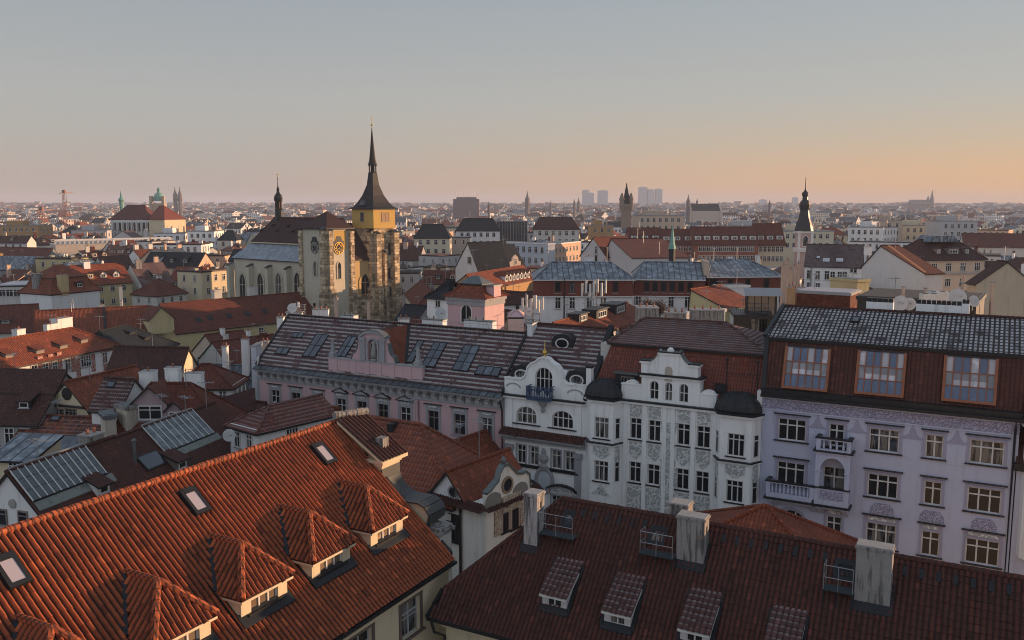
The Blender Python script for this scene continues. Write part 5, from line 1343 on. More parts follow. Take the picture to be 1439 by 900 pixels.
class House:
    """a building in its own frame: x along the front, y into the depth, z up; front faces -y"""
    def __init__(s, name, label, o, rz, W, D, ze, cat='house', group=None):
        s.root = empty(name, o, rz); tag(s.root, label, cat, group)
        s.W, s.D, s.ze, s.o, s.rz = W, D, ze, Vector(o), rz
        s.inv = Matrix.Rotation(-rz, 4, 'Z')
        c = s.world(W / 2, D / 2, 0); FOOT.append((c.x, c.y, max(W, D) * .62, W, D, rz, Vector(o)))
        s.planes = {}; HOUSES.append(s)
    def world(s, x, y, z): return s.o + Matrix.Rotation(s.rz, 4, 'Z') @ Vector((x, y, z))
    def local(s, p): return s.inv @ (p - s.o)
    def lray(s, px, py):
        return s.inv @ (CPOS - s.o), s.inv @ ray(px, py)
    def hit_y(s, px, py, y):
        c, v = s.lray(px, py); t = (y - c.y) / v.y; return c + v * t
    def hit_x(s, px, py, x):
        c, v = s.lray(px, py); t = (x - c.x) / v.x; return c + v * t
    def hit_z(s, px, py, z):
        c, v = s.lray(px, py); t = (z - c.z) / v.z; return c + v * t
    def hit_roof(s, px, py, side='f'):
        p0, n = s.planes[side]; c, v = s.lray(px, py); t = (p0 - c).dot(n) / v.dot(n); return c + v * t
    def roof_z(s, x, y):
        return min(p0.z - (n.x * (x - p0.x) + n.y * (y - p0.y)) / n.z for p0, n in s.planes.values()) if s.planes else s.ze
    def walls(s, m, gable=None, base=None, z0=0):
        b = MB(); W, D, z = s.W, s.D, s.ze
        P = [(0, 0), (W, 0), (W, D), (0, D)]
        for i in range(4):
            p, q = P[i], P[(i + 1) % 4]
            b.face([(p[0], p[1], z0), (q[0], q[1], z0), (q[0], q[1], z), (p[0], p[1], z)], m)
        b.face([(0, 0, z), (W, 0, z), (W, D, z), (0, D, z)], m)
        for g in gable or []: b.prism(g[1], g[2], g[3], g[0], m)
        s.wall = b.build('wall', s.root); s.wm = m
        return s
    def roof(s, kind, m, zr, xa=0, xb=None, yr=None, o=.35, t=.18, og=.2, cap=True, trim=None):
        W, D, ze = s.W, s.D, s.ze; xb = W if xb is None else xb; yr = D / 2 if yr is None else yr
        trim = trim or M_DARK; b = MB(); s.zr = zr; s.rm = m
        if kind == 'flat':
            b.box(-.15, W + .15, -.15, D + .15, ze, ze + .35, trim); b.box(.1, W - .1, .1, D - .1, ze + .351, ze + .40, m)
            s.planes = {'f': (Vector((0, 0, ze + .4)), Vector((0, 0, 1)))}
        elif kind in ('x', 'hip'):
            sf = (zr - ze) / yr; sb = (zr - ze) / (D - yr)
            la = og if xa <= 0 else o; lb = og if xb >= W else o
            L0 = (-la, -o, ze - o * sf); L1 = (W + lb, -o, ze - o * sf); B1 = (W + lb, D + o, ze - o * sb); B0 = (-la, D + o, ze - o * sb)
            Ra = (xa if xa > 0 else -la, yr, zr); Rb = (xb if xb < W else W + lb, yr, zr)
            b.slab([L0, L1, Rb, Ra], t, m, trim); b.slab([B1, B0, Ra, Rb], t, m, trim)
            s.planes['f'] = (Vector(Ra), Vector((0, -sf, 1))); s.planes['b'] = (Vector(Ra), Vector((0, sb, 1)))
            if xa > 0: b.slab([B0, L0, Ra], t, m, trim); s.planes['l'] = (Vector(Ra), Vector((-(zr - ze) / xa, 0, 1)))
            if xb < W: b.slab([L1, B1, Rb], t, m, trim); s.planes['r'] = (Vector(Rb), Vector(((zr - ze) / (W - xb), 0, 1)))
            if cap:
                ridge_caps(b, Ra, Rb, m, .14, .5)
                if xa > 0: ridge_caps(b, L0, Ra, m, .12, .5); ridge_caps(b, B0, Ra, m, .12, .5)
                if xb < W: ridge_caps(b, L1, Rb, m, .12, .5); ridge_caps(b, B1, Rb, m, .12, .5)
        elif kind == 'y':
            xr = W / 2 if xa <= 0 else xa; sl = (zr - ze) / xr; sr = (zr - ze) / (W - xr)
            A = (xr, -og, zr); B = (xr, D + og, zr)
            b.slab([(-o, D + og, ze - o * sl), (-o, -og, ze - o * sl), A, B], t, m, trim); b.slab([(W + o, -og, ze - o * sr), (W + o, D + og, ze - o * sr), B, A], t, m, trim)
            s.planes['l'] = (Vector(A), Vector((-sl, 0, 1))); s.planes['r'] = (Vector(A), Vector((sr, 0, 1)))
            if cap: ridge_caps(b, A, B, m, .14, .5)
        elif kind == 'shed':
            sf = (zr - ze) / D
            b.slab([(-og, -o, ze - o * sf), (W + og, -o, ze - o * sf), (W + og, D + .2, zr), (-og, D + .2, zr)], t, m, trim); s.planes['f'] = (Vector((0, 0, ze)), Vector((0, -sf, 1)))
        s.roofo = b.build('roof', s.root)
        return s
    def ends(s, zr, yr=None, xa=0, xb=None):
        """gable prisms for walls()"""
        yr = s.D / 2 if yr is None else yr; xb = s.W if xb is None else xb; g = []
        P = [(0, s.ze - .01), (yr, zr - .12), (s.D, s.ze - .01)]
        if xa <= 0: g.append(('x', P, 0.0, .3))
        if xb >= s.W: g.append(('x', P, s.W - .3, s.W))
        return g
    def win(s, face, n, rows, w, h, ztop, dz, a=.06, c=.94, lights=2, fm=None, arch=False, transom=True, skip=()):
        L = s.W if face in 'fb' else s.D
        me = wmesh(w, h, lights, transom, fm, arch)
        for j in range(rows):
            for i in range(n):
                if (i, j) in skip: continue
                t = L * (a + (c - a) * (i + .5) / n); z = ztop - h - dz * j
                o = link('window', me, s.root)
                if face == 'f': o.location = (t, 0, z)
                elif face == 'r': o.location = (s.W, t, z); o.rotation_euler.z = R(90)
                elif face == 'l': o.location = (0, s.D - t, z); o.rotation_euler.z = R(-90)
        return s
    def winpx(s, face, pxs, w, h, lights=2, fm=None, arch=False, transom=True):
        me = wmesh(w, h, lights, transom, fm, arch)
        for px, py in pxs:
            o = link('window', me, s.root)
            if face == 'f': p = s.hit_y(px, py, 0); o.location = (p.x, 0, p.z - h / 2)
            else: p = s.hit_x(px, py, s.W if face == 'r' else 0); o.location = (p.x, p.y, p.z - h / 2); o.rotation_euler.z = R(90 if face == 'r' else -90)
        return s
    def chim(s, specs, m=None, pots=1):
        """(left px, right px, top py, y as a share of the depth, thickness)"""
        for sp in specs:
            pa, pb, pt, yf = sp[:4]; th = sp[4] if len(sp) > 4 else .7; mm = sp[5] if len(sp) > 5 else (m or P_OFFW)
            y = s.D * yf; a = s.hit_y(pa, pt, y); c = s.hit_y(pb, pt, y); x0, x1, z1 = a.x, c.x, a.z
            zb = s.roof_z((x0 + x1) / 2, y + th / 2) - .9 if len(sp) < 7 else s.ze - sp[6]
            chimney_at(s.root, min(x0, x1), max(x0, x1), y, y + th, min(zb, z1 - .8), z1, mm, pots=pots if x1 - x0 < 2.2 else 2)
        return s
    def sky_l(s, specs, side='f', m=None):
        for px, py, w, l in specs:
            p = s.hit_roof(px, py, side); n = s.planes[side][1]
            b = MB(); b.box(-w / 2, w / 2, -l / 2, l / 2, -.05, .09, M_DARK)
            b.box(-w / 2 + .1, w / 2 - .1, -l / 2 + .1, l / 2 - .1, .0902, .10, m or G_SKY)
            o = b.build('skylight', s.root)
            az = {'f': 0, 'r': R(90), 'l': R(-90), 'b': R(180)}[side]
            sl = math.atan(math.hypot(n.x, n.y) / n.z)
            o.location = p + Vector((0, 0, .02)); o.rotation_euler = (sl, 0, az)
        return s
    def dorm(s, specs, side='f', wm=None, rm=None, fm=None, lights=2):
        """(px, py of the foot centre, width, height, kind)"""
        for px, py, w, h, kind in specs:
            p = s.hit_roof(px, py, side); n = s.planes[side][1]; sl = math.hypot(n.x, n.y) / n.z
            b = MB(); wm_ = wm or s.wm; rm_ = rm or s.rm; dep = h / sl
            if kind == 'shed':
                ss = sl * .4; dr = (h) / (sl - ss); zr = h + ss * dr
                b.prism([(0, -.4), (0, h), (dr, zr), (dr, zr - .4)], -w / 2, w / 2, 'x', wm_)
                b.slab([(-w / 2 - .15, -.3, h - .3 * ss + .12), (w / 2 + .15, -.3, h - .3 * ss + .12), (w / 2 + .15, dr + .3, zr + .3 * ss + .12), (-w / 2 - .15, dr + .3, zr + .3 * ss + .12)], .12, rm_, M_DARK)
            elif kind == 'box':
                b.prism([(0, -.4), (0, h), (dep, h), (dep, h - .4)], -w / 2, w / 2, 'x', wm_); b.box(-w / 2 - .12, w / 2 + .12, -.25, dep, h + .001, h + .14, M_DARK)
            else:
                gh = w * .45; b.prism([(0, -.4), (0, h), (dep, h), (dep, h - .4)], -w / 2, w / 2, 'x', wm_)
                b.prism([(-w / 2, h - .01), (w / 2, h - .01), (0, h + gh)], 0, .25, 'y', wm_)
                yb = (h + gh) / sl + .2
                for q in (-1, 1):
                    P = [(q * (w / 2 + .25), -.3, h - .2), (q * (w / 2 + .25), dep - .1, h - .2), (0, yb, h + gh + .08), (0, -.3, h + gh + .08)]
                    b.slab(P if q > 0 else P[::-1], .12, rm_, M_DARK)
            o = b.build('dormer', s.root)
            az = {'f': 0, 'r': R(90), 'l': R(-90), 'b': R(180)}[side]
            o.location = p; o.rotation_euler.z = az
            if h > .6 and kind != 'blank':
                q = link('window', wmesh(min(w - .3, w * .7), h * .68, lights, h > 1.2, fm), o, (0, 0, h * .14))
        return s
    def aerial(s, x, y, hgt=2.4, k=4):
        b = MB(); b.tube([(0, 0, -.5), (0, 0, hgt)], .035, M_STEEL, 4); a = .6 + (x * 7.3) % 1.5
        c, sn = math.cos(a), math.sin(a); b.tube([(-.7 * c, -.7 * sn, hgt - .15), (.7 * c, .7 * sn, hgt - .15)], .025, M_STEEL, 4)
        for i in range(k): t = -.6 + 1.2 * i / (k - 1); l = .5 - .06 * i; b.tube([(t * c - l * sn, t * sn + l * c, hgt - .15), (t * c + l * sn, t * sn - l * c, hgt - .15)], .018, M_STEEL, 4)
        o = b.build('tv_aerial', s.root); o.location = (x, y, s.roof_z(x, y)); return s
    def part(s, b, name, loc=None):
        o = b.build(name, s.root)
        if loc is not None: o.location = loc
        return o
def RH(name, label, r0, r1, zr, eave, slope, m, wall, hipL=0, hipR=0, back=None, length=None, ext=0, o=.35, group=None, cat='house', walls=True, base=0):
    """house placed by its ridge: two ridge pixels at height zr and one pixel on the front eave"""
    p0 = at(*r0, z=zr); p1 = at(*r1, z=zr); u = (p1 - p0); u.z = 0; L = u.length; u.normalize()
    if length: L = length
    p0 = p0 - u * ext; L += ext
    n = Vector((u.y, -u.x, 0)); N = Vector((n.x * slope, n.y * slope, 1))
    e = on_plane(*eave, p0, N); hw = max(1.5, (e - p0).dot(n)); ze = zr - slope * hw
    bk = back or hw; W = L + hipL + hipR
    org = p0 + n * hw - u * hipL; org.z = 0
    h = House(name, label, org, math.atan2(u.y, u.x), W, hw + bk, ze, cat, group)
    xa, xb = hipL, W - hipR
    if walls: h.walls(wall, h.ends(zr, hw, xa, xb if hipR else None), z0=base)
    h.roof('hip', m, zr, xa, xb if hipR else None, hw, o)
    return h
def BH(name, label, e0, e1, d, D, kind, m, wall, rise=2.0, xa=0, xb=0, zoff=0, group=None, cat='house', yr=None, trim=None, o=.35, z=None):
    """house placed by its front eave: two eave pixels, the first at view depth d"""
    p0 = at(*e0, d=d) if z is None else at(*e0, z=z); p1 = at(*e1, z=p0.z); u = p1 - p0; u.z = 0; W = u.length; u.normalize()
    ze = p0.z; org = Vector((p0.x, p0.y, 0))
    h = House(name, label, org, math.atan2(u.y, u.x), W, D, ze, cat, group)
    zr = ze + rise
    if kind == 'y':
        h.walls(wall, [('y', [(0, ze - .01), (W, ze - .01), (xa or W / 2, zr - .12)], 0, .3), ('y', [(0, ze - .01), (W, ze - .01), (xa or W / 2, zr - .12)], D - .3, D)]); h.roof('y', m, zr, xa, o=o)
    elif kind == 'flat': h.walls(wall); h.roof('flat', m, ze, trim=trim)
    elif kind == 'shed': h.walls(wall, [('x', [(0, ze - .01), (D, zr - .1), (D, ze - .01)], 0, .3), ('x', [(0, ze - .01), (D, zr - .1), (D, ze - .01)], W - .3, W)]); h.roof('shed', m, zr)
    else:
        h.walls(wall, h.ends(zr, yr, xa, (W - xb) if xb else None)); h.roof('hip', m, zr, xa, (W - xb) if xb else None, yr, o, trim=trim)
    return h

# ------------------------------------------------------------------ roofs left of the orange house
h = RH('glass_roofed_house', 'white gabled house with a glazed strip roof just behind the orange ridge', (12, 663), (124, 626), 25.5, (82, 748), 1.0, T_DARK, P_WHITE, length=8.6)
def glazing(h, frac0, frac1, v0, v1, n, name='glass_roof', side='f'):
    p0, nn = h.planes['f']; s_ = -nn.y; yr = p0.y; b = MB(); q = []
    x0, x1 = h.W * frac0, h.W * frac1; Z = lambda y: p0.z - s_ * (yr - y)
    ya, yb = yr - (yr + .35) * v1, yr - (yr + .35) * v0
    b.slab([(x0, ya, Z(ya) + .14), (x1, ya, Z(ya) + .14), (x1, yb, Z(yb) + .14), (x0, yb, Z(yb) + .14)], .12, G_ROOF, M_ZINC)
    for k in range(n + 1):
        x = x0 + (x1 - x0) * k / n; b.bar((x, ya, Z(ya) + .17), (x, yb, Z(yb) + .17), .07, M_WHITE, .06)
    for t in (.33, .66): y = ya + (yb - ya) * t; b.bar((x0, y, Z(y) + .15), (x1, y, Z(y) + .15), .04, M_ZINC, .03)
    b.bar((x0, yb, Z(yb) + .2), (x1, yb, Z(yb) + .2), .12, M_STEEL, .1); b.bar((x0, ya, Z(ya) + .15), (x1, ya, Z(ya) + .15), .1, M_DARK, .1)
    yc = ya - .45; b.slab([(x0, yc, Z(yc) + .08), (x1 + .4, yc, Z(yc) + .08), (x1 + .4, ya, Z(ya) + .09), (x0, ya, Z(ya) + .09)], .06, plaster('mossy lead strip', (.22, .24, .22), .8, (.10, .11, .09)))
    return h.part(b, name)
glazing(h, .0, .70, .0, .48, 11); h.dorm([(146, 695, 1.1, .7, 'shed')], wm=P_WHITE, lights=1)
h.winpx('l', [(4, 727), (33, 730)], .8, 1.1, 1, M_WOODG)
b = MB(); p = h.hit_x(18, 708, 0); b.lathe([(.3, 0), (.3, .08), (.2, .1)], (0, 0, 0), P_GREY, 12); o_ = h.part(b, 'round_vent', (-.0, p.y, p.z)); o_.rotation_euler = (0, R(-90), 0)
h.chim([(128, 147, 616, .5, 1.2)], P_STACK, 2)
h = RH('glass_roofed_house', 'dark red roofed house with a tilted glazed roof panel between chimneys and dormer', (150, 619), (270, 577), 24.5, (252, 690), .9, T_DARK, P_OFFW, length=13)
glazing(h, .29, .77, .0, .44, 9); h.dorm([(256, 660, 1.3, .8, 'shed')], wm=M_WOODG, lights=1); h.sky_l([(213, 648, 2.2, 1.4)])
b = MB(); p = h.hit_roof(190, 652); b.tube([(0, 0, -.3), (0, 0, 1.7)], .12, M_ZINC); b.lathe([(.2, 1.75), (.2, 1.8), (.05, 1.95)], (0, 0, 0), M_ZINC, 8); h.part(b, 'vent_pipe', p)
h = RH('rusty_roofed_house', 'low house with patchy rust red roof and a large skylight', (60, 584), (137, 587), 22.0, (70, 650), .62, T_RUST, P_OFFW, length=8.5, ext=1.2)
h.sky_l([(93, 626, 2.6, 2.2)]); h.sky_l([(78, 589, .9, .6)])
h = BH('metal_roofed_annex', 'low cream annex under a seamed grey sheet metal roof', (-14, 643), (44, 646), 66, 3.4, 'shed', M_SEAM, P_CREAM, rise=1.0)
h.winpx('f', [(19, 658)], .8, 1.0)
h = BH('weathered_firewall', 'weathered cream firewall stack with flat metal cap beside the rusty roof', (147, 590), (163, 588), 76, 2.2, 'flat', M_ZINC, plaster('weathered cream render', (.50, .44, .36), .8), cat='wall', trim=M_ZINC)
h = BH('weathered_firewall', 'taller peeling firewall carrying a drain pipe above the glazed roof', (163, 573), (178, 577), 78, 3.0, 'flat', M_ZINC, plaster('weathered cream render', (.50, .44, .36), .8), cat='wall', trim=P_STACK)
h = RH('cream_gabled_house', 'cream gabled house with a black oval attic window and red side roof', (92, 537), (131, 528), 25.0, (126, 574), .95, T_REDO, plaster('warm cream plaster', (.62, .52, .36), .2), length=9)
p = h.hit_x(94, 554, 0); b = MB(); b.lathe([(.62, 0), (.62, .06)], (0, 0, 0), M_DARK, 14); o_ = h.part(b, 'oval_window', (0, p.y, p.z)); o_.rotation_euler = (0, R(-90), 0)
b = MB(); q = h.hit_x(94, 570, 0); b.box(-.35, .0, .2, h.D - .2, q.z - .1, q.z + .06, M_DARK); h.part(b, 'string_course')
h.winpx('l', [(82, 581), (100, 581)], 1.4, .9, 3, M_WOODG)
h = RH('white_gabled_house', 'small house with dark frosted roof and white gable end facing right', (149, 531), (170, 532), 25.5, (148, 573), 1.0, tile('dark frosted tiles', (.10, .04, .034), (.05, .025, .022), frost=.35, dv=.42), P_WHITE, length=3.0, ext=.0)
h.sky_l([(156, 541, .9, .7)])
h = RH('dark_roofed_house', 'wide house with dark brown stepped roof at the left edge', (-40, 521.5), (91, 524), 25.5, (40, 593), .8, T_BROWN, P_GREY)
h.win('f', 4, 2, 1.0, 1.7, h.ze - .6, 3.4, .3, .95); h.dorm([(34, 575, 1.3, .8, 'shed')], wm=M_DARK, lights=1)
b = MB(); p0, nn = h.planes['f']; yy = p0.y * .53; zz = p0.z + nn.y * (p0.y - yy)
b.slab([(-.3, yy, zz + .1), (h.W + .3, yy, zz + .1), (h.W + .3, p0.y, p0.z + .35), (-.3, p0.y, p0.z + .35)], .3, T_BROWN, M_DARK); h.part(b, 'upper_roof')
h = RH('sgraffito_house', 'white house with red sgraffito walls under an orange red dormered roof', (-60, 488), (101, 461), 24.0, (100, 496), .72, T_REDO, P_WHITE, hipR=4.5, o=.5)
h.dorm([(14, 503, 1.3, .55, 'shed'), (57, 497, 1.3, .55, 'shed'), (90, 490, 1.3, .55, 'shed'), (119, 482, 1.3, .55, 'shed')], wm=M_WOODG, lights=1)
h.winpx('f', [(48, 522), (64, 519), (77, 517), (95, 513), (117, 508), (124, 507), (147, 503)], 1.0, 1.7)
for px_, py_ in ((57, 514), (72, 511), (84, 508), (103, 510), (131, 510), (110, 517), (121, 500), (147, 493), (157, 491), (148, 512)):
    p = h.hit_y(px_, py_, 0); w_ = 1.6 if py_ in (493, 491, 500) else .8; hh = .5 if py_ in (493, 491, 500) else 2.6
    b = MB(); b.box(p.x - w_ / 2, p.x + w_ / 2, -.03, 0, p.z - hh / 2, p.z + hh / 2, ornament('red sgraffito', (.30, .07, .05), (.5, .4, .34), 3)); h.part(b, 'sgraffito_panel')
h.chim([(24, 36, 465, .55, 1.0), (66, 82, 458, .6), (81, 102, 450, .7, 1.5)], P_WHITE)
h = RH('dark_gabled_house', 'tall house with plain dark roof and a narrow cream gable end', (163, 487), (264, 489), 24.5, (205, 531), 1.15, T_BROWN, P_CREAM)
h = RH('red_mansard_house', 'mauve house with red hipped roof and a big curved peeling dormer', (212, 539), (268, 539), 25.5, (240, 604), .95, T_RED, P_MAUVE, hipL=2.2, hipR=3.8)
h.dorm([(212, 594, 3.0, 1.9, 'gable')], wm=P_MAUVE, lights=2); h.dorm([(246, 594, 1.5, 1.2, 'gable')], wm=P_MAUVE)
h.chim([(195, 214, 525, .95, 1.3), (231, 250, 519, 1.0, .9), (258, 282, 527, .9, 1.0)], P_PALE, 1)
h = RH('small_hipped_house', 'small white house with red pyramid roof among dark roofs', (284, 512), (296, 512), 23.5, (305, 543), .75, T_RED, P_WHITE, hipL=2.4, hipR=3.2)
h.win('f', 3, 2, .9, 1.3, h.ze - .5, 2.8, .3, .95); h.win('r', 3, 2, .9, 1.3, h.ze - .5, 2.8)
h = RH('dark_dormered_house', 'dark roofed house with an ochre gabled dormer', (303, 559), (372, 566), 22.5, (310, 606), .75, T_BROWN, P_OCHRE)
h.dorm([(319, 603, 3.0, 1.8, 'gable')], wm=P_OCHRE, fm=M_DARK, lights=3)
h = RH('red_roofed_house', 'white house with frosted red roof standing before the pink house', (378, 571), (430, 560), 25.0, (420, 591), .65, tile('frosted red tiles', (.17, .05, .034), (.09, .03, .025), dv=.42, frost=.25), P_WHITE, hipL=2.6, length=5.5)
h.winpx('f', [(406, 607), (414, 605)], .7, 1.3); h.win('l', 2, 1, .8, 1.4, h.ze - .5, 3)
b = MB(); b.box(h.W + .22, h.W + .6, -.2, h.D * .5, 0, h.ze + .35, B_BRICK); h.part(b, 'brick_firewall')
h = RH('slate_roofed_house', 'house with dark slate roof and tiny slit dormers', (140, 466), (178, 457), 22.0, (225, 489), .8, T_SLATE, P_GREY, hipR=7, hipL=3)
h.dorm([(207, 478, 1.6, .5, 'shed'), (186, 470, 1.6, .4, 'shed')], wm=M_DARK, lights=1)
h = RH('long_yellow_house', 'long yellow house with red roof, blank yellow gable dormer and small roof windows', (225, 427.5), (470, 407), 21.0, (300, 461), .85, T_RED, P_YELLOW, o=.45)
h.dorm([(228, 466, 5.2, 2.6, 'blank')], wm=P_YELLOW, lights=1)
h.sky_l([(279, 450, 1.2, 1.4), (295, 447, 1.2, 1.4), (322, 444, 1.2, 1.4), (348, 441, 1.2, 1.4), (372, 438, 1.2, 1.4)], m=M_DARK)
h.chim([(301, 312, 409, .5, 1.3), (351, 362, 405, .5, 1.3)], P_OFFW); h.winpx('f', [(313, 472), (339, 471), (367, 467)], 1.3, 2.1)
h = RH('low_tiled_house', 'low house with a straight red pantile roof in front of white mansard house', (50, 437), (207, 430), 20.5, (60, 474), 1.0, T_REDO, P_OFFW)
h.chim([(139, 147, 430, .5, 1.0), (167, 172, 405, .6, .8)], P_OFFW); b = MB(); p0, nn = h.planes['f']; x_ = h.W * .60
b.bar((x_, -.3, h.ze - .1), (x_, p0.y, p0.z + .15), .5, M_DARK, .3); h.part(b, 'valley_flashing')
h = RH('low_tiled_house', 'low dark tiled house at the left edge with a wide slit dormer', (-30, 431), (53, 427.5), 20.5, (10, 466), .9, T_RED, P_OFFW)
h.dorm([(8, 455, 2.0, .8, 'shed')], wm=M_DARK, lights=1)
h = BH('white_mansard_house', 'white corner house with flared red mansard and two big chimneys', (72, 416), (140, 409), 205, 11, 'flat', T_RED, P_WHITE)
def mansard(h, mh, inset, rise, m, flare=.5, m2=None):
    W, D, z = h.W, h.D, h.ze + .3; b = MB(); o = .5
    P0 = [(-o, -o, z), (W + o, -o, z), (W + o, D + o, z), (-o, D + o, z)]; i1 = inset * .45
    P1 = [(i1, i1, z + mh * .35), (W - i1, i1, z + mh * .35), (W - i1, D - i1, z + mh * .35), (i1, D - i1, z + mh * .35)]
    P2 = [(inset, inset, z + mh), (W - inset, inset, z + mh), (W - inset, D - inset, z + mh), (inset, D - inset, z + mh)]
    for A, B in ((P0, P1), (P1, P2)):
        for k in range(4): b.face([A[k], A[(k + 1) % 4], B[(k + 1) % 4], B[k]], m)
    b.face(P0[::-1], m)
    q = inset - .3; r = [(W * .42, D * .5, z + mh + rise), (W * .58, D * .5, z + mh + rise)]; P3 = [(q, q, z + mh - .05), (W - q, q, z + mh - .05), (W - q, D - q, z + mh - .05), (q, D - q, z + mh - .05)]
    b.slab([P3[0], P3[1], r[1], r[0]], .15, m2 or m, M_DARK); b.slab([P3[1], P3[2], r[1]], .15, m2 or m, M_DARK); b.slab([P3[2], P3[3], r[0], r[1]], .15, m2 or m, M_DARK); b.slab([P3[3], P3[0], r[0]], .15, m2 or m, M_DARK)
    for k in range(4): ridge_caps(b, P0[k], P1[k], m, .12, .5); ridge_caps(b, P1[k], P2[k], m, .12, .5)
    h.planes = {'f': (Vector((0, i1, z + mh * .35)), Vector((0, -mh * .65 / (inset - i1), 1)))}
    return h.part(b, 'mansard_roof')
mansard(h, 3.6, 2.0, 2.8, T_REDO)
h.chim([(51, 60, 386, .5, 1.8, P_STACK, .2), (85, 96, 388, -.02, 1.4, plaster('lichened chimney', (.5, .38, .2), .5), .2)]); h.dorm([(112, 404, 2.0, 1.2, 'box')], wm=M_DARK)
h = BH('flat_roofed_house', 'small cream building with pale flat roof beside the white mansard house', (-8, 404), (44, 403), 215, 14, 'flat', plain('pale roof felt', (.42, .43, .46), .8), P_OFFW)
h.win('f', 4, 1, 1.6, 1.7, h.ze - .6, 3, .1, .9)

# ------------------------------------------------------------------ small houses between the orange roof and the pink house
h = RH('orange_hipped_house', 'house with orange red hipped roof rising directly behind the volute gable', (513, 585), (592, 597), 26.0, (560, 690), .95, tile('mid orange tiles', (.26, .07, .032), (.13, .038, .024), du=.3, dv=.42, frost=.08), P_OFFW, hipR=5.2, o=.4)
b = MB(); p = h.hit_roof(549, 607); b.box(-.25, .25, -.1, .8, .02, .6, M_DARK); h.part(b, 'roof_hatch', p)
h = RH('orange_gabled_annex', 'small orange tiled gable roof peeping out before the pink house', (627, 624), (654, 615), 21.5, (676, 650), 1.0, T_REDO, P_OFFW, length=8)
h = RH('dark_gabled_annex', 'dark tiled connecting roof beside the baroque white gable', (611, 638), (676, 650), 23.2, (600, 690), .9, T_RED, P_OFFW)
b = MB(); b.bar((-.2, -.4, h.ze - .2), (-.2, h.D / 2, h.zr + .15), .3, M_DARK, .2); h.part(b, 'verge_flashing')
h = RH('baroque_gabled_house', 'small white house with baroque volute gable and carved stucco beneath it', (629, 662), (714, 632), 24.3, (657, 697), 1.12, T_REDO, P_WHITE, o=.2)
bx = h
c = at(683, 716, z=bx.ze - .4)
u = at(598, 712, z=c.z); q = c - u; q.z = 0
w_ = BH('baroque_gabled_house', 'x', (598, 712), (683, 716), 0, 1, 'flat', T_RED, P_WHITE, z=c.z) if False else None
ang = bx.rz - R(90); c = bx.world(*bx.hit_x(683, 716, -.02)); W0 = bx.inv @ (c - bx.o)
# the wing is built in the frame of its house: its front continues the gable side
b = MB(); x1 = W0.x; y1 = W0.y
P_W = plaster('ivory plaster', (.76, .73, .66), .3)
zt = c.z
# local corner (x1,y1) is the near right corner; the long right side runs along +x
Lx = (bx.inv @ (on_plane(745, 690, c, Vector((math.cos(bx.rz + R(90)), math.sin(bx.rz + R(90)), 0))) - bx.o)).x
Lx = max(Lx, x1 + 6)
yb = bx.D + .4
b.box(x1, Lx, y1, yb, 0, zt, P_W)
wing = bx.part(b, 'wing')
b = MB()
def local_tiles(b, a, bb, outv, m, wdt=.7, drop=.35):
    a = Vector(a); bb = Vector(bb); o_ = Vector(outv); V_ = -o_ * wdt + Vector((0, 0, drop)); U_ = (bb - a)
    base = a + o_ * wdt * .55 - Vector((0, 0, drop * .5))
    if U_.normalized().cross(V_.normalized()).z < 0: base = base + U_; U_ = -U_
    tile_sheet(b, base, U_, V_, U_.length, V_.length, .22, .3, m, amp=.07, uvd=(.24, .34))
local_tiles(b, (x1 - .2, y1, zt), (x1 - .2, yb, zt), (-1, 0, 0), T_BROWN); local_tiles(b, (x1 - .2, y1, zt), (Lx, y1, zt), (0, -1, 0), T_BROWN)
b.box(x1 - .1, Lx, y1 - .1, yb, zt - .35, zt - .15, P_W)
bx.part(b, 'tiled_cornice')
# baroque gable on the right-hand side (local plane y = y1)
def by(px, py): 
    p = bx.hit_y(px, py, y1); return p.x, p.z
ol = [by(*p) for p in [(684, 708), (683, 696), (690, 690), (694, 684), (700, 677), (703, 665), (707, 657), (714, 654), (720, 660), (726, 667), (733, 667), (738, 664), (744, 668), (745, 689)]]
b = MB(); b.prism([(ol[0][0], zt), ] + ol[1:-1] + [(ol[-1][0], zt)], y1 + .02, y1 + .3, 'y', P_W)
for p, q in zip(ol[1:-1], ol[2:]): b.prism([p, q, (q[0], q[1] + .16), (p[0], p[1] + .16)], y1 - .1, y1 + .36, 'y', M_ZINC)
tx, tz = by(710, 656); b.lathe([(.22, 0), (.26, .1), (.14, .2), (.2, .35), (.2, .45), (.1, .6), (.03, .7)], (tx, y1 + .15, tz), M_ZINC, 10)
gbl = bx.part(b, 'volute_gable')
for px_, py_, rr__ in ((712.5, 681.5, .45),):
    x_, z_ = by(px_, py_)
    b = MB(); b.prism([(x_ + rr__ * math.cos(2 * math.pi * k / 16), z_ + rr__ * math.sin(2 * math.pi * k / 16)) for k in range(16)], y1 - .02, y1 + .02, 'y', G_WIN)
    for k in range(16):
        a, c_ = 2 * math.pi * k / 16, 2 * math.pi * (k + 1) / 16
        b.prism([(x_ + (rr__ + .14) * math.cos(a), z_ + (rr__ + .14) * math.sin(a)), (x_ + (rr__ + .14) * math.cos(c_), z_ + (rr__ + .14) * math.sin(c_)), (x_ + rr__ * math.cos(c_), z_ + rr__ * math.sin(c_)), (x_ + rr__ * math.cos(a), z_ + rr__ * math.sin(a))], y1 - .1, y1 + .02, 'y', plaster('ochre stone moulding', (.30, .22, .15), .5))
    b.build('round_window', gbl)
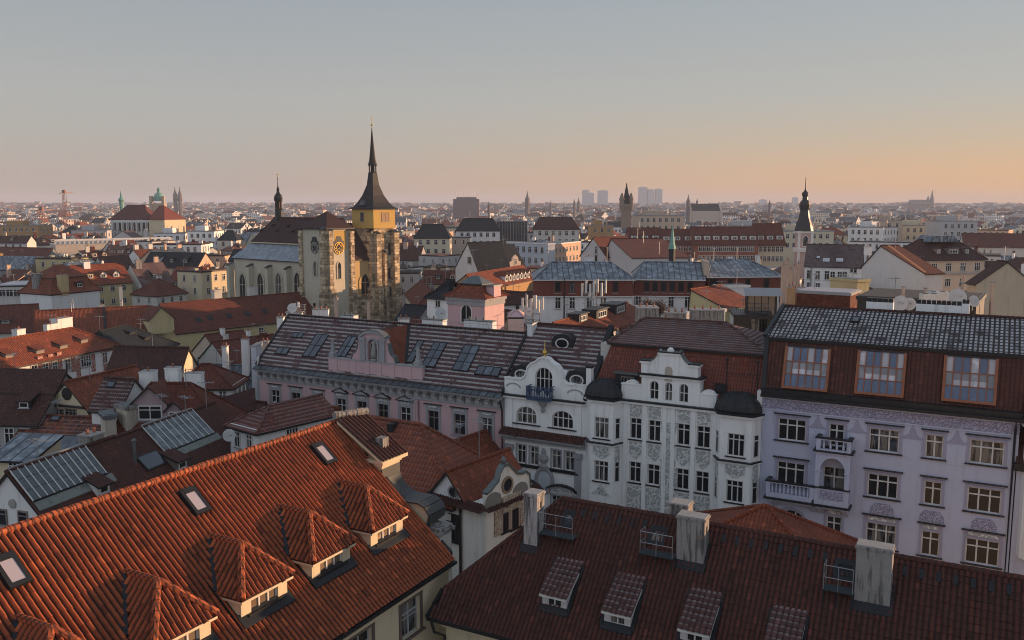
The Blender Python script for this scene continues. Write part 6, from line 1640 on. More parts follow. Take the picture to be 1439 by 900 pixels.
for px_, py_ in ((693, 703), (731, 688)):
    x_, z_ = by(px_, py_)
    b = MB(); b.prism([(x_ + .8, z_ - .6), (x_ + .8, z_ + .0)] + [(x_ + .8 * math.cos(math.pi * k / 8), z_ + .0 + .5 * math.sin(math.pi * k / 8)) for k in range(1, 8)] + [(x_ - .8, z_), (x_ - .8, z_ - .6)], y1 - .05, y1 + .02, 'y', plaster('sooty arch plaster', (.22, .21, .19), .5)); b.build('blind_arch', gbl)
O_SAND = ornament('carved sandstone', (.36, .27, .20), (.52, .45, .36), 2.6)
for (a, b0) in (((706, 715), (714, 745)), ((719, 712), (728, 740))):
    x0_, z1_ = by(*a); x1_, z0_ = by(*b0)
    o_ = window(bx.root, x0_, x1_, z0_, z1_, -.06, 2, .0, surround=.18, sm=plaster('pink stone surround', (.45, .33, .27), .4), fm=M_WOODB); o_.location = (0, y1 + .0, 0)
for (a, b0) in (((694, 716), (704, 750)), ((705, 700), (731, 711)), ((730, 702), (737, 735))):
    x0_, z1_ = by(*a); x1_, z0_ = by(*b0); b = MB(); b.box(x0_, x1_, y1 - .1, y1, z0_, z1_, O_SAND); bx.part(b, 'relief_panel')
# white wall below the gable towards the orange house (local plane x = x1)
def bxp(px, py):
    p = bx.hit_x(px, py, x1); return p.y, p.z
yy, zz = bxp(636, 741)
o_ = window(bx.root, -.55, .55, 0, 1.9, -.06, 2, .3, fm=M_DARK, surround=.0, sill=True); o_.location = (x1, yy, zz - .95); o_.rotation_euler.z = R(-90)
yy, zz = bx.hit_x(638, 692, 0).y, bx.hit_x(638, 692, 0).z
b = MB(); b.lathe([(.46, 0), (.46, .05), (.34, .06), (.33, .0)], (0, 0, 0), P_TRIMG, 16, sy=1.2); b.lathe([(.33, .04), (.33, .055)], (0, 0, 0), G_WIN, 14, sy=1.2); o_ = bx.part(b, 'oval_window', (-.0, yy, zz)); o_.rotation_euler = (0, R(-90), 0)
yy, _ = bxp(648, 740); b = MB(); b.tube([(x1 - .1, yy, zt - .3), (x1 - .1, yy, 0)], .09, M_DARK); bx.part(b, 'downpipe')
h = RH('red_hipped_house', 'house whose orange red hipped roof peeps over the dark front roof', (1076, 713), (1062, 711), 22.0, (1050, 760), .7, T_REDO, P_CREAM, hipR=5, hipL=8) if False else None
pA = at(1076, 712, d=52)
h = House('red_hipped_house', 'house whose orange red hipped roof peeps over the dark front roof', (pA.x - 6.2, pA.y - 4.6, 0), 0, 11.6, 9.2, pA.z - 3.0)
h.walls(P_CREAM); h.roof('hip', T_REDO, pA.z, 6.0, 6.4, 4.6, .4)

# ------------------------------------------------------------------ behind the row, middle
def antenna(px, pyb, pyt, d, label, dishes=2, panels=3, name='antenna_mast'):
    p = at(px, pyb, d=d); t = at(px, pyt, d=d); H = t.z - p.z; b = MB(); q = random.Random(int(px))
    r_ = empty(name, p); tag(r_, label, 'antenna', 'antenna masts on the roofs')
    b.tube([(0, 0, -1), (0, 0, H)], .07, M_STEEL, 6); b.tube([(.9, .2, -1), (.9, .2, H * .8)], .06, M_STEEL, 6)
    for k in range(4): z = H * (.2 + .2 * k); b.tube([(-.5, 0, z), (1.2, .1, z)], .035, M_STEEL, 5); b.tube([(0, 0, z - .3), (.9, .2, z)], .025, M_STEEL, 4)
    b.build('mast', r_)
    for k in range(panels):
        b = MB(); x = -.4 + .65 * k; z = H * (.45 + .1 * (k % 2)); b.box(x - .14, x + .14, -.28, -.12, z, z + H * .4, M_WHITE); b.build('panel_antenna', r_)
    for k in range(dishes):
        b = MB(); b.lathe([(.02, 0), (.35, .04), (.6, .16), (.62, .18)], (0, 0, 0), M_WHITE, 14); b.tube([(.3, 0, .1), (0, 0, .55)], .025, M_STEEL, 4); b.tube([(0, 0, 0), (0, 0, -.4)], .05, M_STEEL, 5)
        o = b.build('dish', r_); o.location = (-.6 + 1.4 * k, -.35, H * (.35 + .2 * q.random())); o.rotation_euler = (R(80), 0, q.uniform(-.5, .9))
    return r_
def dish(px, py, d, label, r=.6, az=.3):
    p = at(px, py, d=d); r_ = empty('satellite_dish', p); tag(r_, label, 'satellite dish', 'satellite dishes on the roofs')
    b = MB(); b.lathe([(.02, 0), (r * .55, .04), (r, .18), (r * 1.02, .2)], (0, 0, 0), plain('grey dish enamel', (.42, .42, .42), .5), 16); b.tube([(r * .5, 0, .1), (0, 0, r)], .03, M_STEEL, 4)
    o = b.build('reflector', r_); o.rotation_euler = (R(75), 0, az)
    b = MB(); b.tube([(0, .15, 0), (0, .15, -r * 1.6)], .05, M_STEEL, 5); b.build('post', r_)
    return r_
h = BH('pink_turret_house', 'pink lantern storey with arched window and flared orange red roof', (629, 420), (681, 423.5), 112, 4.6, 'flat', T_REDO, P_PINK)
mansard(h, 1.7, 1.3, .9, T_REDO, m2=M_ZINC)
h.winpx('f', [(655.5, 441)], 1.75, 2.4, 2, M_WHITE, arch=True); b = MB(); b.box(-.1, h.W + .1, -.12, h.D + .1, h.ze - .7, h.ze - .1, P_TRIMG); b.box(-.25, h.W + .25, -.25, h.D + .25, h.ze - .1, h.ze + .32, P_TRIMG); h.part(b, 'cornice')
b = MB(); b.box(h.W - .8, h.W + .35, h.D * .35, h.D * .7, h.ze + .2, h.ze + 1.7, P_PINK); b.box(h.W - .9, h.W + .45, h.D * .3, h.D * .75, h.ze + 1.7, h.ze + 1.85, M_ZINC); h.part(b, 'dormer')
def redmansard(name, label, e0, e1, d, D, wins, rise=2.3, mans=3.0, xa=3.0, xb=3.0, roofm=None, o=.5):
    """white wall, a storey clad in brown red, then a low sheet metal hip"""
    h = BH(name, label, e0, e1, d, D, 'hip', roofm or M_SEAM, P_WHITE, rise=rise, xa=xa, xb=xb, o=o, trim=M_WHITE)
    b = MB(); z0 = h.ze - mans; i = .0
    b.hexa([(-.25, -.25, z0), (h.W + .25, -.25, z0), (h.W + .25, h.D + .1, z0), (-.25, h.D + .1, z0), (-.03, -.03, h.ze - .05), (h.W + .03, -.03, h.ze - .05), (h.W + .03, h.D + .1, h.ze - .05), (-.03, h.D + .1, h.ze - .05)], P_BROWN)
    b.box(-.35, h.W + .35, -.35, 0, z0 - .15, z0 - .01, P_WHITE)
    m_ = h.part(b, 'mansard_storey')
    for px_, w_, h_ in wins:
        p = h.hit_y(px_, 400, -.2); o_ = link('window', wmesh(w_, h_, 1, False, M_WOODB), m_, (p.x, -.16, z0 + (mans - h_) * .5))
    return h
h = redmansard('metal_roofed_house', 'white house with brown red top storey and frosted sheet metal hipped roof', (753, 391.5), (889, 391.5), 150, 13, [(784, 1.0, 1.9), (804, 1.0, 1.9), (826, 1.1, 2.0), (848, 1.0, 1.9), (865, 1.0, 1.9)])
h.winpx('f', [(784, 426), (804, 426), (828, 426), (848, 426)], 1.0, 2.0); h.chim([(836, 843, 378, .35, .6), (847, 853, 368, .6), (822, 834, 362, .9, 1.2)], P_WHITE)
b = MB(); p = h.hit_y(793, 400, -.3); b.tube([(p.x, -.4, 0), (p.x, -.4, h.ze)], .12, M_DARK, 6); h.part(b, 'downpipe')
h2 = redmansard('metal_roofed_house', 'long white house with six dark windows in its brown red top storey', (893, 391), (990, 392), 152, 14, [(909, 1.0, 1.9), (920.5, 1.0, 1.9), (932.5, 1.0, 1.9), (944.5, 1.0, 1.9), (957, 1.0, 1.9), (970, 1.0, 1.9)], xa=1.5, xb=.0)
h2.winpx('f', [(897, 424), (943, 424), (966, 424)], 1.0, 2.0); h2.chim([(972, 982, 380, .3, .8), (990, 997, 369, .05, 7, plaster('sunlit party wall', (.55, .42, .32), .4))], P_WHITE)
h3 = redmansard('metal_roofed_house', 'white house with big studio windows in its red brown top storey next to tall chimneys', (996, 388), (1096, 387), 154, 14, [(1003, 1.6, 2.2), (1026, 1.0, 1.9), (1051, 1.0, 1.9), (1077, 1.0, 1.9)], xb=3)
h3.chim([(1063, 1068, 360, .5, .6), (1024, 1030, 362, .6, .6)], P_WHITE)
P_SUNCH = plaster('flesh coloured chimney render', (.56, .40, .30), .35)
def stack(px0, px1, pyt, pyb, d, th, label, m=None, pots=1, name='chimney_stack'):
    a = at(px0, pyb, d=d); c = at(px1, pyb, d=d); t = at(px0, pyt, d=d); w = (c - a).length
    r_ = empty(name, (a.x, a.y, 0), YAW); tag(r_, label, 'chimney', 'free standing chimney stacks')
    b = MB(); b.box(0, w, 0, th, 0, t.z, m or P_SUNCH); b.build('shaft', r_)
    b = MB(); b.box(-.07, w + .07, -.07, th + .07, t.z + .001, t.z + .12, P_GREY)
    for k in range(pots): b.lathe([(.1, 0), (.12, .1), (.09, .35), (.12, .4)], (w * (k + .5) / pots, th / 2, t.z + .12), plain('clay chimney pot', (.3, .12, .07)), 8)
    b.build('cap', r_)
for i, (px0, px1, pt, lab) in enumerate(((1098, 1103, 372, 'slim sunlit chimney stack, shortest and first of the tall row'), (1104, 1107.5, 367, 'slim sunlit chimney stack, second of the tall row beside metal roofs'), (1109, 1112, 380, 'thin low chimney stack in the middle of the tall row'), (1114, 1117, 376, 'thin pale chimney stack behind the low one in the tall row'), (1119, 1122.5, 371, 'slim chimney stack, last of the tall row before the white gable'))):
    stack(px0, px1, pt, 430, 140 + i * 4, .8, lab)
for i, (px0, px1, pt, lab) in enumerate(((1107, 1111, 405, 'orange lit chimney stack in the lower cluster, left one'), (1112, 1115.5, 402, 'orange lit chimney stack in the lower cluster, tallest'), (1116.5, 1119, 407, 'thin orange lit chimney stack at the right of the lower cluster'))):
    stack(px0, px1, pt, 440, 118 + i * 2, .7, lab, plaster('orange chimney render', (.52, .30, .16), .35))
h = BH('cream_gabled_house', 'pale yellow house end below the metal roofs, with mono pitch orange roof', (969, 412), (1003, 424), 135, 10, 'flat', T_REDO, P_YELLOW) if False else None
p0 = at(969, 408, d=132); p1 = at(1018, 430, d=128)
h = House('yellow_gabled_house', 'pale yellow gabled house below the metal roofs with an orange side roof', (p0.x, p0.y, 0), math.atan2(p1.y - p0.y, p1.x - p0.x), (p1 - p0).length, 9, p1.z - .3)
h.walls(plaster('pale yellow plaster', (.55, .47, .26), .3), [('y', [(0, h.ze - .01), (h.W, h.ze - .01), (.2, p0.z)], 0, .3)]); h.roof('y', T_REDO, p0.z + .15, .25)
h = BH('blank_white_wall', 'blank white wall panel standing on the roofs below the metal roofed houses', (1014, 405), (1053, 404), 138, 2.5, 'flat', M_ZINC, plaster('bright white plaster', (.68, .68, .70), .08), cat='wall', trim=P_WHITE)
h = RH('red_roofed_house', 'house with plain red roof and roof terrace beside the blank white wall', (1050, 398), (1092, 398), 27.5, (1060, 421), .8, T_RED, P_OFFW)
h = BH('terrace_house', 'white house with roof terrace, glazed veranda and awnings in front of the tall chimneys', (1034, 448), (1088, 449), 112, 8, 'flat', M_DARK, P_OFFW)
h.winpx('f', [(1043, 458), (1066, 459), (1079, 459)], 2.2, 2.8, 3, M_DARK)
b = MB(); p = h.hit_y(1070, 440, 2.5); b.box(p.x - 1.9, p.x + 1.9, 2.5, 4.5, h.ze, h.ze + 3.2, M_DARK); b.slab([(p.x - 2.3, .8, h.ze + 2.9), (p.x + 2.3, .8, h.ze + 2.9), (p.x + 2.3, 3.0, h.ze + 3.7), (p.x - 2.3, 3.0, h.ze + 3.7)], .08, P_TRIMG); v_ = h.part(b, 'veranda')
b = MB()
for k in range(4): b.box(p.x - 1.7 + .85 * k, p.x - .95 + .85 * k, 2.45, 2.49, h.ze + .2, h.ze + 2.7, G_SKY)
b.build('window', v_)
b = MB()
for k in range(int(h.W / .25)): b.box(.25 * k, .25 * k + .04, .0, .04, h.ze + .4, h.ze + 1.4, M_DARK)
b.box(0, h.W, -.02, .06, h.ze + 1.4, h.ze + 1.46, M_DARK); h.part(b, 'railing')
h = BH('stained_firewall', 'white party wall with sunlit end and stained grey chimney block', (942, 446), (1019, 438), 104, .8, 'flat', P_OFFW, P_WHITE, cat='wall', trim=P_WHITE)
stack(972, 1017, 437, 470, 101, 1.6, 'wide soot stained chimney block before the white party wall', P_STACK, 4); stack(896, 925, 434, 470, 101, 2.5, 'grey soot stained chimney block with sunlit right side', P_STACK, 3); stack(936, 964, 441, 470, 100, 1.5, 'low soot stained chimney block between the two larger ones', P_STACK, 3)
h = RH('sunlit_orange_house', 'house with sunlit orange roof and four black box dormers', (778, 454), (880, 424.5), 27.0, (905, 446), .55, T_REDO, P_OFFW)
h.dorm([(820, 452, 3.0, 1.0, 'box'), (846, 447, 4.2, 1.2, 'box'), (872, 440, 4.4, 1.3, 'box')], wm=M_DARK, lights=4)
antenna(739, 458, 412, 118, 'tall antenna mast with white dishes just right of the pink lantern storey', 2, 4); antenna(749, 458, 415, 118, 'tall antenna mast with panels, right hand one of the pair', 1, 4)
antenna(822, 436, 392, 132, 'antenna mast with long white panels before the metal roofed house', 0, 4); antenna(838, 437, 390, 132, 'antenna mast with white panels, right one before the metal roofed house', 1, 4)
dish(620, 441, 88, 'grey satellite dish on the pink house ridge, left of the pink lantern', .55)
h = BH('pale_stair_box', 'pale pink stair housing with chamfered top on the pink house ridge', (714, 446), (736, 446), 97, 3, 'hip', P_PINK, plaster('pale pink render', (.58, .44, .40), .2), rise=.5, xa=.6, xb=.6, o=.02)
h = BH('small_white_house', 'small white house with dark pyramid roof left of pink lantern', (600, 416), (634, 418), 128, 6, 'hip', T_SLATE, P_PALE, rise=2.2, xa=2.8, xb=2.8); h.winpx('f', [(615.5, 425)], .9, 1.5)
h = RH('red_gabled_house', 'red roofed house with hipped gable between the church and the pink lantern', (592, 394), (606, 407), 24.0, (580, 425), .9, T_RED, P_OFFW, hipR=4, hipL=2)
h = RH('dark_low_house', 'low dark roofed house at the foot of the church tower', (570, 428), (600, 430), 22.0, (585, 450), .7, T_SLATE, P_GREY)
h = RH('arched_dormer_house', 'long red roofed house with seven white arched dormers', (655, 386), (735, 373), 25.0, (700, 402), .75, T_REDO, P_OCHRE)
h.dorm([(712 + 5.2 * k, 396 - .9 * k, 1.5, 1.7, 'gable') for k in range(7)], wm=P_PALE, lights=1)
h = RH('dark_barn_house', 'white house with plain dark roof behind the antenna masts', (700, 412), (752, 410), 23.0, (720, 426), .9, T_BROWN, P_WHITE); h.winpx('f', [(727, 432)], 1.0, 1.5, 1)
for x0, x1, yt, lab in ((362 + 4, 371, 470, 'white roof vent stack on far left of pink house'),): pass
P_PALEO = plaster('pale orange render', (.55, .46, .38), .3)
h = BH('white_gabled_house', 'white gable wall house with slate roof and ornate stepped dormer gables', (672, 378), (738, 374), 245, 10, 'hip', T_SLATE, P_WHITE, rise=6.0)
h.win('f', 8, 1, 1.2, 2.2, h.ze - .6, 3.4)
for px_ in (684, 704, 724):
    p = h.hit_y(px_, 368, 0); b = MB(); b.prism([(p.x - 2, h.ze), (p.x + 2, h.ze), (p.x + 2, h.ze + 1.4), (p.x + 1.2, h.ze + 1.6), (p.x + 1.0, h.ze + 2.6), (p.x, h.ze + 3.4), (p.x - 1.0, h.ze + 2.6), (p.x - 1.2, h.ze + 1.6), (p.x - 2, h.ze + 1.4)], -.1, .4, 'y', P_PALEO); o_ = h.part(b, 'stepped_gable'); link('window', wmesh(1.0, 1.6), o_, (p.x, -.1, h.ze + .6))
h = BH('white_gabled_house', 'tall blank white gable with one dark window, left of slate roof', (640, 376), (672, 380), 243, 10, 'y', T_SLATE, P_WHITE, rise=7, xa=7.0); h.winpx('f', [(660, 366)], 2.2, 1.9, 3)
h = BH('apartment_block', 'pale blue apartment block with rows of windows and a glazed top corner', (712, 341), (770, 344), 300, 3, 'flat', M_ZINC, plaster('pale blue render', (.46, .50, .56), .2), trim=P_WHITE)
h.win('f', 6, 4, 1.5, 2.0, h.ze - .9, 3.5); 
h = BH('apartment_block', 'apricot tinted block standing for the sunlit side of the pale blue apartments', (771, 345), (816, 340.5), 298, 8, 'flat', M_ZINC, plaster('apricot render and sun tint', (.60, .40, .28), .15), trim=P_WHITE)  # peach sunlight on the pale blue block's side, put into the wall colour
h.win('f', 8, 3, 1.3, 1.8, h.ze - 1.0, 3.4)
h = BH('pale_gabled_house', 'tall pale house with two blank gables and narrow dark window slit', (816, 358), (852, 360), 215, 12, 'y', T_RED, plaster('pale pink grey render', (.58, .54, .52), .2), rise=4.2); h.winpx('f', [(838, 352), (838, 362)], 1.0, 2.0, 1)
h = BH('pale_gabled_house', 'pale house end with brown roof edge, right of twin blank gables', (852, 352), (888, 362), 214, 12, 'y', T_RED, plaster('pale pink grey render', (.58, .54, .52), .2), rise=3.0, xa=6)
h = BH('small_red_house', 'small peach house with low red roof before the long red terrace', (886, 352), (906, 352), 205, 8, 'hip', T_RED, P_PALEO, rise=1.5, xa=3, xb=3)
def terrace(px0, px1, pye, z, D, rise, label, n, rows=2, wall=None):
    h = BH('red_terrace_house', label, (px0, pye), (px1, pye), 0, D, 'hip', T_RED, wall or plaster('terracotta render', (.24, .085, .06), .3), rise=rise, z=z, group='long red terrace houses')
    h.win('f', n, rows, 1.2, 1.8, h.ze - .7, 3.2)
    y = h.D * .2
    for k in range(max(2, n // 2)):
        p = Vector((h.W * (k + .5) / max(2, n // 2), h.D * .12, 0)); pz = h.roof_z(p.x, p.y); w_ = pix(h.world(p.x, p.y, pz)); h.dorm([(w_[0], w_[1], 2.0, 1.3, 'box')], wm=P_WHITE)
    return h
terrace(976, 1066, 343, 28.5, 14, 5.5, 'long red terrace with many dormers, its middle section', 14); terrace(885, 930, 342, 28.5, 14, 5.0, 'red terrace section at the left end with hipped roof', 7); terrace(930, 976, 343, 28.3, 14, 4.8, 'red terrace section behind the copper spire', 6)
terrace(1064, 1104, 344, 28.0, 13, 7.0, 'end section of the red terrace with cream walls below its steep roof', 6, 2, P_CREAM)
# copper green ridge turret
def spire(name, label, px, pyb, pyt, d, prof, m, base=None, n=8, cat='spire', smooth=False):
    """prof: list of (radius share of height, height share)"""
    p = at(px, pyb, d=d); t = at(px, pyt, d=d); H = t.z - p.z
    r_ = empty(name, (p.x, p.y, 0)); tag(r_, label, cat)
    b = MB(); b.lathe([(a * H, z * H) for a, z in prof], (0, 0, p.z), m, n); b.build('spire', r_, smooth)
    w = prof[0][0] * H
    b = MB(); b.lathe([(w * .8, 0), (w * .8, p.z)], (0, 0, 0), base or P_GREY, n); b.build('shaft', r_)
    return r_, p, H
spire('copper_turret', 'slender green copper spire above the metal roofs', 944.5, 350, 318, 165, [(.19, 0), (.12, .25), (.075, .55), (.03, .9), (.008, 1.0)], M_COPPER, M_DARK, 8)

# ------------------------------------------------------------------ behind the row, right
h = BH('white_house', 'white house with dark frosted roof and irregular windows left of the blank gable', (1131, 373), (1211, 375), 190, 12, 'hip', tile('dark frosted roof', (.10, .05, .045), (.06, .035, .035), frost=.3), P_PALE, rise=4.2, o=.3)
h.winpx('f', [(1137, 386), (1149, 387), (1162, 387), (1170, 388), (1180, 388), (1187, 388), (1137, 403), (1149, 404), (1186, 406)], 1.0, 1.9); h.winpx('f', [(1197, 379), (1202, 380)], .7, 1.2, 1); h.winpx('f', [(1199, 398)], 1.4, 2.4, 2, M_WHITE, True)
h.sky_l([(1161, 366, 1.6, 1.4), (1180, 366, 1.6, 1.4), (1150, 362, .9, .8)], m=plain('pale roof light', (.5, .5, .52))); h.chim([(1185, 1193, 345, .5, .8), (1220 - 6, 1231 - 6, 348, .3, 2)], P_WHITE)
b = MB(); p = h.hit_y(1139.5, 390, -.1); b.tube([(p.x, -.15, 0), (p.x, -.15, h.ze)], .13, M_STEEL, 6); h.part(b, 'downpipe')
h = BH('blank_gabled_house', 'house with huge blank white gable wall facing the camera', (1211, 375), (1300, 384), 176, 4, 'y', T_RED, plaster('smooth white render', (.66, .64, .62), .12), rise=4.4, xa=5.2)
b = MB(); n0 = h.planes['r']; b.bar((h.W / 2 - 1, -.2, h.zr + .1), (h.W + .3, -.2, h.ze + .1), .5, plaster('orange coping', (.5, .22, .11), .3), .2); h.part(b, 'verge_coping')
h = BH('beige_house', 'beige house with brown mansard roof, grid of white windows and small balconies', (1297, 364), (1384, 363), 200, 13, 'hip', T_BROWN, plaster('beige render', (.52, .41, .32), .2), rise=4.0, xa=3, xb=3, o=.5)
h.win('f', 4, 3, 1.5, 1.9, h.ze - 1.0, 3.5, .07, 1.0, 3); b = MB(); b.box(-.2, h.W + .2, -.3, .0, h.ze - 3.6, h.ze - 3.3, P_TRIMG); h.part(b, 'string_course')
h.dorm([(1340, 357, 2.8, 1.3, 'box'), (1319, 357, 1.0, 1.2, 'box'), (1359, 357, 1.0, 1.2, 'box')], wm=M_WOODG, lights=3)
b = MB(); b.prism([(h.W * .25, h.zr - .4), (h.W * .75, h.zr - .4), (h.W * .66, h.zr + 1.0), (h.W * .34, h.zr + 1.0)], h.D * .3, h.D * .7, 'y', M_SEAM); h.part(b, 'lantern_roof')
h.chim([(1298 - 3, 1302 - 3, 362, .05, .7)], P_SUNCH)
h = BH('cream_gable_house', 'cream house with blank peeling gable at the right edge', (1372, 398), (1452, 398), 150, 3, 'y', T_BROWN, plaster('peeling cream render', (.56, .45, .32), .5), rise=3.6, xa=5)
h = BH('yellow_stair_tower', 'small yellow plastered box behind the frosted tile ridge', (1205, 397), (1222, 396), 128, 5, 'flat', M_ZINC, P_YELLOW, trim=P_YELLOW)
h = RH('slanting_roof_house', 'yellow house with a long brown lean roof sloping down to the left', (1150, 432), (1206, 395), 27.0, (1190, 432), .5, T_BROWN, P_YELLOW)
h = BH('brick_terrace_wall', 'low dark red brick parapet with frosted top behind the frosted tile ridge', (1120, 412), (1195, 416), 120, 6, 'flat', plain('frosted flat roof', (.36, .37, .40), .8), B_BRICK, trim=P_TRIMG)
h = BH('grey_plant_room', 'dark rooftop plant room with frosted panels behind the lavender house', (1205, 421), (1372, 430), 92, 10, 'flat', plain('dark roof felt', (.05, .055, .06), .8), M_DARK)
for i, (px_, py_, lab, rr__) in enumerate(((1266, 427, 'grey satellite dish behind the frosted ridge, large and leaning left', .75), (1278, 428, 'grey satellite dish behind the frosted ridge, beside the largest one', .6), (1345, 418, 'grey dish by the striped air units on the lavender roof', .8), (1367, 424, 'grey dish at the end of the chimney block on the lavender roof', .55))): dish(px_, py_, 84, lab, rr__, -.3 + .3 * i)
def ac_unit(px, py, d, w, hgt, label, rz=0.0):
    p = at(px, py, d=d); r_ = empty('air_unit', p, YAW + rz); tag(r_, label, 'air conditioner', 'rooftop air units')
    b = MB(); b.box(-w / 2, w / 2, -.5, .5, 0, hgt, M_WHITE); b.build('casing', r_)
    b = MB()
    for k in range(2): b.lathe([(.3, 0), (.3, .03), (.1, .05)], (-w / 4 + w / 2 * k, 0, hgt), M_DARK, 12)
    b.build('fan', r_); b = MB()
    for sx in (-1, 1): b.box(sx * w * .4 - .05, sx * w * .4 + .05, -.5, .5, -.4, 0, M_STEEL)
    b.build('stand', r_)
ac_unit(1306, 426, 86, 1.6, .9, 'white air unit among the rooftop clutter, left one'); ac_unit(1317, 424, 87, 1.8, 1.0, 'white air unit in the middle of the rooftop clutter'); ac_unit(1330, 423, 88, 1.7, .8, 'white air unit nearest to the big grey dish')
for px_, pt, pb, lab in ((1269, 404, 432, 'thin sunlit flue pipe behind the frosted ridge, left one'), (1300, 406, 432, 'thin sunlit flue pipe behind the frosted ridge, right one'), (1393, 397, 440, 'tall thin flue on the right above the lavender house'), (1352, 398, 425, 'thin flue beside the beige house wall')): stack(px_ - 1.5, px_ + 1.5, pt, pb, 90, .3, lab, P_SUNCH, 0)
def bare_tree(px, pyb, pyt, d, label):
    p = at(px, pyb, d=d); t = at(px, pyt, d=d); H = t.z - p.z; r_ = empty('bare_tree', (p.x, p.y, 0)); tag(r_, label, 'tree'); q = random.Random(int(px)); b = MB(); tw = MB()
    bk = plain('brown bark', (.07, .045, .03)); tc = plain('russet twigs', (.14, .075, .045))
    b.tube([(0, 0, 0), (.1, 0, p.z * .7), (0, .1, p.z + H * .3)], [.22, .16, .09], bk, 6)
    for k in range(26):
        z = p.z - 1 + H * q.uniform(0, .6); a = q.uniform(0, 6.28); l = H * q.uniform(.25, .5)
        e = Vector((math.cos(a) * l * .6, math.sin(a) * l * .6, z + l * q.uniform(.5, 1))); s_ = Vector((0, 0, z)); b.tube([s_, (s_ + e) / 2 + Vector((0, 0, .2)), e], [.05, .035, .015], bk, 4)
        for j in range(16):
            f = s_.lerp(e, q.uniform(.4, 1.05)) + Vector((q.gauss(0, .4), q.gauss(0, .4), q.gauss(0, .4))); g = f + Vector((q.gauss(0, .35), q.gauss(0, .35), q.uniform(.1, .6))); tw.bar(f, g, .035, tc)
    b.build('trunk', r_); tw.build('crown', r_)
bare_tree(910, 436, 413, 140, 'bare brown tree before the white wall under the brown red storey, left one'); bare_tree(927, 437, 414, 140, 'bare brown tree before the white wall, right one with darker crown')

P_LAVW = plaster('pale lilac wall render', (.56, .56, .62), .3)
for px0, px1, pt, dd, th, m, n, lab in ((354, 361, 488, 96, 2.5, P_LAVW, 0, 'tall pale lilac firewall left of the pink house'), (367, 378, 482, 108, 1.2, P_SUNCH, 2, 'broad sunlit chimney just left of the pink house roof'), (340, 349, 478, 118, .9, P_WHITE, 3, 'white chimney with pots below the long yellow house'), (313, 320, 488, 112, .8, P_WHITE, 2, 'small white chimney between dark roofs below the long yellow house'), (390, 399, 447, 112, .9, P_WHITE, 2, 'white chimney at the upper left corner of the pink house roof'), (403, 425, 440, 116, .9, P_OFFW, 4, 'long low chimney block above the pink house roof'), (440, 462, 436, 120, .8, P_WHITE, 3, 'white chimney block above the pink roof, left of its attic'), (560, 575, 449, 108, .8, P_PALE, 2, 'white chimney block at the foot of the church tower'), (470, 475, 420, 150, .8, P_SUNCH, 1, 'slim chimney before the clock block of the church'), (516, 520, 424, 150, .8, P_SUNCH, 1, 'slim chimney before the arched church window'), (1120, 1131, 405, 132, 1.0, P_PALE, 2, 'white chimney block before the white house with irregular windows'), (1075, 1087, 408, 128, .5, P_PALE, 0, 'white panel wall beside the orange lit chimney cluster')):
    stack(px0, px1, pt, pt + 40, dd, th, lab, m, n)
antenna(419, 442, 424, 112, 'small antenna mast over the left end of the pink house roof', 1, 2)
dish(364, 508, 92, 'white satellite dish left of the pink house eaves', .6, -.6); dish(388, 571, 88, 'satellite dish on the left end of the pink facade', .5, -.4); dish(322, 612, 70, 'grey satellite dish before the ochre gabled dormer', .5, .8)

# ================================================================== the Gothic church
S_TOWER = stone('blotched church stone', (0.56, 0.45, 0.30), (0.28, 0.21, 0.14), 1.5, .7)
S_WALL = plaster('grey ochre church plaster', (0.50, 0.46, 0.36), 0.45, (.13, .12, .10))
S_WARM = plaster('ochre tower plaster', (0.50, 0.33, 0.10), 0.25)
T_CH = tile('dark church roof tiles', (0.060, 0.026, 0.024), (0.036, 0.019, 0.019), du=.3, dv=.4)
K = at(461.7, 420, d=205); K.z = 0
ch = House('gothic_church', 'large Gothic church with dark red roofs, gold clock and yellow topped spire tower', K, R(-10), 1, 1, 30, 'church'); FOOT.pop()
CR = ch.root
FOOT.append((ch.world(-22, 9, 0).x, ch.world(-22, 9, 0).y, 30, 0, 0, 0, K)); FOOT.append((ch.world(-4, 16, 0).x, ch.world(-4, 16, 0).y, 13, 0, 0, 0, K))
def gothic(par, w, h, rz, loc, m=None, tracery=True):
    b = MB(); n = 6; r = w / 2; P = [(-r, 0), (r, 0), (r, h - w)]
    P += [(-r + w * math.cos(R(60) * k / n), h - w + w * math.sin(R(60) * k / n)) for k in range(1, n + 1)] + [(r - w * math.cos(R(60) * k / n), h - w + w * math.sin(R(60) * k / n)) for k in range(n - 1, -1, -1)]
    Q = [(p[0] * 1.5, p[1] * 1.08 - .02 * h) for p in P]
    for i in range(len(P)):
        j = (i + 1) % len(P); b.prism([P[i], P[j], Q[j], Q[i]], -.18, .05, 'y', m or S_WALL)
    o = b.build('window', par); o.location = loc; o.rotation_euler.z = rz
    b = MB(); b.prism(P, -.04, .02, 'y', G_WIN); b.build('pane', o)
    if tracery:
        b = MB(); b.box(-.06, .06, -.12, -.041, 0, h - w * .5, m or S_WALL); b.box(-r, r, -.12, -.041, h * .52, h * .52 + .12, m or S_WALL); b.build('tracery', o)
    return o
BT, BW, BD = 36.3, 10.0, 7.6
b = MB(); b.box(-BW, 0, 0, BD, 0, BT, S_WALL); CW = b.build('west_block', CR)
b = MB(); ap = (-BW * .5, BD * .5 + .6, 40.2)
c4 = [(-BW - .5, -.5, BT), (.5, -.5, BT), (.5, BD + .5, BT), (-BW - .5, BD + .5, BT)]
for k in range(4): b.slab([c4[k], c4[(k + 1) % 4], ap], .3, T_CH, M_DARK)
b.build('block_roof', CR)
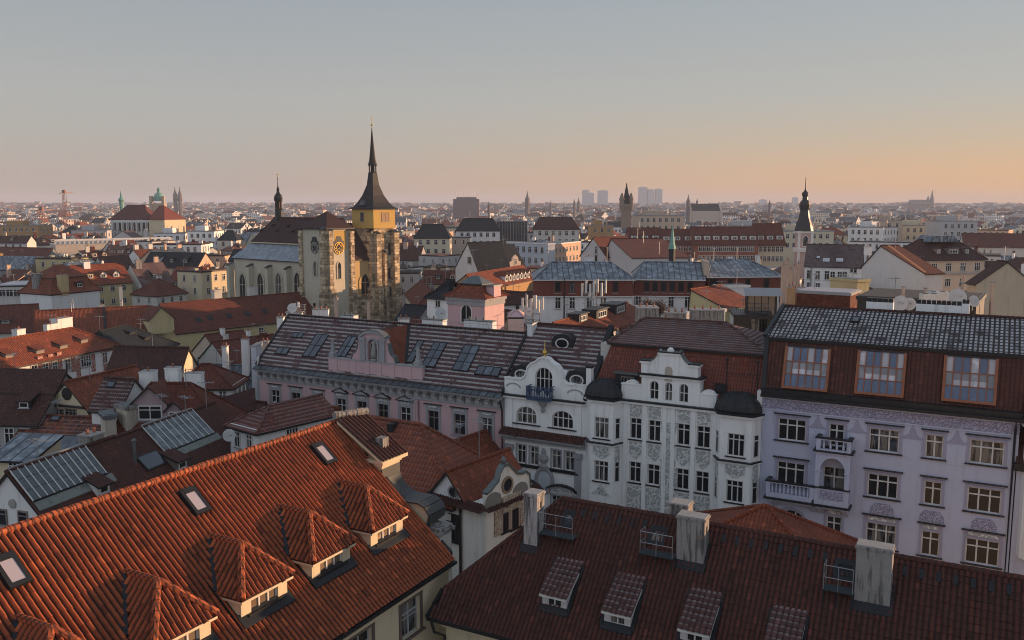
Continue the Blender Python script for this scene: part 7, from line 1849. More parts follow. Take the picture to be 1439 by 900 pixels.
def buttress(x0, x1, y0, y1, z, m=None, slope='y', d=1.0):
    b = MB(); m = m or S_TOWER
    b.box(x0, x1, y0, y1, 0, z * .62, m); i = .25
    if slope == 'y': b.box(x0 + .1, x1 - .1, y0 + (.5 if y0 < y1 else 0), y1, z * .62, z, m); b.slab([(x0 + .05, y0 + .4, z), (x1 - .05, y0 + .4, z), (x1 - .05, y1, z + .7), (x0 + .05, y1, z + .7)], .12, M_DARK)
    else: b.box(x0, x1 - .5, y0 + .1, y1 - .1, z * .62, z, m); b.slab([(x1 - .4, y0 + .05, z), (x1 - .4, y1 - .05, z), (x0, y1 - .05, z + .7), (x0, y0 + .05, z + .7)], .12, M_DARK)
    return b.build('buttress', CR)
for a in ((-1.6, .2, -1.5, .0, 36.0), (-BW - .1, -BW + 1.4, -.9, 0, 35.8), (-5.6, -4.6, -.5, 0, 18)): buttress(*a)
for a in ((0, 1.4, -.2, 1.2, 35.8), (0, 1.3, BD - 1.3, BD + .1, 35.6)): buttress(*a, slope='x')
def clock(loc, rz, r, gold):
    fm = M_GOLD if gold else plain('pale clock numerals', (.45, .45, .40)); o = None; b = MB()
    ring = lambda ra, rb, y0, y1, m, n=24: [b.prism([(ra * math.cos(2 * math.pi * k / n), ra * math.sin(2 * math.pi * k / n)), (rb * math.cos(2 * math.pi * k / n), rb * math.sin(2 * math.pi * k / n)), (rb * math.cos(2 * math.pi * (k + 1) / n), rb * math.sin(2 * math.pi * (k + 1) / n)), (ra * math.cos(2 * math.pi * (k + 1) / n), ra * math.sin(2 * math.pi * (k + 1) / n))], y0, y1, 'y', m) for k in range(n)]
    b.prism([(r * 1.05 * math.cos(2 * math.pi * k / 24), r * 1.05 * math.sin(2 * math.pi * k / 24)) for k in range(24)], -.1, 0, 'y', M_DARK)
    b.box(-r, r, -.1, 0, 0, r * 1.15, M_DARK); b.prism([(-r * .7, r * 1.15), (r * .7, r * 1.15), (r * .45, r * 1.9), (-r * .45, r * 1.9)], -.1, 0, 'y', M_DARK)
    ring(r * .93, r, -.16, -.101, fm); ring(r * .55, r * .6, -.16, -.101, fm)
    for k in range(12):
        t = math.pi * k / 6; b.bar((r * .64 * math.cos(t), -.14, r * .64 * math.sin(t)), (r * .9 * math.cos(t), -.14, r * .9 * math.sin(t)), .16 if k % 3 else .24, fm, .06)
    for t, l in ((R(60), .8), (R(200), .55)): b.bar((0, -.18, 0), (r * l * math.cos(t), -.18, r * l * math.sin(t)), .14, fm, .05)
    o = b.build('clock', CR); o.location = loc; o.rotation_euler.z = rz; return o
def chp(px, py, y=None, x=None): return ch.hit_y(px, py, y) if y is not None else ch.hit_x(px, py, x)
p = chp(442.3, 348.5, y=0); clock((p.x, -.01, p.z), 0, 1.35, False); p = chp(476, 349, x=0); clock((.01, p.y, p.z), R(90), 1.45, True)
p = chp(443.5, 388, y=0); gothic(CR, 1.0, 3.6, 0, (p.x, 0, p.z), tracery=False); p = chp(476.8, 392, x=0); gothic(CR, 1.0, 4.0, R(90), (0, p.y, p.z), tracery=False)
b = MB(); b.box(.0, .05, BD * .28, BD * .75, BT - 5, BT - .6, S_WARM); b.build('plaster_panel', CR)
# nave, aisle and chancel
NX0, AX = ch.hit_y(326.7, 364, 1.0).x, -BW
NE = ch.hit_y(351.7, 343.3, 5.2).x
RX0, TX0 = ch.hit_y(385, 309, 11.1).x, ch.hit_y(392, 309, 11.1).x
b = MB(); b.box(NX0, AX, 1.4, 18, 0, 28.2, S_WALL); b.box(NE + .4, AX, 5.6, 16.6, 28.2, 32.0, S_WALL); b.build('nave_wall', CR)
b = MB(); b.slab([(NX0 - .4, .9, 28.1), (AX, .9, 28.1), (AX, 5.9, 32.0), (NE, 5.9, 32.0)], .25, seam_metal('aisle sheet roof', (.22, .25, .29), .7, frost=.5), M_DARK); b.slab([(AX, 18.5, 28.1), (NX0 - .4, 18.5, 28.1), (NE, 16.4, 32), (AX, 16.4, 32)], .25, M_SEAM, M_DARK); b.slab([(NX0 - .4, 18.5, 28.1), (NX0 - .4, .9, 28.1), (NE, 5.9, 32), (NE, 16.4, 32)], .25, M_SEAM, M_DARK)
b.build('aisle_roof', CR)
b = MB(); ra, rb_ = (RX0, 11.1, 38.3), (AX + 3, 11.1, 38.3); e = [(NE, 5.2, 32.1), (AX + 3, 5.2, 32.1), (AX + 3, 17, 32.1), (NE, 17, 32.1)]
b.slab([e[0], e[1], rb_, ra], .25, T_CH, P_CREAM); b.slab([e[2], e[3], ra, rb_], .25, T_CH, M_DARK); b.slab([e[3], e[0], ra], .25, T_CH, M_DARK); ridge_caps(b, ra, rb_, T_CH, .15, .5)
for k in range(5): 
    t = RX0 - 1 + 3.2 * k; b.prism([(7.4 + (k % 2) * 1.2, 34.7 + (k % 2) * 1.3), (7.2 + (k % 2) * 1.2, 35.2 + (k % 2) * 1.3), (8.4 + (k % 2) * 1.2, 35.6 + (k % 2) * 1.3)], t, t + .5, 'x', M_DARK)
b.build('nave_roof', CR)
for px_ in (341.7, 366.7, 392.3, 418.7):
    p = chp(px_, 411, y=1.4); gothic(CR, 2.3, 6.6, 0, (p.x, 1.4, p.z - 1.5), plaster('pale church window stone', (.42, .39, .31), .3))
for px_ in (324.5, 352, 378, 404.5):
    p = chp(px_, 411, y=.6); buttress(p.x - .65, p.x + .65, -.6, 1.4, 26.2, S_WALL)
tx, ty = TX0, 11.1
b = MB(); b.lathe([(1.0, 37.5), (.95, 40.2), (1.25, 40.3), (.7, 40.7), (.62, 42.3), (1.0, 42.5), (1.15, 43.3), (.95, 44.0), (.5, 44.6), (.35, 45.0), (.38, 45.6), (.12, 46.4), (.05, 48.3)], (tx, ty, 0), M_DARK, 8)
for k in range(8): a = R(45 * k + 22); b.box(tx + .72 * math.cos(a) - .1, tx + .72 * math.cos(a) + .1, ty + .72 * math.sin(a) - .1, ty + .72 * math.sin(a) + .1, 40.6, 42.6, M_WOODB)
tr = b.build('ridge_turret', CR); b = MB(); b.lathe([(.03, 48.3), (.2, 48.5), (.03, 48.8), (.03, 50)], (tx, ty, 0), M_GOLD, 6); b.box(tx - .4, tx + .4, ty - .04, ty + .04, 49.3, 49.45, M_GOLD); b.build('cross', tr)
# recessed front between the towers
b = MB(); b.box(-6, -1.2, BD, 14.6, 0, 29.0, S_TOWER); b.box(-1.21, -1.15, BD + .2, 14.4, 20, 29, plaster('warm church plaster', (.48, .34, .16), .4)); b.build('west_front', CR)
b = MB(); b.slab([(-.8, BD, 28.6), (-.8, 14.5, 28.6), (-8, 14.5, 37.2), (-8, BD, 37.2)], .3, T_CH, M_DARK); b.build('front_roof', CR)
p = chp(513, 413, x=-1.15); gothic(CR, 2.6, 5.2, R(90), (-1.15, p.y, p.z), plaster('warm church plaster', (.48, .34, .16), .4))
# tower
TY, TW, TD = 14.5, 7.7, 7.2; TT, TB = 40.7, 36.0
b = MB(); b.box(-TW + .15, -.15, TY + .15, TY + TD - .15, 0, TB, S_TOWER); ts = b.build('tower_shaft', CR)
b = MB(); b.box(-TW, 0, TY, TY + TD, TB, TT, S_WARM); b.box(-TW - .12, .12, TY - .12, TY + TD + .12, TB - .02, TB + .3, S_WARM); bf = b.build('belfry', CR)
for loc, rz_ in (((-TW * .52, TY, 37.6), 0), ((0, TY + TD * .54, 37.6), R(90))):
    o = link('window', wmesh(1.3 if rz_ == 0 else 2.6, 2.2, 1 if rz_ == 0 else 2, False, M_WOODG if rz_ == 0 else plain('ochre louvre boards', (.24, .14, .07)), gm=G_WIN if rz_ == 0 else plain('ochre louvre boards', (.24, .14, .07))), bf, loc); o.rotation_euler.z = rz_
cx, cy = -TW / 2, TY + TD / 2
def sqr(hw, z, oct_=0.0): 
    n = [(-1, -1), (1, -1), (1, 1), (-1, 1)]; return [(cx + s_ * hw, cy + t_ * hw * TD / TW, z) for s_, t_ in n]
b = MB(); prof = [(TW / 2 + .7, TT), (TW / 2 - .25, TT + .5), (2.85, TT + 1.5), (1.95, TT + 3.2), (1.1, TT + 5.8), (.78, TT + 8.7)]
for (r0, z0), (r1, z1) in zip(prof, prof[1:]):
    A, B_ = sqr(r0, z0), sqr(r1, z1)
    for k in range(4): b.face([A[k], A[(k + 1) % 4], B_[(k + 1) % 4], B_[k]], plain('dark slate spire', (.017, .016, .018), .65))
b.face(sqr(TW / 2 + .75, TT)[::-1], M_DARK); b.box(-TW - .5, .5, TY - .5, TY + TD + .5, TT - .15, TT - .01, M_DARK)
b.build('spire_skirt', CR)
b = MB(); b.lathe([(1.05, TT + 8.7), (1.0, TT + 8.95)], (cx, cy, 0), M_DARK, 8); b.lathe([(.45, TT + 8.9), (.45, TT + 10.5)], (cx, cy, 0), M_WOODB, 8)
for k in range(8): a = R(45 * k + 22.5); b.tube([(cx + .85 * math.cos(a), cy + .85 * math.sin(a), TT + 8.9), (cx + .85 * math.cos(a), cy + .85 * math.sin(a), TT + 10.5)], .15, M_DARK, 5)
b.lathe([(1.25, TT + 10.5), (1.1, TT + 10.75), (.8, TT + 11.8), (.5, TT + 14.5), (.25, TT + 17.5), (.07, TT + 19.6)], (cx, cy, 0), plain('dark slate spire', (.017, .016, .018), .65), 8); sp_ = b.build('lantern_spire', CR)
b = MB(); b.lathe([(.05, TT + 19.6), (.05, TT + 20.0), (.26, TT + 20.2), (.26, TT + 20.4), (.05, TT + 20.6), (.04, TT + 22.4)], (cx, cy, 0), M_GOLD, 8); b.build('finial', sp_)
b = MB(); b.prism([(-.9, 0), (.9, 0), (0, 1.2)], 0, 1.2, 'y', M_ZINC); o = b.build('spire_dormer', CR); o.location = (cx - .2, TY - .15, TT + .9)
for a in ((-TW - .5, -TW + 1.2, TY - 1.3, TY + .15, 34.5), (-1.5, .2, TY - 1.4, TY + .15, 35.2)): buttress(*a)
for a in ((-.15, 1.6, TY - .2, TY + 1.5, 34.6), (-.15, 1.7, TY + TD - 1.6, TY + TD + .3, 34.9), (-.15, 1.1, TY + 2.8, TY + 3.7, 30)): buttress(*a, slope='x')
for px_, py_, h_ in ((547, 350, 3.2), (547, 385, 3.0), (549, 410, 2.6)):
    p = chp(px_, py_, x=-.15); o = link('window', wmesh(.9, h_, 1, False, M_WOODG), ts, (-.15, p.y, p.z - h_ / 2)); o.rotation_euler.z = R(90)

# ================================================================== landmarks
def root_at(name, px, d, label, cat, group=None):
    p = at(px, 300, d=d); r_ = empty(name, (p.x, p.y, 0), YAW); tag(r_, label, cat, group); FOOT.append((p.x, p.y, 16, 0, 0, 0, p)); return r_
def mz(py, d): return CAMZ - (py - 286) / FOC * d
# baroque church tower on the right
d = 330; r_ = root_at('baroque_tower', 1130.5, d, 'pink and white baroque church tower with black onion dome and long needle', 'tower')
k = d / FOC; zt = mz(324, d); b = MB(); w = 9 * k
b.box(-w, w, -w, w, 0, zt, plaster('pale pink tower plaster', (.50, .36, .33), .15))
for s_ in (-1, 1): b.box(s_ * w - 1.9 * k, s_ * w + 1.9 * k, -w - .15, -w, 0, zt, P_WHITE)
for py_ in (326, 349, 352): z = mz(py_, d); b.box(-w - .5, w + .5, -w - .5, w + .5, z - .35, z + .35, P_WHITE)
sh = b.build('shaft', r_)
for py_, a_ in ((346, True),): 
    o = link('window', wmesh(2.0, 4.2, 1, False, P_WHITE, True), sh, (0, -w - .05, mz(py_, d)))
b = MB(); b.lathe([(w * 1.45, zt), (w * 1.25, zt + 2), (w * .9, zt + 4.5), (w * .66, mz(296, d)), (w * .8, mz(292, d)), (w * .86, mz(288, d)), (w * .7, mz(284, d)), (w * .42, mz(281, d)), (w * .38, mz(277, d)), (w * .5, mz(275, d)), (w * .52, mz(272, d)), (w * .2, mz(269, d)), (w * .08, mz(266, d)), (.12, mz(250, d))], (0, 0, 0), M_DARK, 12); b.build('onion_dome', r_, False)
# powder tower
d = 560; k = d / FOC; r_ = root_at('gothic_gate_tower', 880, d, 'dark Gothic gate tower with steep slate roof and corner turrets on the horizon', 'tower')
b = MB(); w = 6.3 * k; zt = mz(287, d); b.box(-w, w, -w, w, 0, zt, plaster('dark sooty stone', (.24, .19, .15), .5)); b.box(-w - .8, w + .8, -w - .8, w + .8, zt - 2, zt, plaster('dark sooty stone', (.24, .19, .15), .5)); b.build('shaft', r_)
b = MB(); b.lathe([(w * 1.25, zt), (w * .55, mz(272, d)), (w * .5, mz(269, d))], (0, 0, 0), T_SLATE, 4, rot=R(45)); b.lathe([(w * .4, mz(269, d)), (w * .2, mz(264, d)), (.2, mz(258, d))], (0, 0, 0), T_SLATE, 8); b.build('steep_roof', r_)
for sx in (-1, 1):
    for sy in (-1, 1):
        b = MB(); b.lathe([(1.2, zt - 4), (1.2, zt + 2.5), (1.5, zt + 2.6), (.1, zt + 7)], (sx * w, sy * w, 0), plaster('dark sooty stone', (.24, .19, .15), .5), 6); b.build('corner_turret', r_)
# monastery church with big red roof on the left
d = 470; k = d / FOC
h = BH('red_roofed_church', 'tall white church choir with big dark red hipped roof on the left horizon', (155, 308), (209, 308), d, 16, 'hip', tile('far dark red tiles', (.13, .04, .034), (.09, .03, .028), du=.4, dv=.5), P_WHITE, rise=7.2, xa=6, xb=5, cat='church')
for i in range(8):
    b = MB(); x = h.W * (i + .5) / 8; b.box(x - .35, x + .35, -1.2, 0, 0, h.ze - 1.5, P_OFFW); h.part(b, 'buttress'); gothic(h.root, 1.2, 5.0, 0, (x + h.W / 16, 0, h.ze - 6.5), P_WHITE, False)
h = BH('white_choir_end', 'sunlit cream end of the red roofed church with lower red roof', (209, 308), (231, 308.2), d - 2, 15, 'hip', tile('far red tiles', (.22, .06, .04), (.15, .04, .03), du=.4, dv=.5), P_CREAM, rise=6.8, xa=.5, xb=7, cat='church')
spire('green_ridge_spire', 'small green ridge spire above the red roofed church', 171, 292, 268, 490, [(.12, 0), (.12, .35), (.18, .42), (.12, .55), (.06, .62), (.06, .7), (.01, 1)], M_COPPER, M_COPPER)
# museum dome and twin spires
d = 900; k = d / FOC; r_ = root_at('museum_dome', 224.5, d, 'pale museum building with green ribbed dome and lantern on the horizon', 'museum')
b = MB(); w = 7.5 * k; b.box(-w * 2.8, w * 2.8, -w, w * 2, 0, mz(300, d), plaster('far sandstone', (.42, .32, .22), .2)); b.box(-w, w, -w, w, 0, mz(286, d), plaster('far sandstone', (.42, .32, .22), .2))
for s_ in (-1, 1): b.box(s_ * w * 1.1 - 1.4, s_ * w * 1.1 + 1.4, -w - 1, -w + 2, 0, mz(276, d), plaster('far sandstone', (.42, .32, .22), .2))
b.build('block', r_); b = MB(); b.lathe([(w * 1.05, mz(283, d)), (w, mz(278, d)), (w * .7, mz(273, d)), (w * .3, mz(271, d)), (w * .3, mz(267.5, d)), (w * .35, mz(267, d)), (.3, mz(264, d))], (0, 0, 0), M_COPPER, 12); b.build('dome', r_)
P_SOOT = plaster('far sooty sandstone', (.18, .15, .15), .3)
for i, px_ in enumerate((246.5, 253.2)): spire('church_spire', ('dark twin church spire on the left horizon, left one of the pair', 'dark twin church spire on the left horizon, right one of the pair')[i], px_, 283, 262, 1500, [(.16, 0), (.14, .35), (.16, .37), (.05, .7), (.005, 1)], P_SOOT, P_SOOT)
for px_, pb, pt, d, lab, m in ((741, 289, 268, 1300, 'dark pointed church spire on the horizon between the hotel block and high rises', P_SOOT), (687, 295, 283, 900, 'short dark spire on the horizon right of the dark hotel block', P_SOOT), (813, 290, 277, 1400, 'thin dark spire just left of the first high rise', P_SOOT), (807, 290, 279, 1350, 'small dark spire left of a thinner one beside the first high rise', P_SOOT), (967, 290, 273, 1000, 'dark double pointed spire on the horizon left of the gabled church', P_SOOT), (1081.5, 291, 280, 900, 'dark turret spire on the horizon between gabled church and baroque tower', P_SOOT), (774, 291, 281, 1500, 'tiny needle spire on the horizon left of the high rises', P_SOOT), (979.5, 288, 278, 1300, 'tiny thin spire beside the far gabled church', P_SOOT)):
    spire('church_spire', lab, px_, pb, pt, d, [(.20, 0), (.16, .35), (.19, .38), (.07, .65), (.006, 1)], m, m)
P_HI = plaster('far tower block concrete', (.50, .50, .52), .1)
for px0, px1, pt, lab in ((818, 827, 268, 'pale high rise on the horizon, left half of the first pair'), (826, 834, 272, 'pale high rise on the horizon, shorter right half of the first pair'), (840, 853, 268.5, 'broad pale high rise standing alone on the horizon'), (897, 908, 264, 'tallest pale high rise of the right hand trio'), (909, 918, 267, 'middle pale high rise of the right hand trio'), (920, 929.5, 266.5, 'right pale high rise of the right hand trio'), (1067, 1076, 281, 'low rounded far block on the horizon left of the baroque tower'), (1113, 1120, 278, 'far round topped high rise beside the baroque tower')):
    d = 3600; r_ = root_at('high_rise', (px0 + px1) / 2, d, lab, 'skyscraper', 'far high rises'); FOOT.pop(); w = (px1 - px0) / 2 * d / FOC; b = MB(); b.box(-w, w, -w, w, 0, mz(pt, d), P_HI); b.box(-w * .4, w * .3, -w * .4, w * .4, mz(pt, d), mz(pt, d) + 2.5, P_HI); b.build('tower', r_)
d = 1250; r_ = root_at('hotel_block', 655, d, 'long dark hotel block with rooftop masts on the horizon', 'building'); w = 18 * d / FOC
b = MB(); b.box(-w, w, 0, 25, 0, mz(280, d), plaster('far brown facade', (.17, .13, .14), .2)); b.box(-w * .75, w * .8, 2, 20, mz(280, d), mz(277.5, d), plaster('far brown facade', (.17, .13, .14), .2)); b.build('block', r_)
b = MB()
for k in range(9): x = -w * .8 + w * 1.6 * k / 8; b.tube([(x, 8, mz(276, d)), (x, 8, mz(268 + (k * 37 % 6), d))], .25, M_STEEL, 4)
b.build('roof_mast', r_)
d = 1000; h = BH('gabled_church', 'far church with long dark roof and pale baroque gable in front of the glow', (973, 296), (1012, 296), d, 20, 'hip', T_SLATE, P_PALEO, rise=7, cat='church'); b = MB(); b.prism([(h.D * -.1, 0), (h.D * 1.1, 0), (h.D * 1.1, h.ze), (h.D * .8, h.ze + 4), (h.D * .5, h.ze + 9), (h.D * .2, h.ze + 4), (-h.D * .1, h.ze)], h.W, h.W + 2, 'x', P_PALEO); h.part(b, 'baroque_gable')
d = 2500; r_ = root_at('brick_church', 1298, d, 'large hazy brick church with a very tall spire near the right horizon', 'church'); k = d / FOC
b = MB(); b.box(-18 * k, 10 * k, 0, 25, 0, mz(287, d), P_SOOT); b.prism([(-2, mz(287, d)), (27, mz(287, d)), (12.5, mz(281, d))], -18 * k, 10 * k, 'x', P_SOOT); b.build('nave', r_)
b = MB(); b.lathe([(3.2 * k, 0), (3 * k, mz(281, d)), (2.2 * k, mz(278, d)), (.2, mz(267, d))], (11.5 * k, 5, 0), P_SOOT, 8); b.lathe([(2 * k, 0), (2 * k, mz(280, d)), (.2, mz(275, d))], (6 * k, 5, 0), P_SOOT, 6); b.build('spire', r_)
for px_, pt, d, lab in ((93, 272, 620, 'tall orange construction crane tower on the left horizon'), (60, 296, 520, 'short orange crane mast left of the tall one')):
    p = at(px_, 318, d=d); r_ = empty('tower_crane', (p.x, p.y, 0), YAW); tag(r_, lab, 'crane'); m_ = plain('orange crane steel', (.26, .14, .11)); H = mz(pt, d); b = MB()
    for sx in (-.9, .9):
        for sy in (-.9, .9): b.box(sx - .12, sx + .12, sy - .12, sy + .12, 0, H, m_)
    for j in range(int(H / 2)): b.bar((-.9, -.9, 2 * j), (.9, -.9, 2 * j + 2), .14, m_); b.bar((.9, -.9, 2 * j), (-.9, -.9, 2 * j + 2), .14, m_)
    b.build('mast', r_); b = MB(); b.bar((-3, 0, H), (1.5, 9, H + .4), .6, m_); b.box(-1, 1, -1, 1, H, H + 2.2, m_); b.build('jib', r_)
# long white building with arches, left
d = 370; h = BH('arcaded_white_house', 'long white building with row of small arched windows and pale flat roof edge', (78, 345), (242, 341), d, 14, 'flat', plain('pale roof felt', (.42, .43, .46), .8), plaster('pale apricot render and sun tint', (.55, .47, .38), .2), trim=P_WHITE)
h.win('f', 26, 1, .9, 1.8, h.ze - 4.2, 3, .02, .98, 1, None, True)
b = MB()
for i in range(27): x = h.W * i / 26; b.box(x - .4, x + .4, -.6, .1, h.ze + .35, h.ze + 1.8, P_OFFW)
b.box(0, h.W, .6, .9, h.ze + .35, h.ze + 2.4, P_WHITE); h.part(b, 'balustrade')
h = RH('red_dormered_house', 'house with plain red front roof and white triple dormers at far left', (-20, 347), (75, 349), 25.0, (30, 372), 1.1, T_RED, P_GREY); h.dorm([(15, 367, 3.0, 1.7, 'box'), (36, 366, 1.6, 1.3, 'box'), (55, 366, 3.0, 1.5, 'box')], wm=P_WHITE, lights=3)
def block(e0, e1, d, D, wall, rm, label, rows, kind='flat', rise=4, arch=False, dk=None):
    h = BH('apartment_block', label, e0, e1, d, D, kind, rm, wall, rise=rise, xa=3, xb=3, trim=P_TRIMG if kind == 'flat' else None, group='apartment blocks of the new town')
    h.win('f', max(2, int(h.W / 3.0)), rows, 1.4, 1.9, h.ze - .9, 3.5, lights=2, fm=dk, arch=arch)
    h.win('r', max(2, int(h.D / 3.4)), rows, 1.3, 1.9, h.ze - .9, 3.5)
    if kind == 'flat':
        b = MB(); b.box(h.W * .2, h.W * .55, h.D * .3, h.D * .8, h.ze + .4, h.ze + 2.6, wall); h.part(b, 'roof_hut')
        for k in range(4): chimney_at(h.root, h.W * (.1 + .22 * k), h.W * (.1 + .22 * k) + .8, h.D * .75, h.D * .75 + .7, h.ze, h.ze + 2.2 + (k % 2), P_SUNCH)
    for k in range(2): h.aerial(h.W * (.3 + .4 * k), h.D * .5, 3.2)
    return h
P_BG = plaster('beige render', (.52, .41, .32), .2); P_PG = plaster('pale grey render', (.46, .46, .46), .3); P_LY = plaster('light yellow render', (.60, .54, .40), .2)
DGL = plain('dark roof felt', (.05, .055, .06), .8)
for a in (((894, 304), (962, 304), 430, 14, P_BG, DGL, 'beige block with three window rows behind the gate tower and terrace', 3), ((1098, 326), (1172, 326), 365, 12, P_LY, M_SEAMD, 'low pale yellow block with two window rows flanking the baroque tower', 2), ((1192, 320), (1241, 321), 400, 14, P_WHITE, DGL, 'white apartment block with roof hut right of the baroque tower', 3), ((1243, 311), (1268, 311), 410, 14, P_BG, DGL, 'narrow tall beige apartment block in the right distance', 4), ((1269, 318), (1320, 318), 422, 14, P_LY, M_SEAMD, 'pale yellow apartment block between beige block and white grey block', 3), ((1322, 312), (1374, 312), 398, 15, P_PG, M_ZINC, 'pale grey apartment block above the beige mansard house', 4),
          ((641, 324), (702, 324), 385, 13, P_WHITE, T_SLATE, 'white block with slate roof left of the dark glass block', 2, 'hip', 5), ((750, 322), (814, 322), 392, 14, P_OFFW, T_BROWN, 'off white block with brown hipped roof right of the dark glass block', 2, 'hip', 5), ((216, 329), (256, 329), 432, 14, P_WHITE, DGL, 'white apartment block just right of the red roofed church', 4), ((263, 326), (301, 326), 424, 14, P_PALE, DGL, 'bright white apartment block left of the Gothic church nave', 4), ((306, 337), (332, 337), 395, 10, P_OFFW, T_SLATE, 'narrow off white block beside the church nave, slate roofed', 3, 'hip', 4), ((582, 334), (632, 334), 350, 11, P_LY, T_SLATE, 'pale yellow block with slate roof right behind the church tower', 2, 'hip', 5), ((830, 318), (862, 318), 420, 13, P_OCHRE, DGL, 'ochre block between the hipped off white block and gate tower', 3), ((1020, 318), (1092, 318), 440, 14, P_PG, M_ZINC, 'long grey block with roof hut behind the red terrace', 2), ((-10, 318), (54, 318), 455, 14, P_OCHRE, DGL, 'ochre block at the far left edge before the cranes', 3), ((100, 325), (150, 325), 450, 12, P_PG, M_SEAM, 'grey block under the tall orange crane', 3)):
    block(*a)
h = BH('glass_block', 'dark glass office block between two pale blocks in the middle distance', (698, 313), (741, 313), 402, 14, 'flat', DGL, glass('dark curtain wall', (.03, .04, .05), .12, .3, .6), trim=M_DARK, cat='building')
b = MB()
for k in range(5): z = h.ze - 3.2 * k - 2.9; b.box(-.05, h.W + .05, -.12, 0, z, z + .35, M_DARK)
for k in range(12): x = h.W * k / 11; b.box(x - .08, x + .08, -.14, 0, h.ze - 16, h.ze, M_STEEL)
h.part(b, 'facade_frame')
h = RH('red_roofed_hall', 'wide hall with large plain red roof at the right edge of the middle distance', (1352, 328), (1445, 329), 30.0, (1390, 347), .55, T_RED, P_OFFW)
# ================================================================== houses filling the blocks in between
NUM = ['no', 'one', 'two', 'three', 'four', 'five']
WALLS = [('cream', P_CREAM), ('white', P_WHITE), ('off white', P_OFFW), ('pale grey', plaster('pale grey render', (.46, .46, .46), .3)), ('yellow', P_YELLOW), ('apricot', plaster('apricot render and sun tint', (.60, .40, .28), .15)), ('pale pink', plaster('pale pink grey render', (.58, .54, .52), .2)), ('beige', plaster('beige render', (.52, .41, .32), .2)), ('grey', P_GREY), ('ochre', P_OCHRE), ('pale green', plaster('pale green render', (.44, .48, .38), .25)), ('bright white', P_PALE)]
ROOFS = [('red', T_RED), ('orange red', T_REDO), ('dark brown', T_BROWN), ('frosted red', T_FROST2), ('slate', T_SLATE), ('rust patched', T_RUST), ('grey metal', M_SEAM), ('dark metal', M_SEAMD)]
LAND = [(0, 'far left'), (130, 'below the red roofed church'), (262, 'left of the Gothic church'), (330, 'behind the Gothic church'), (570, 'right of the church tower'), (700, 'behind the slate roofed gable'), (800, 'near the twin blank gables'), (960, 'beyond the red terrace'), (1090, 'around the baroque tower'), (1190, 'behind the blank white gable'), (1310, 'behind the beige house')]
used = set()
fr = random.Random(20)
GA = [R(a) for a in (-12, 0, 18, 30)]
def clear(p, r): return all((p.x - f[0]) ** 2 + (p.y - f[1]) ** 2 > (f[2] * .86 + r) ** 2 for f in FOOT)
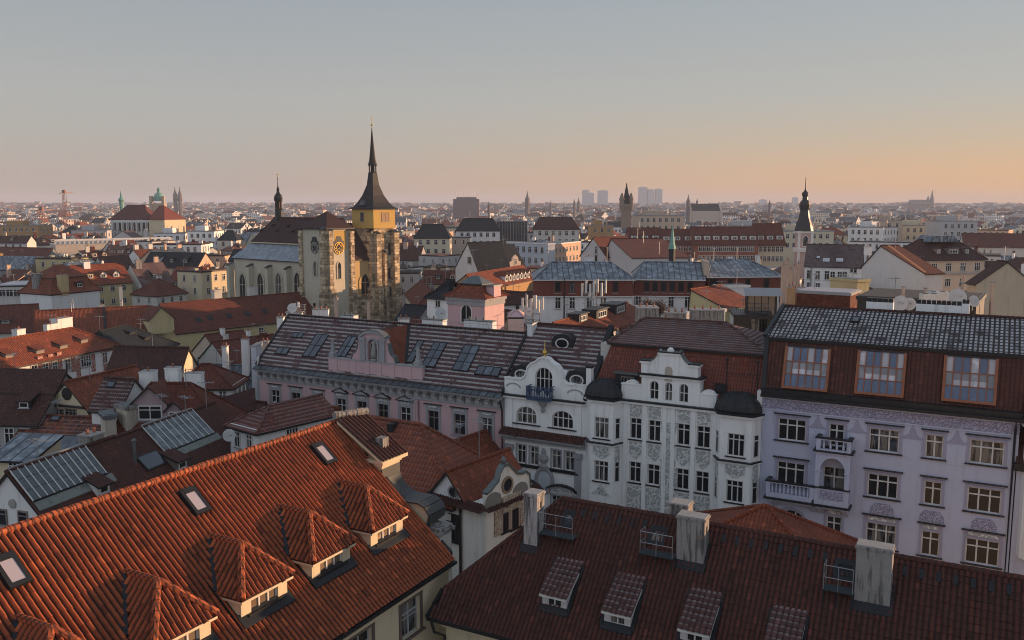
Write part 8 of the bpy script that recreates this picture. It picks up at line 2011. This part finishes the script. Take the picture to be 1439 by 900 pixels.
def filler(px, d, zlim=99, small=False):
    p = at(px, 300, d=d); p.z = 0
    W = fr.uniform(8, 13) if small else fr.choice((fr.uniform(9, 14), fr.uniform(14, 24))); D = fr.uniform(8, 12)
    if not clear(p, max(W, D) * .42): return None
    reg = [t for x, t in LAND if max(px, 0) >= x][-1]
    for _ in range(60):
        wn_, wm = fr.choice(WALLS); rn, rm = fr.choices(ROOFS, [7, 5, 5, 3, 2, 1.5, 2 if d > 180 else 1, 1.5] if px < 560 or d < 220 else [3, 2, 4, 2.5, 4, 1, 3, 4])[0]; kind = fr.choices(['x', 'hip', 'y', 'flat'], [5, 4, 2, (4 if px > 560 else 2) if d > 230 else 0])[0]; nc = fr.randint(0, 3); nd = fr.randint(0, 3)
        form = {'x': 'gabled', 'hip': 'hipped', 'y': 'gable fronted', 'flat': 'flat'}[kind]; size = 'small' if W < 10.5 else ('wide' if W > 16 else 'medium')
        lab = f'{size} {wn_} house, {form} {rn} roof, {NUM[nc]}-chimney, {NUM[nd]}-{"dormer" if kind in ("x", "hip") else "skylight"}, {reg}'
        if lab not in used: break
    used.add(lab)
    zr = min(zlim, fr.uniform(19, 25.5) + (d - 150) * .012); rise = {'x': D * fr.uniform(.32, .5), 'hip': D * fr.uniform(.3, .45), 'y': W * fr.uniform(.28, .4), 'flat': .3}[kind]; rise = min(rise, 6.5); ze = zr - rise
    # front turned towards the viewer, along one of the street directions
    toC = math.atan2(-p.y, -p.x); best = min((g + R(90) * q for g in [fr.choice(GA)] for q in range(4)), key=lambda a: abs(((a - R(90)) - toC + math.pi) % (2 * math.pi) - math.pi))
    rz = best; u = Vector((math.cos(rz), math.sin(rz), 0)); v = Vector((-u.y, u.x, 0)); org = p - u * W / 2 - v * D / 2
    h = House('town_house', lab, org, rz, W, D, ze, 'house', 'houses of the old town blocks')
    if kind == 'flat': h.walls(wm); h.roof('flat', rm, ze)
    elif kind == 'y': h.walls(wm, [('y', [(0, ze - .01), (W, ze - .01), (W / 2, zr - .12)], 0, .3), ('y', [(0, ze - .01), (W, ze - .01), (W / 2, zr - .12)], D - .3, D)]); h.roof('y', rm, zr, cap=d < 240)
    else:
        q = D * .5 if kind == 'hip' else 0
        h.walls(wm, h.ends(zr) if not q else None); h.roof('hip', rm, zr, q, W - q if q else None, cap=d < 240)
    n = max(2, int(W / fr.uniform(2.6, 3.4))); tall = fr.uniform(1.5, 2.1)
    if rn != 'x' and fr.random() < .85: h.win('f', n, 2 if d < 260 else 1, fr.uniform(.9, 1.2), tall, ze - .7, 3.4, lights=2 if d < 330 else 1)
    if d < 330:
        nx = math.cos(rz) * -p.x + math.sin(rz) * -p.y
        h.win('r' if nx > 0 else 'l', max(2, int(D / 3.2)), 2, 1.0, tall, ze - .7, 3.4)
    for i in range(nc):
        x = W * fr.uniform(.08, .9); y = D * fr.uniform(.35, .6); z = h.roof_z(x, y); ww = fr.choice((.5, .7, 1.2, 1.6)); chimney_at(h.root, x, x + ww, y, y + .7, z - .8, zr + fr.uniform(.5, 1.6), fr.choice((P_OFFW, P_PALE, P_SUNCH, P_STACK, B_BRICK)), pots=1 if ww < 1 else 2)
    for i in range(fr.randint(0, 2)): h.aerial(W * fr.uniform(.1, .9), D * fr.uniform(.42, .58), fr.uniform(1.8, 3.2))
    if kind in ('x', 'hip'):
        for i in range(nd):
            x = W * (i + 1) / (nd + 1); y = D * .14; c_ = pix(h.world(x, y, h.roof_z(x, y))); h.dorm([(c_[0], c_[1], 1.5, 1.2, fr.choice(('shed', 'gable', 'gable', 'box')))], wm=fr.choice((wm, P_WHITE, M_DARK)))
    elif kind == 'flat':
        for i in range(nd):
            b = MB(); x = W * (i + .5) / (nd + .5); b.box(x - .6, x + .6, D * .4, D * .6, ze + .4, ze + .9, M_ZINC); b.box(x - .5, x + .5, D * .42, D * .58, ze + .901, ze + .95, G_SKY); h.part(b, 'skylight')
    else:
        for i in range(nd):
            y = D * (i + 1) / (nd + 1); x = W * .82; p_ = Vector((x, y, h.roof_z(x, y))); b = MB(); b.box(-.5, .5, -.5, .5, -.1, .12, M_DARK); b.box(-.4, .4, -.4, .4, .121, .14, G_SKY); o = h.part(b, 'skylight', p_); o.rotation_euler = (0, math.atan(rise / (W / 2)), 0)
    return h
nf = 0
ar_ = random.Random(8)
for h in HOUSES:
    if h.planes and h.W > 4 and (h.o - CPOS).length < 330:
        for k in range(1 if h.W < 12 else 3): h.aerial(h.W * ar_.uniform(.12, .9), h.D * ar_.uniform(.45, .55), ar_.uniform(1.6, 3.0))
# low roofs crowding the middle distance in front of the larger blocks
mr = random.Random(3)
for x0, x1, da, db, ys in ((575, 765, 150, 240, 405), (760, 905, 222, 300, 366), (905, 1110, 172, 285, 362), (1130, 1300, 128, 168, 411), (1300, 1430, 168, 192, 392), (560, 760, 252, 300, 372)):
    d_ = da
    while d_ < db:
        x = x0 + mr.uniform(0, 8)
        while x < x1:
            if filler(x, d_ + mr.uniform(-3, 3), 42 - (ys + mr.uniform(0, 14) - 286) * d_ / FOC, True): nf += 1
            x += 11.5 * FOC / d_ * mr.uniform(.9, 1.25)
        d_ += 13
# lower roofs in front of and beside the church
for px, d, zl in ((215, 128, 19), (240, 140, 20), (262, 122, 20.5), (285, 150, 19.5), (300, 128, 20), (322, 120, 20), (345, 132, 20), (335, 158, 18), (308, 172, 17), (365, 150, 18.5), (395, 150, 17.5), (420, 140, 19), (450, 140, 18.5), (480, 135, 19), (505, 128, 20), (530, 135, 19.5), (555, 130, 20), (500, 165, 17), (540, 168, 17), (570, 160, 18), (250, 168, 17), (585, 110, 21), (690, 150, 21), (715, 170, 21), (1010, 118, 24), (870, 112, 22), (1150, 150, 24), (1120, 175, 25), (470, 118, 20), (435, 118, 20), (1230, 130, 24), (1330, 120, 24)):
    if filler(px, d, zl, True): nf += 1
d = 216.0
while d < 520 and nf < 265:
    px = -60 + fr.uniform(0, 20)
    while px < 1500 and nf < 265:
        lo_d = 225 if px < 330 else (250 if px < 580 else (270 if px < 760 else (225 if px > 1190 else 320)))
        if d > lo_d and filler(px + fr.uniform(-4, 4), d + fr.uniform(-5, 5)): nf += 1
        px += 17.5 * FOC / d * (.95 if d < 300 else 1.15)
    d += 15 if d < 300 else 21
# ================================================================== the far city, too many roofs to count
def farwall(name, c):
    g = G(name, .9, .2); u, v = g.uv(); fu = g.math('FRACT', g.math('DIVIDE', u, 3.1)); fv = g.math('FRACT', g.math('DIVIDE', v, 3.7))
    m = g.math('MULTIPLY', g.math('LESS_THAN', g.math('ABSOLUTE', g.math('SUBTRACT', fu, .5)), .19), g.math('LESS_THAN', g.math('ABSOLUTE', g.math('SUBTRACT', fv, .5)), .27))
    sp = g.node('ShaderNodeSeparateXYZ'); g.t.links.new(g.node('ShaderNodeNewGeometry').outputs['Normal'], sp.inputs[0])
    m = g.math('MULTIPLY', m, g.math('LESS_THAN', g.math('ABSOLUTE', sp.outputs[2]), .2))
    n = g.noise(g.geo(), .15, 3); base = g.mix(n, rgb(c, .85), rgb(c, 1.1)); g.color(g.mix(m, base, (.03, .032, .036, 1))); return g.m
FW = [farwall('far wall ' + n, c) for n, c in (('white', (.74, .72, .70)), ('cream', (.66, .57, .44)), ('grey', (.48, .48, .48)), ('pink', (.64, .52, .46)), ('beige', (.56, .48, .40)), ('dark', (.16, .15, .15)))]
FR = [T_RED, T_REDO, T_BROWN, T_SLATE, M_SEAM, M_SEAMD, T_FROST2]
def ground_z(d): t = min(1, max(0, (d - 900) / 3600)); return 13 * t * t * (3 - 2 * t)
cb = MB(); cr_ = random.Random(4)
def far_house(px, d):
    p = at(px, 300, d=d); gz = ground_z(d); s = 1 + max(0, d - 700) / 2200
    if not clear(p, 9 * s): return
    W, D = cr_.uniform(9, 20) * s, cr_.uniform(9, 14) * s; H = (cr_.uniform(13, 21) + (cr_.random() < .06) * 5); rz = cr_.choice(GA) + R(90) * cr_.randint(0, 3); c, sn = math.cos(rz), math.sin(rz)
    T = lambda x, y, z: (p.x + c * x - sn * y, p.y + sn * x + c * y, gz + z)
    wm, rm = cr_.choices(FW, [8, 5, 3, 3, 3, 1])[0], cr_.choices(FR, [3, 1.6, 3, 5, 3, 4, 2])[0]; w, e = W / 2, D / 2
    A = [(-w, -e), (w, -e), (w, e), (-w, e)]
    for k in range(4): q, t = A[k], A[(k + 1) % 4]; cb.face([T(*q, -2), T(*t, -2), T(*t, H), T(*q, H)], wm)
    if cr_.random() < .42:
        cb.face([T(*q, H) for q in A], rm); x, y = cr_.uniform(-w * .5, w * .3), cr_.uniform(-e * .5, e * .2); 
        B = [(x, y), (x + w * .5, y), (x + w * .5, y + e * .6), (x, y + e * .6)]
        for k in range(4): q, t = B[k], B[(k + 1) % 4]; cb.face([T(*q, H), T(*t, H), T(*t, H + 2.6), T(*q, H + 2.6)], wm)
        cb.face([T(*q, H + 2.6) for q in B], rm)
    else:
        rr = e * cr_.uniform(.5, .9); i = cr_.choice((0, e * .8)); r0, r1 = T(-w + i, 0, H + rr), T(w - i, 0, H + rr); o = [T(q[0] * 1.03, q[1] * 1.05, H) for q in A]
        cb.face([o[0], o[1], r1, r0], rm); cb.face([o[2], o[3], r0, r1], rm); cb.face([o[1], o[2], r1], wm if not i else rm); cb.face([o[3], o[0], r0], wm if not i else rm)
        for q in range(cr_.randint(0, 3)):
            x = cr_.uniform(-w * .8, w * .8); B = [(x, -.4), (x + 1.1, -.4), (x + 1.1, .5), (x, .5)]
            for k in range(4): a_, t = B[k], B[(k + 1) % 4]; cb.face([T(*a_, H), T(*t, H), T(*t, H + rr + 1.3), T(*a_, H + rr + 1.3)], P_SUNCH if q else P_OFFW)
            cb.face([T(*q_, H + rr + 1.3) for q_ in B], P_GREY)
d = 400.0
while d < 5200:
    s = 1 + max(0, d - 700) / 2200; px = -40
    while px < 1480:
        if d > 505 or (d > 440 and cr_.random() < .4): far_house(px + cr_.uniform(-5, 5), d + cr_.uniform(-10, 10))
        px += 19 * s * FOC / d * cr_.uniform(.75, 1.5)
    d += (20 if d < 1000 else 38) * s
fc = cb.build('distant_city'); tag(fc, 'countless small roofs and facades of the city stretching to the horizon', 'city', None, 'stuff')
# rising ground and hills at the horizon
hb = MB(); gh = plain('hazy hill ground', (.10, .095, .085), .95, 0, .3, .02)
AN = 60; RD = [850, 1200, 1700, 2300, 3000, 3700, 4500, 5200, 5800, 6300]
def hp(i, j):
    a = R(28.5 + 90) + R(-46 + 92 * i / AN); dd = RD[j]; z = ground_z(dd) - .6 if j < 7 else ground_z(dd) + (0, 4, 10, 17, 15)[j - 6 + 0] * (.7 + .5 * mnoise.noise(Vector((i * .22, j * 3.1, 0)))) + 0
    return (dd * math.cos(a), dd * math.sin(a), z if j else -.5)
for i in range(AN):
    for j in range(len(RD) - 1): hb.face([hp(i + 1, j), hp(i, j), hp(i, j + 1), hp(i + 1, j + 1)], gh)
ho = hb.build('hills', None, True); ho['kind'] = 'structure'

# ================================================================== evening haze
zb = MB(); hm = bpy.data.materials.new('evening haze'); hm.use_nodes = True; ht = hm.node_tree; ht.nodes.clear()
pv = ht.nodes.new('ShaderNodeVolumePrincipled'); pv.inputs['Color'].default_value = (.72, .80, .98, 1); pv.inputs['Density'].default_value = HAZE; pv.inputs['Anisotropy'].default_value = 0.0
ho_ = ht.nodes.new('ShaderNodeOutputMaterial'); ht.links.new(pv.outputs[0], ho_.inputs['Volume'])
zb.box(-7200, 7200, -450, 7200, -1.5, 96, hm); hz = zb.build('haze'); hz['kind'] = 'stuff'; hz['label'] = 'thin pinkish evening haze over the city'
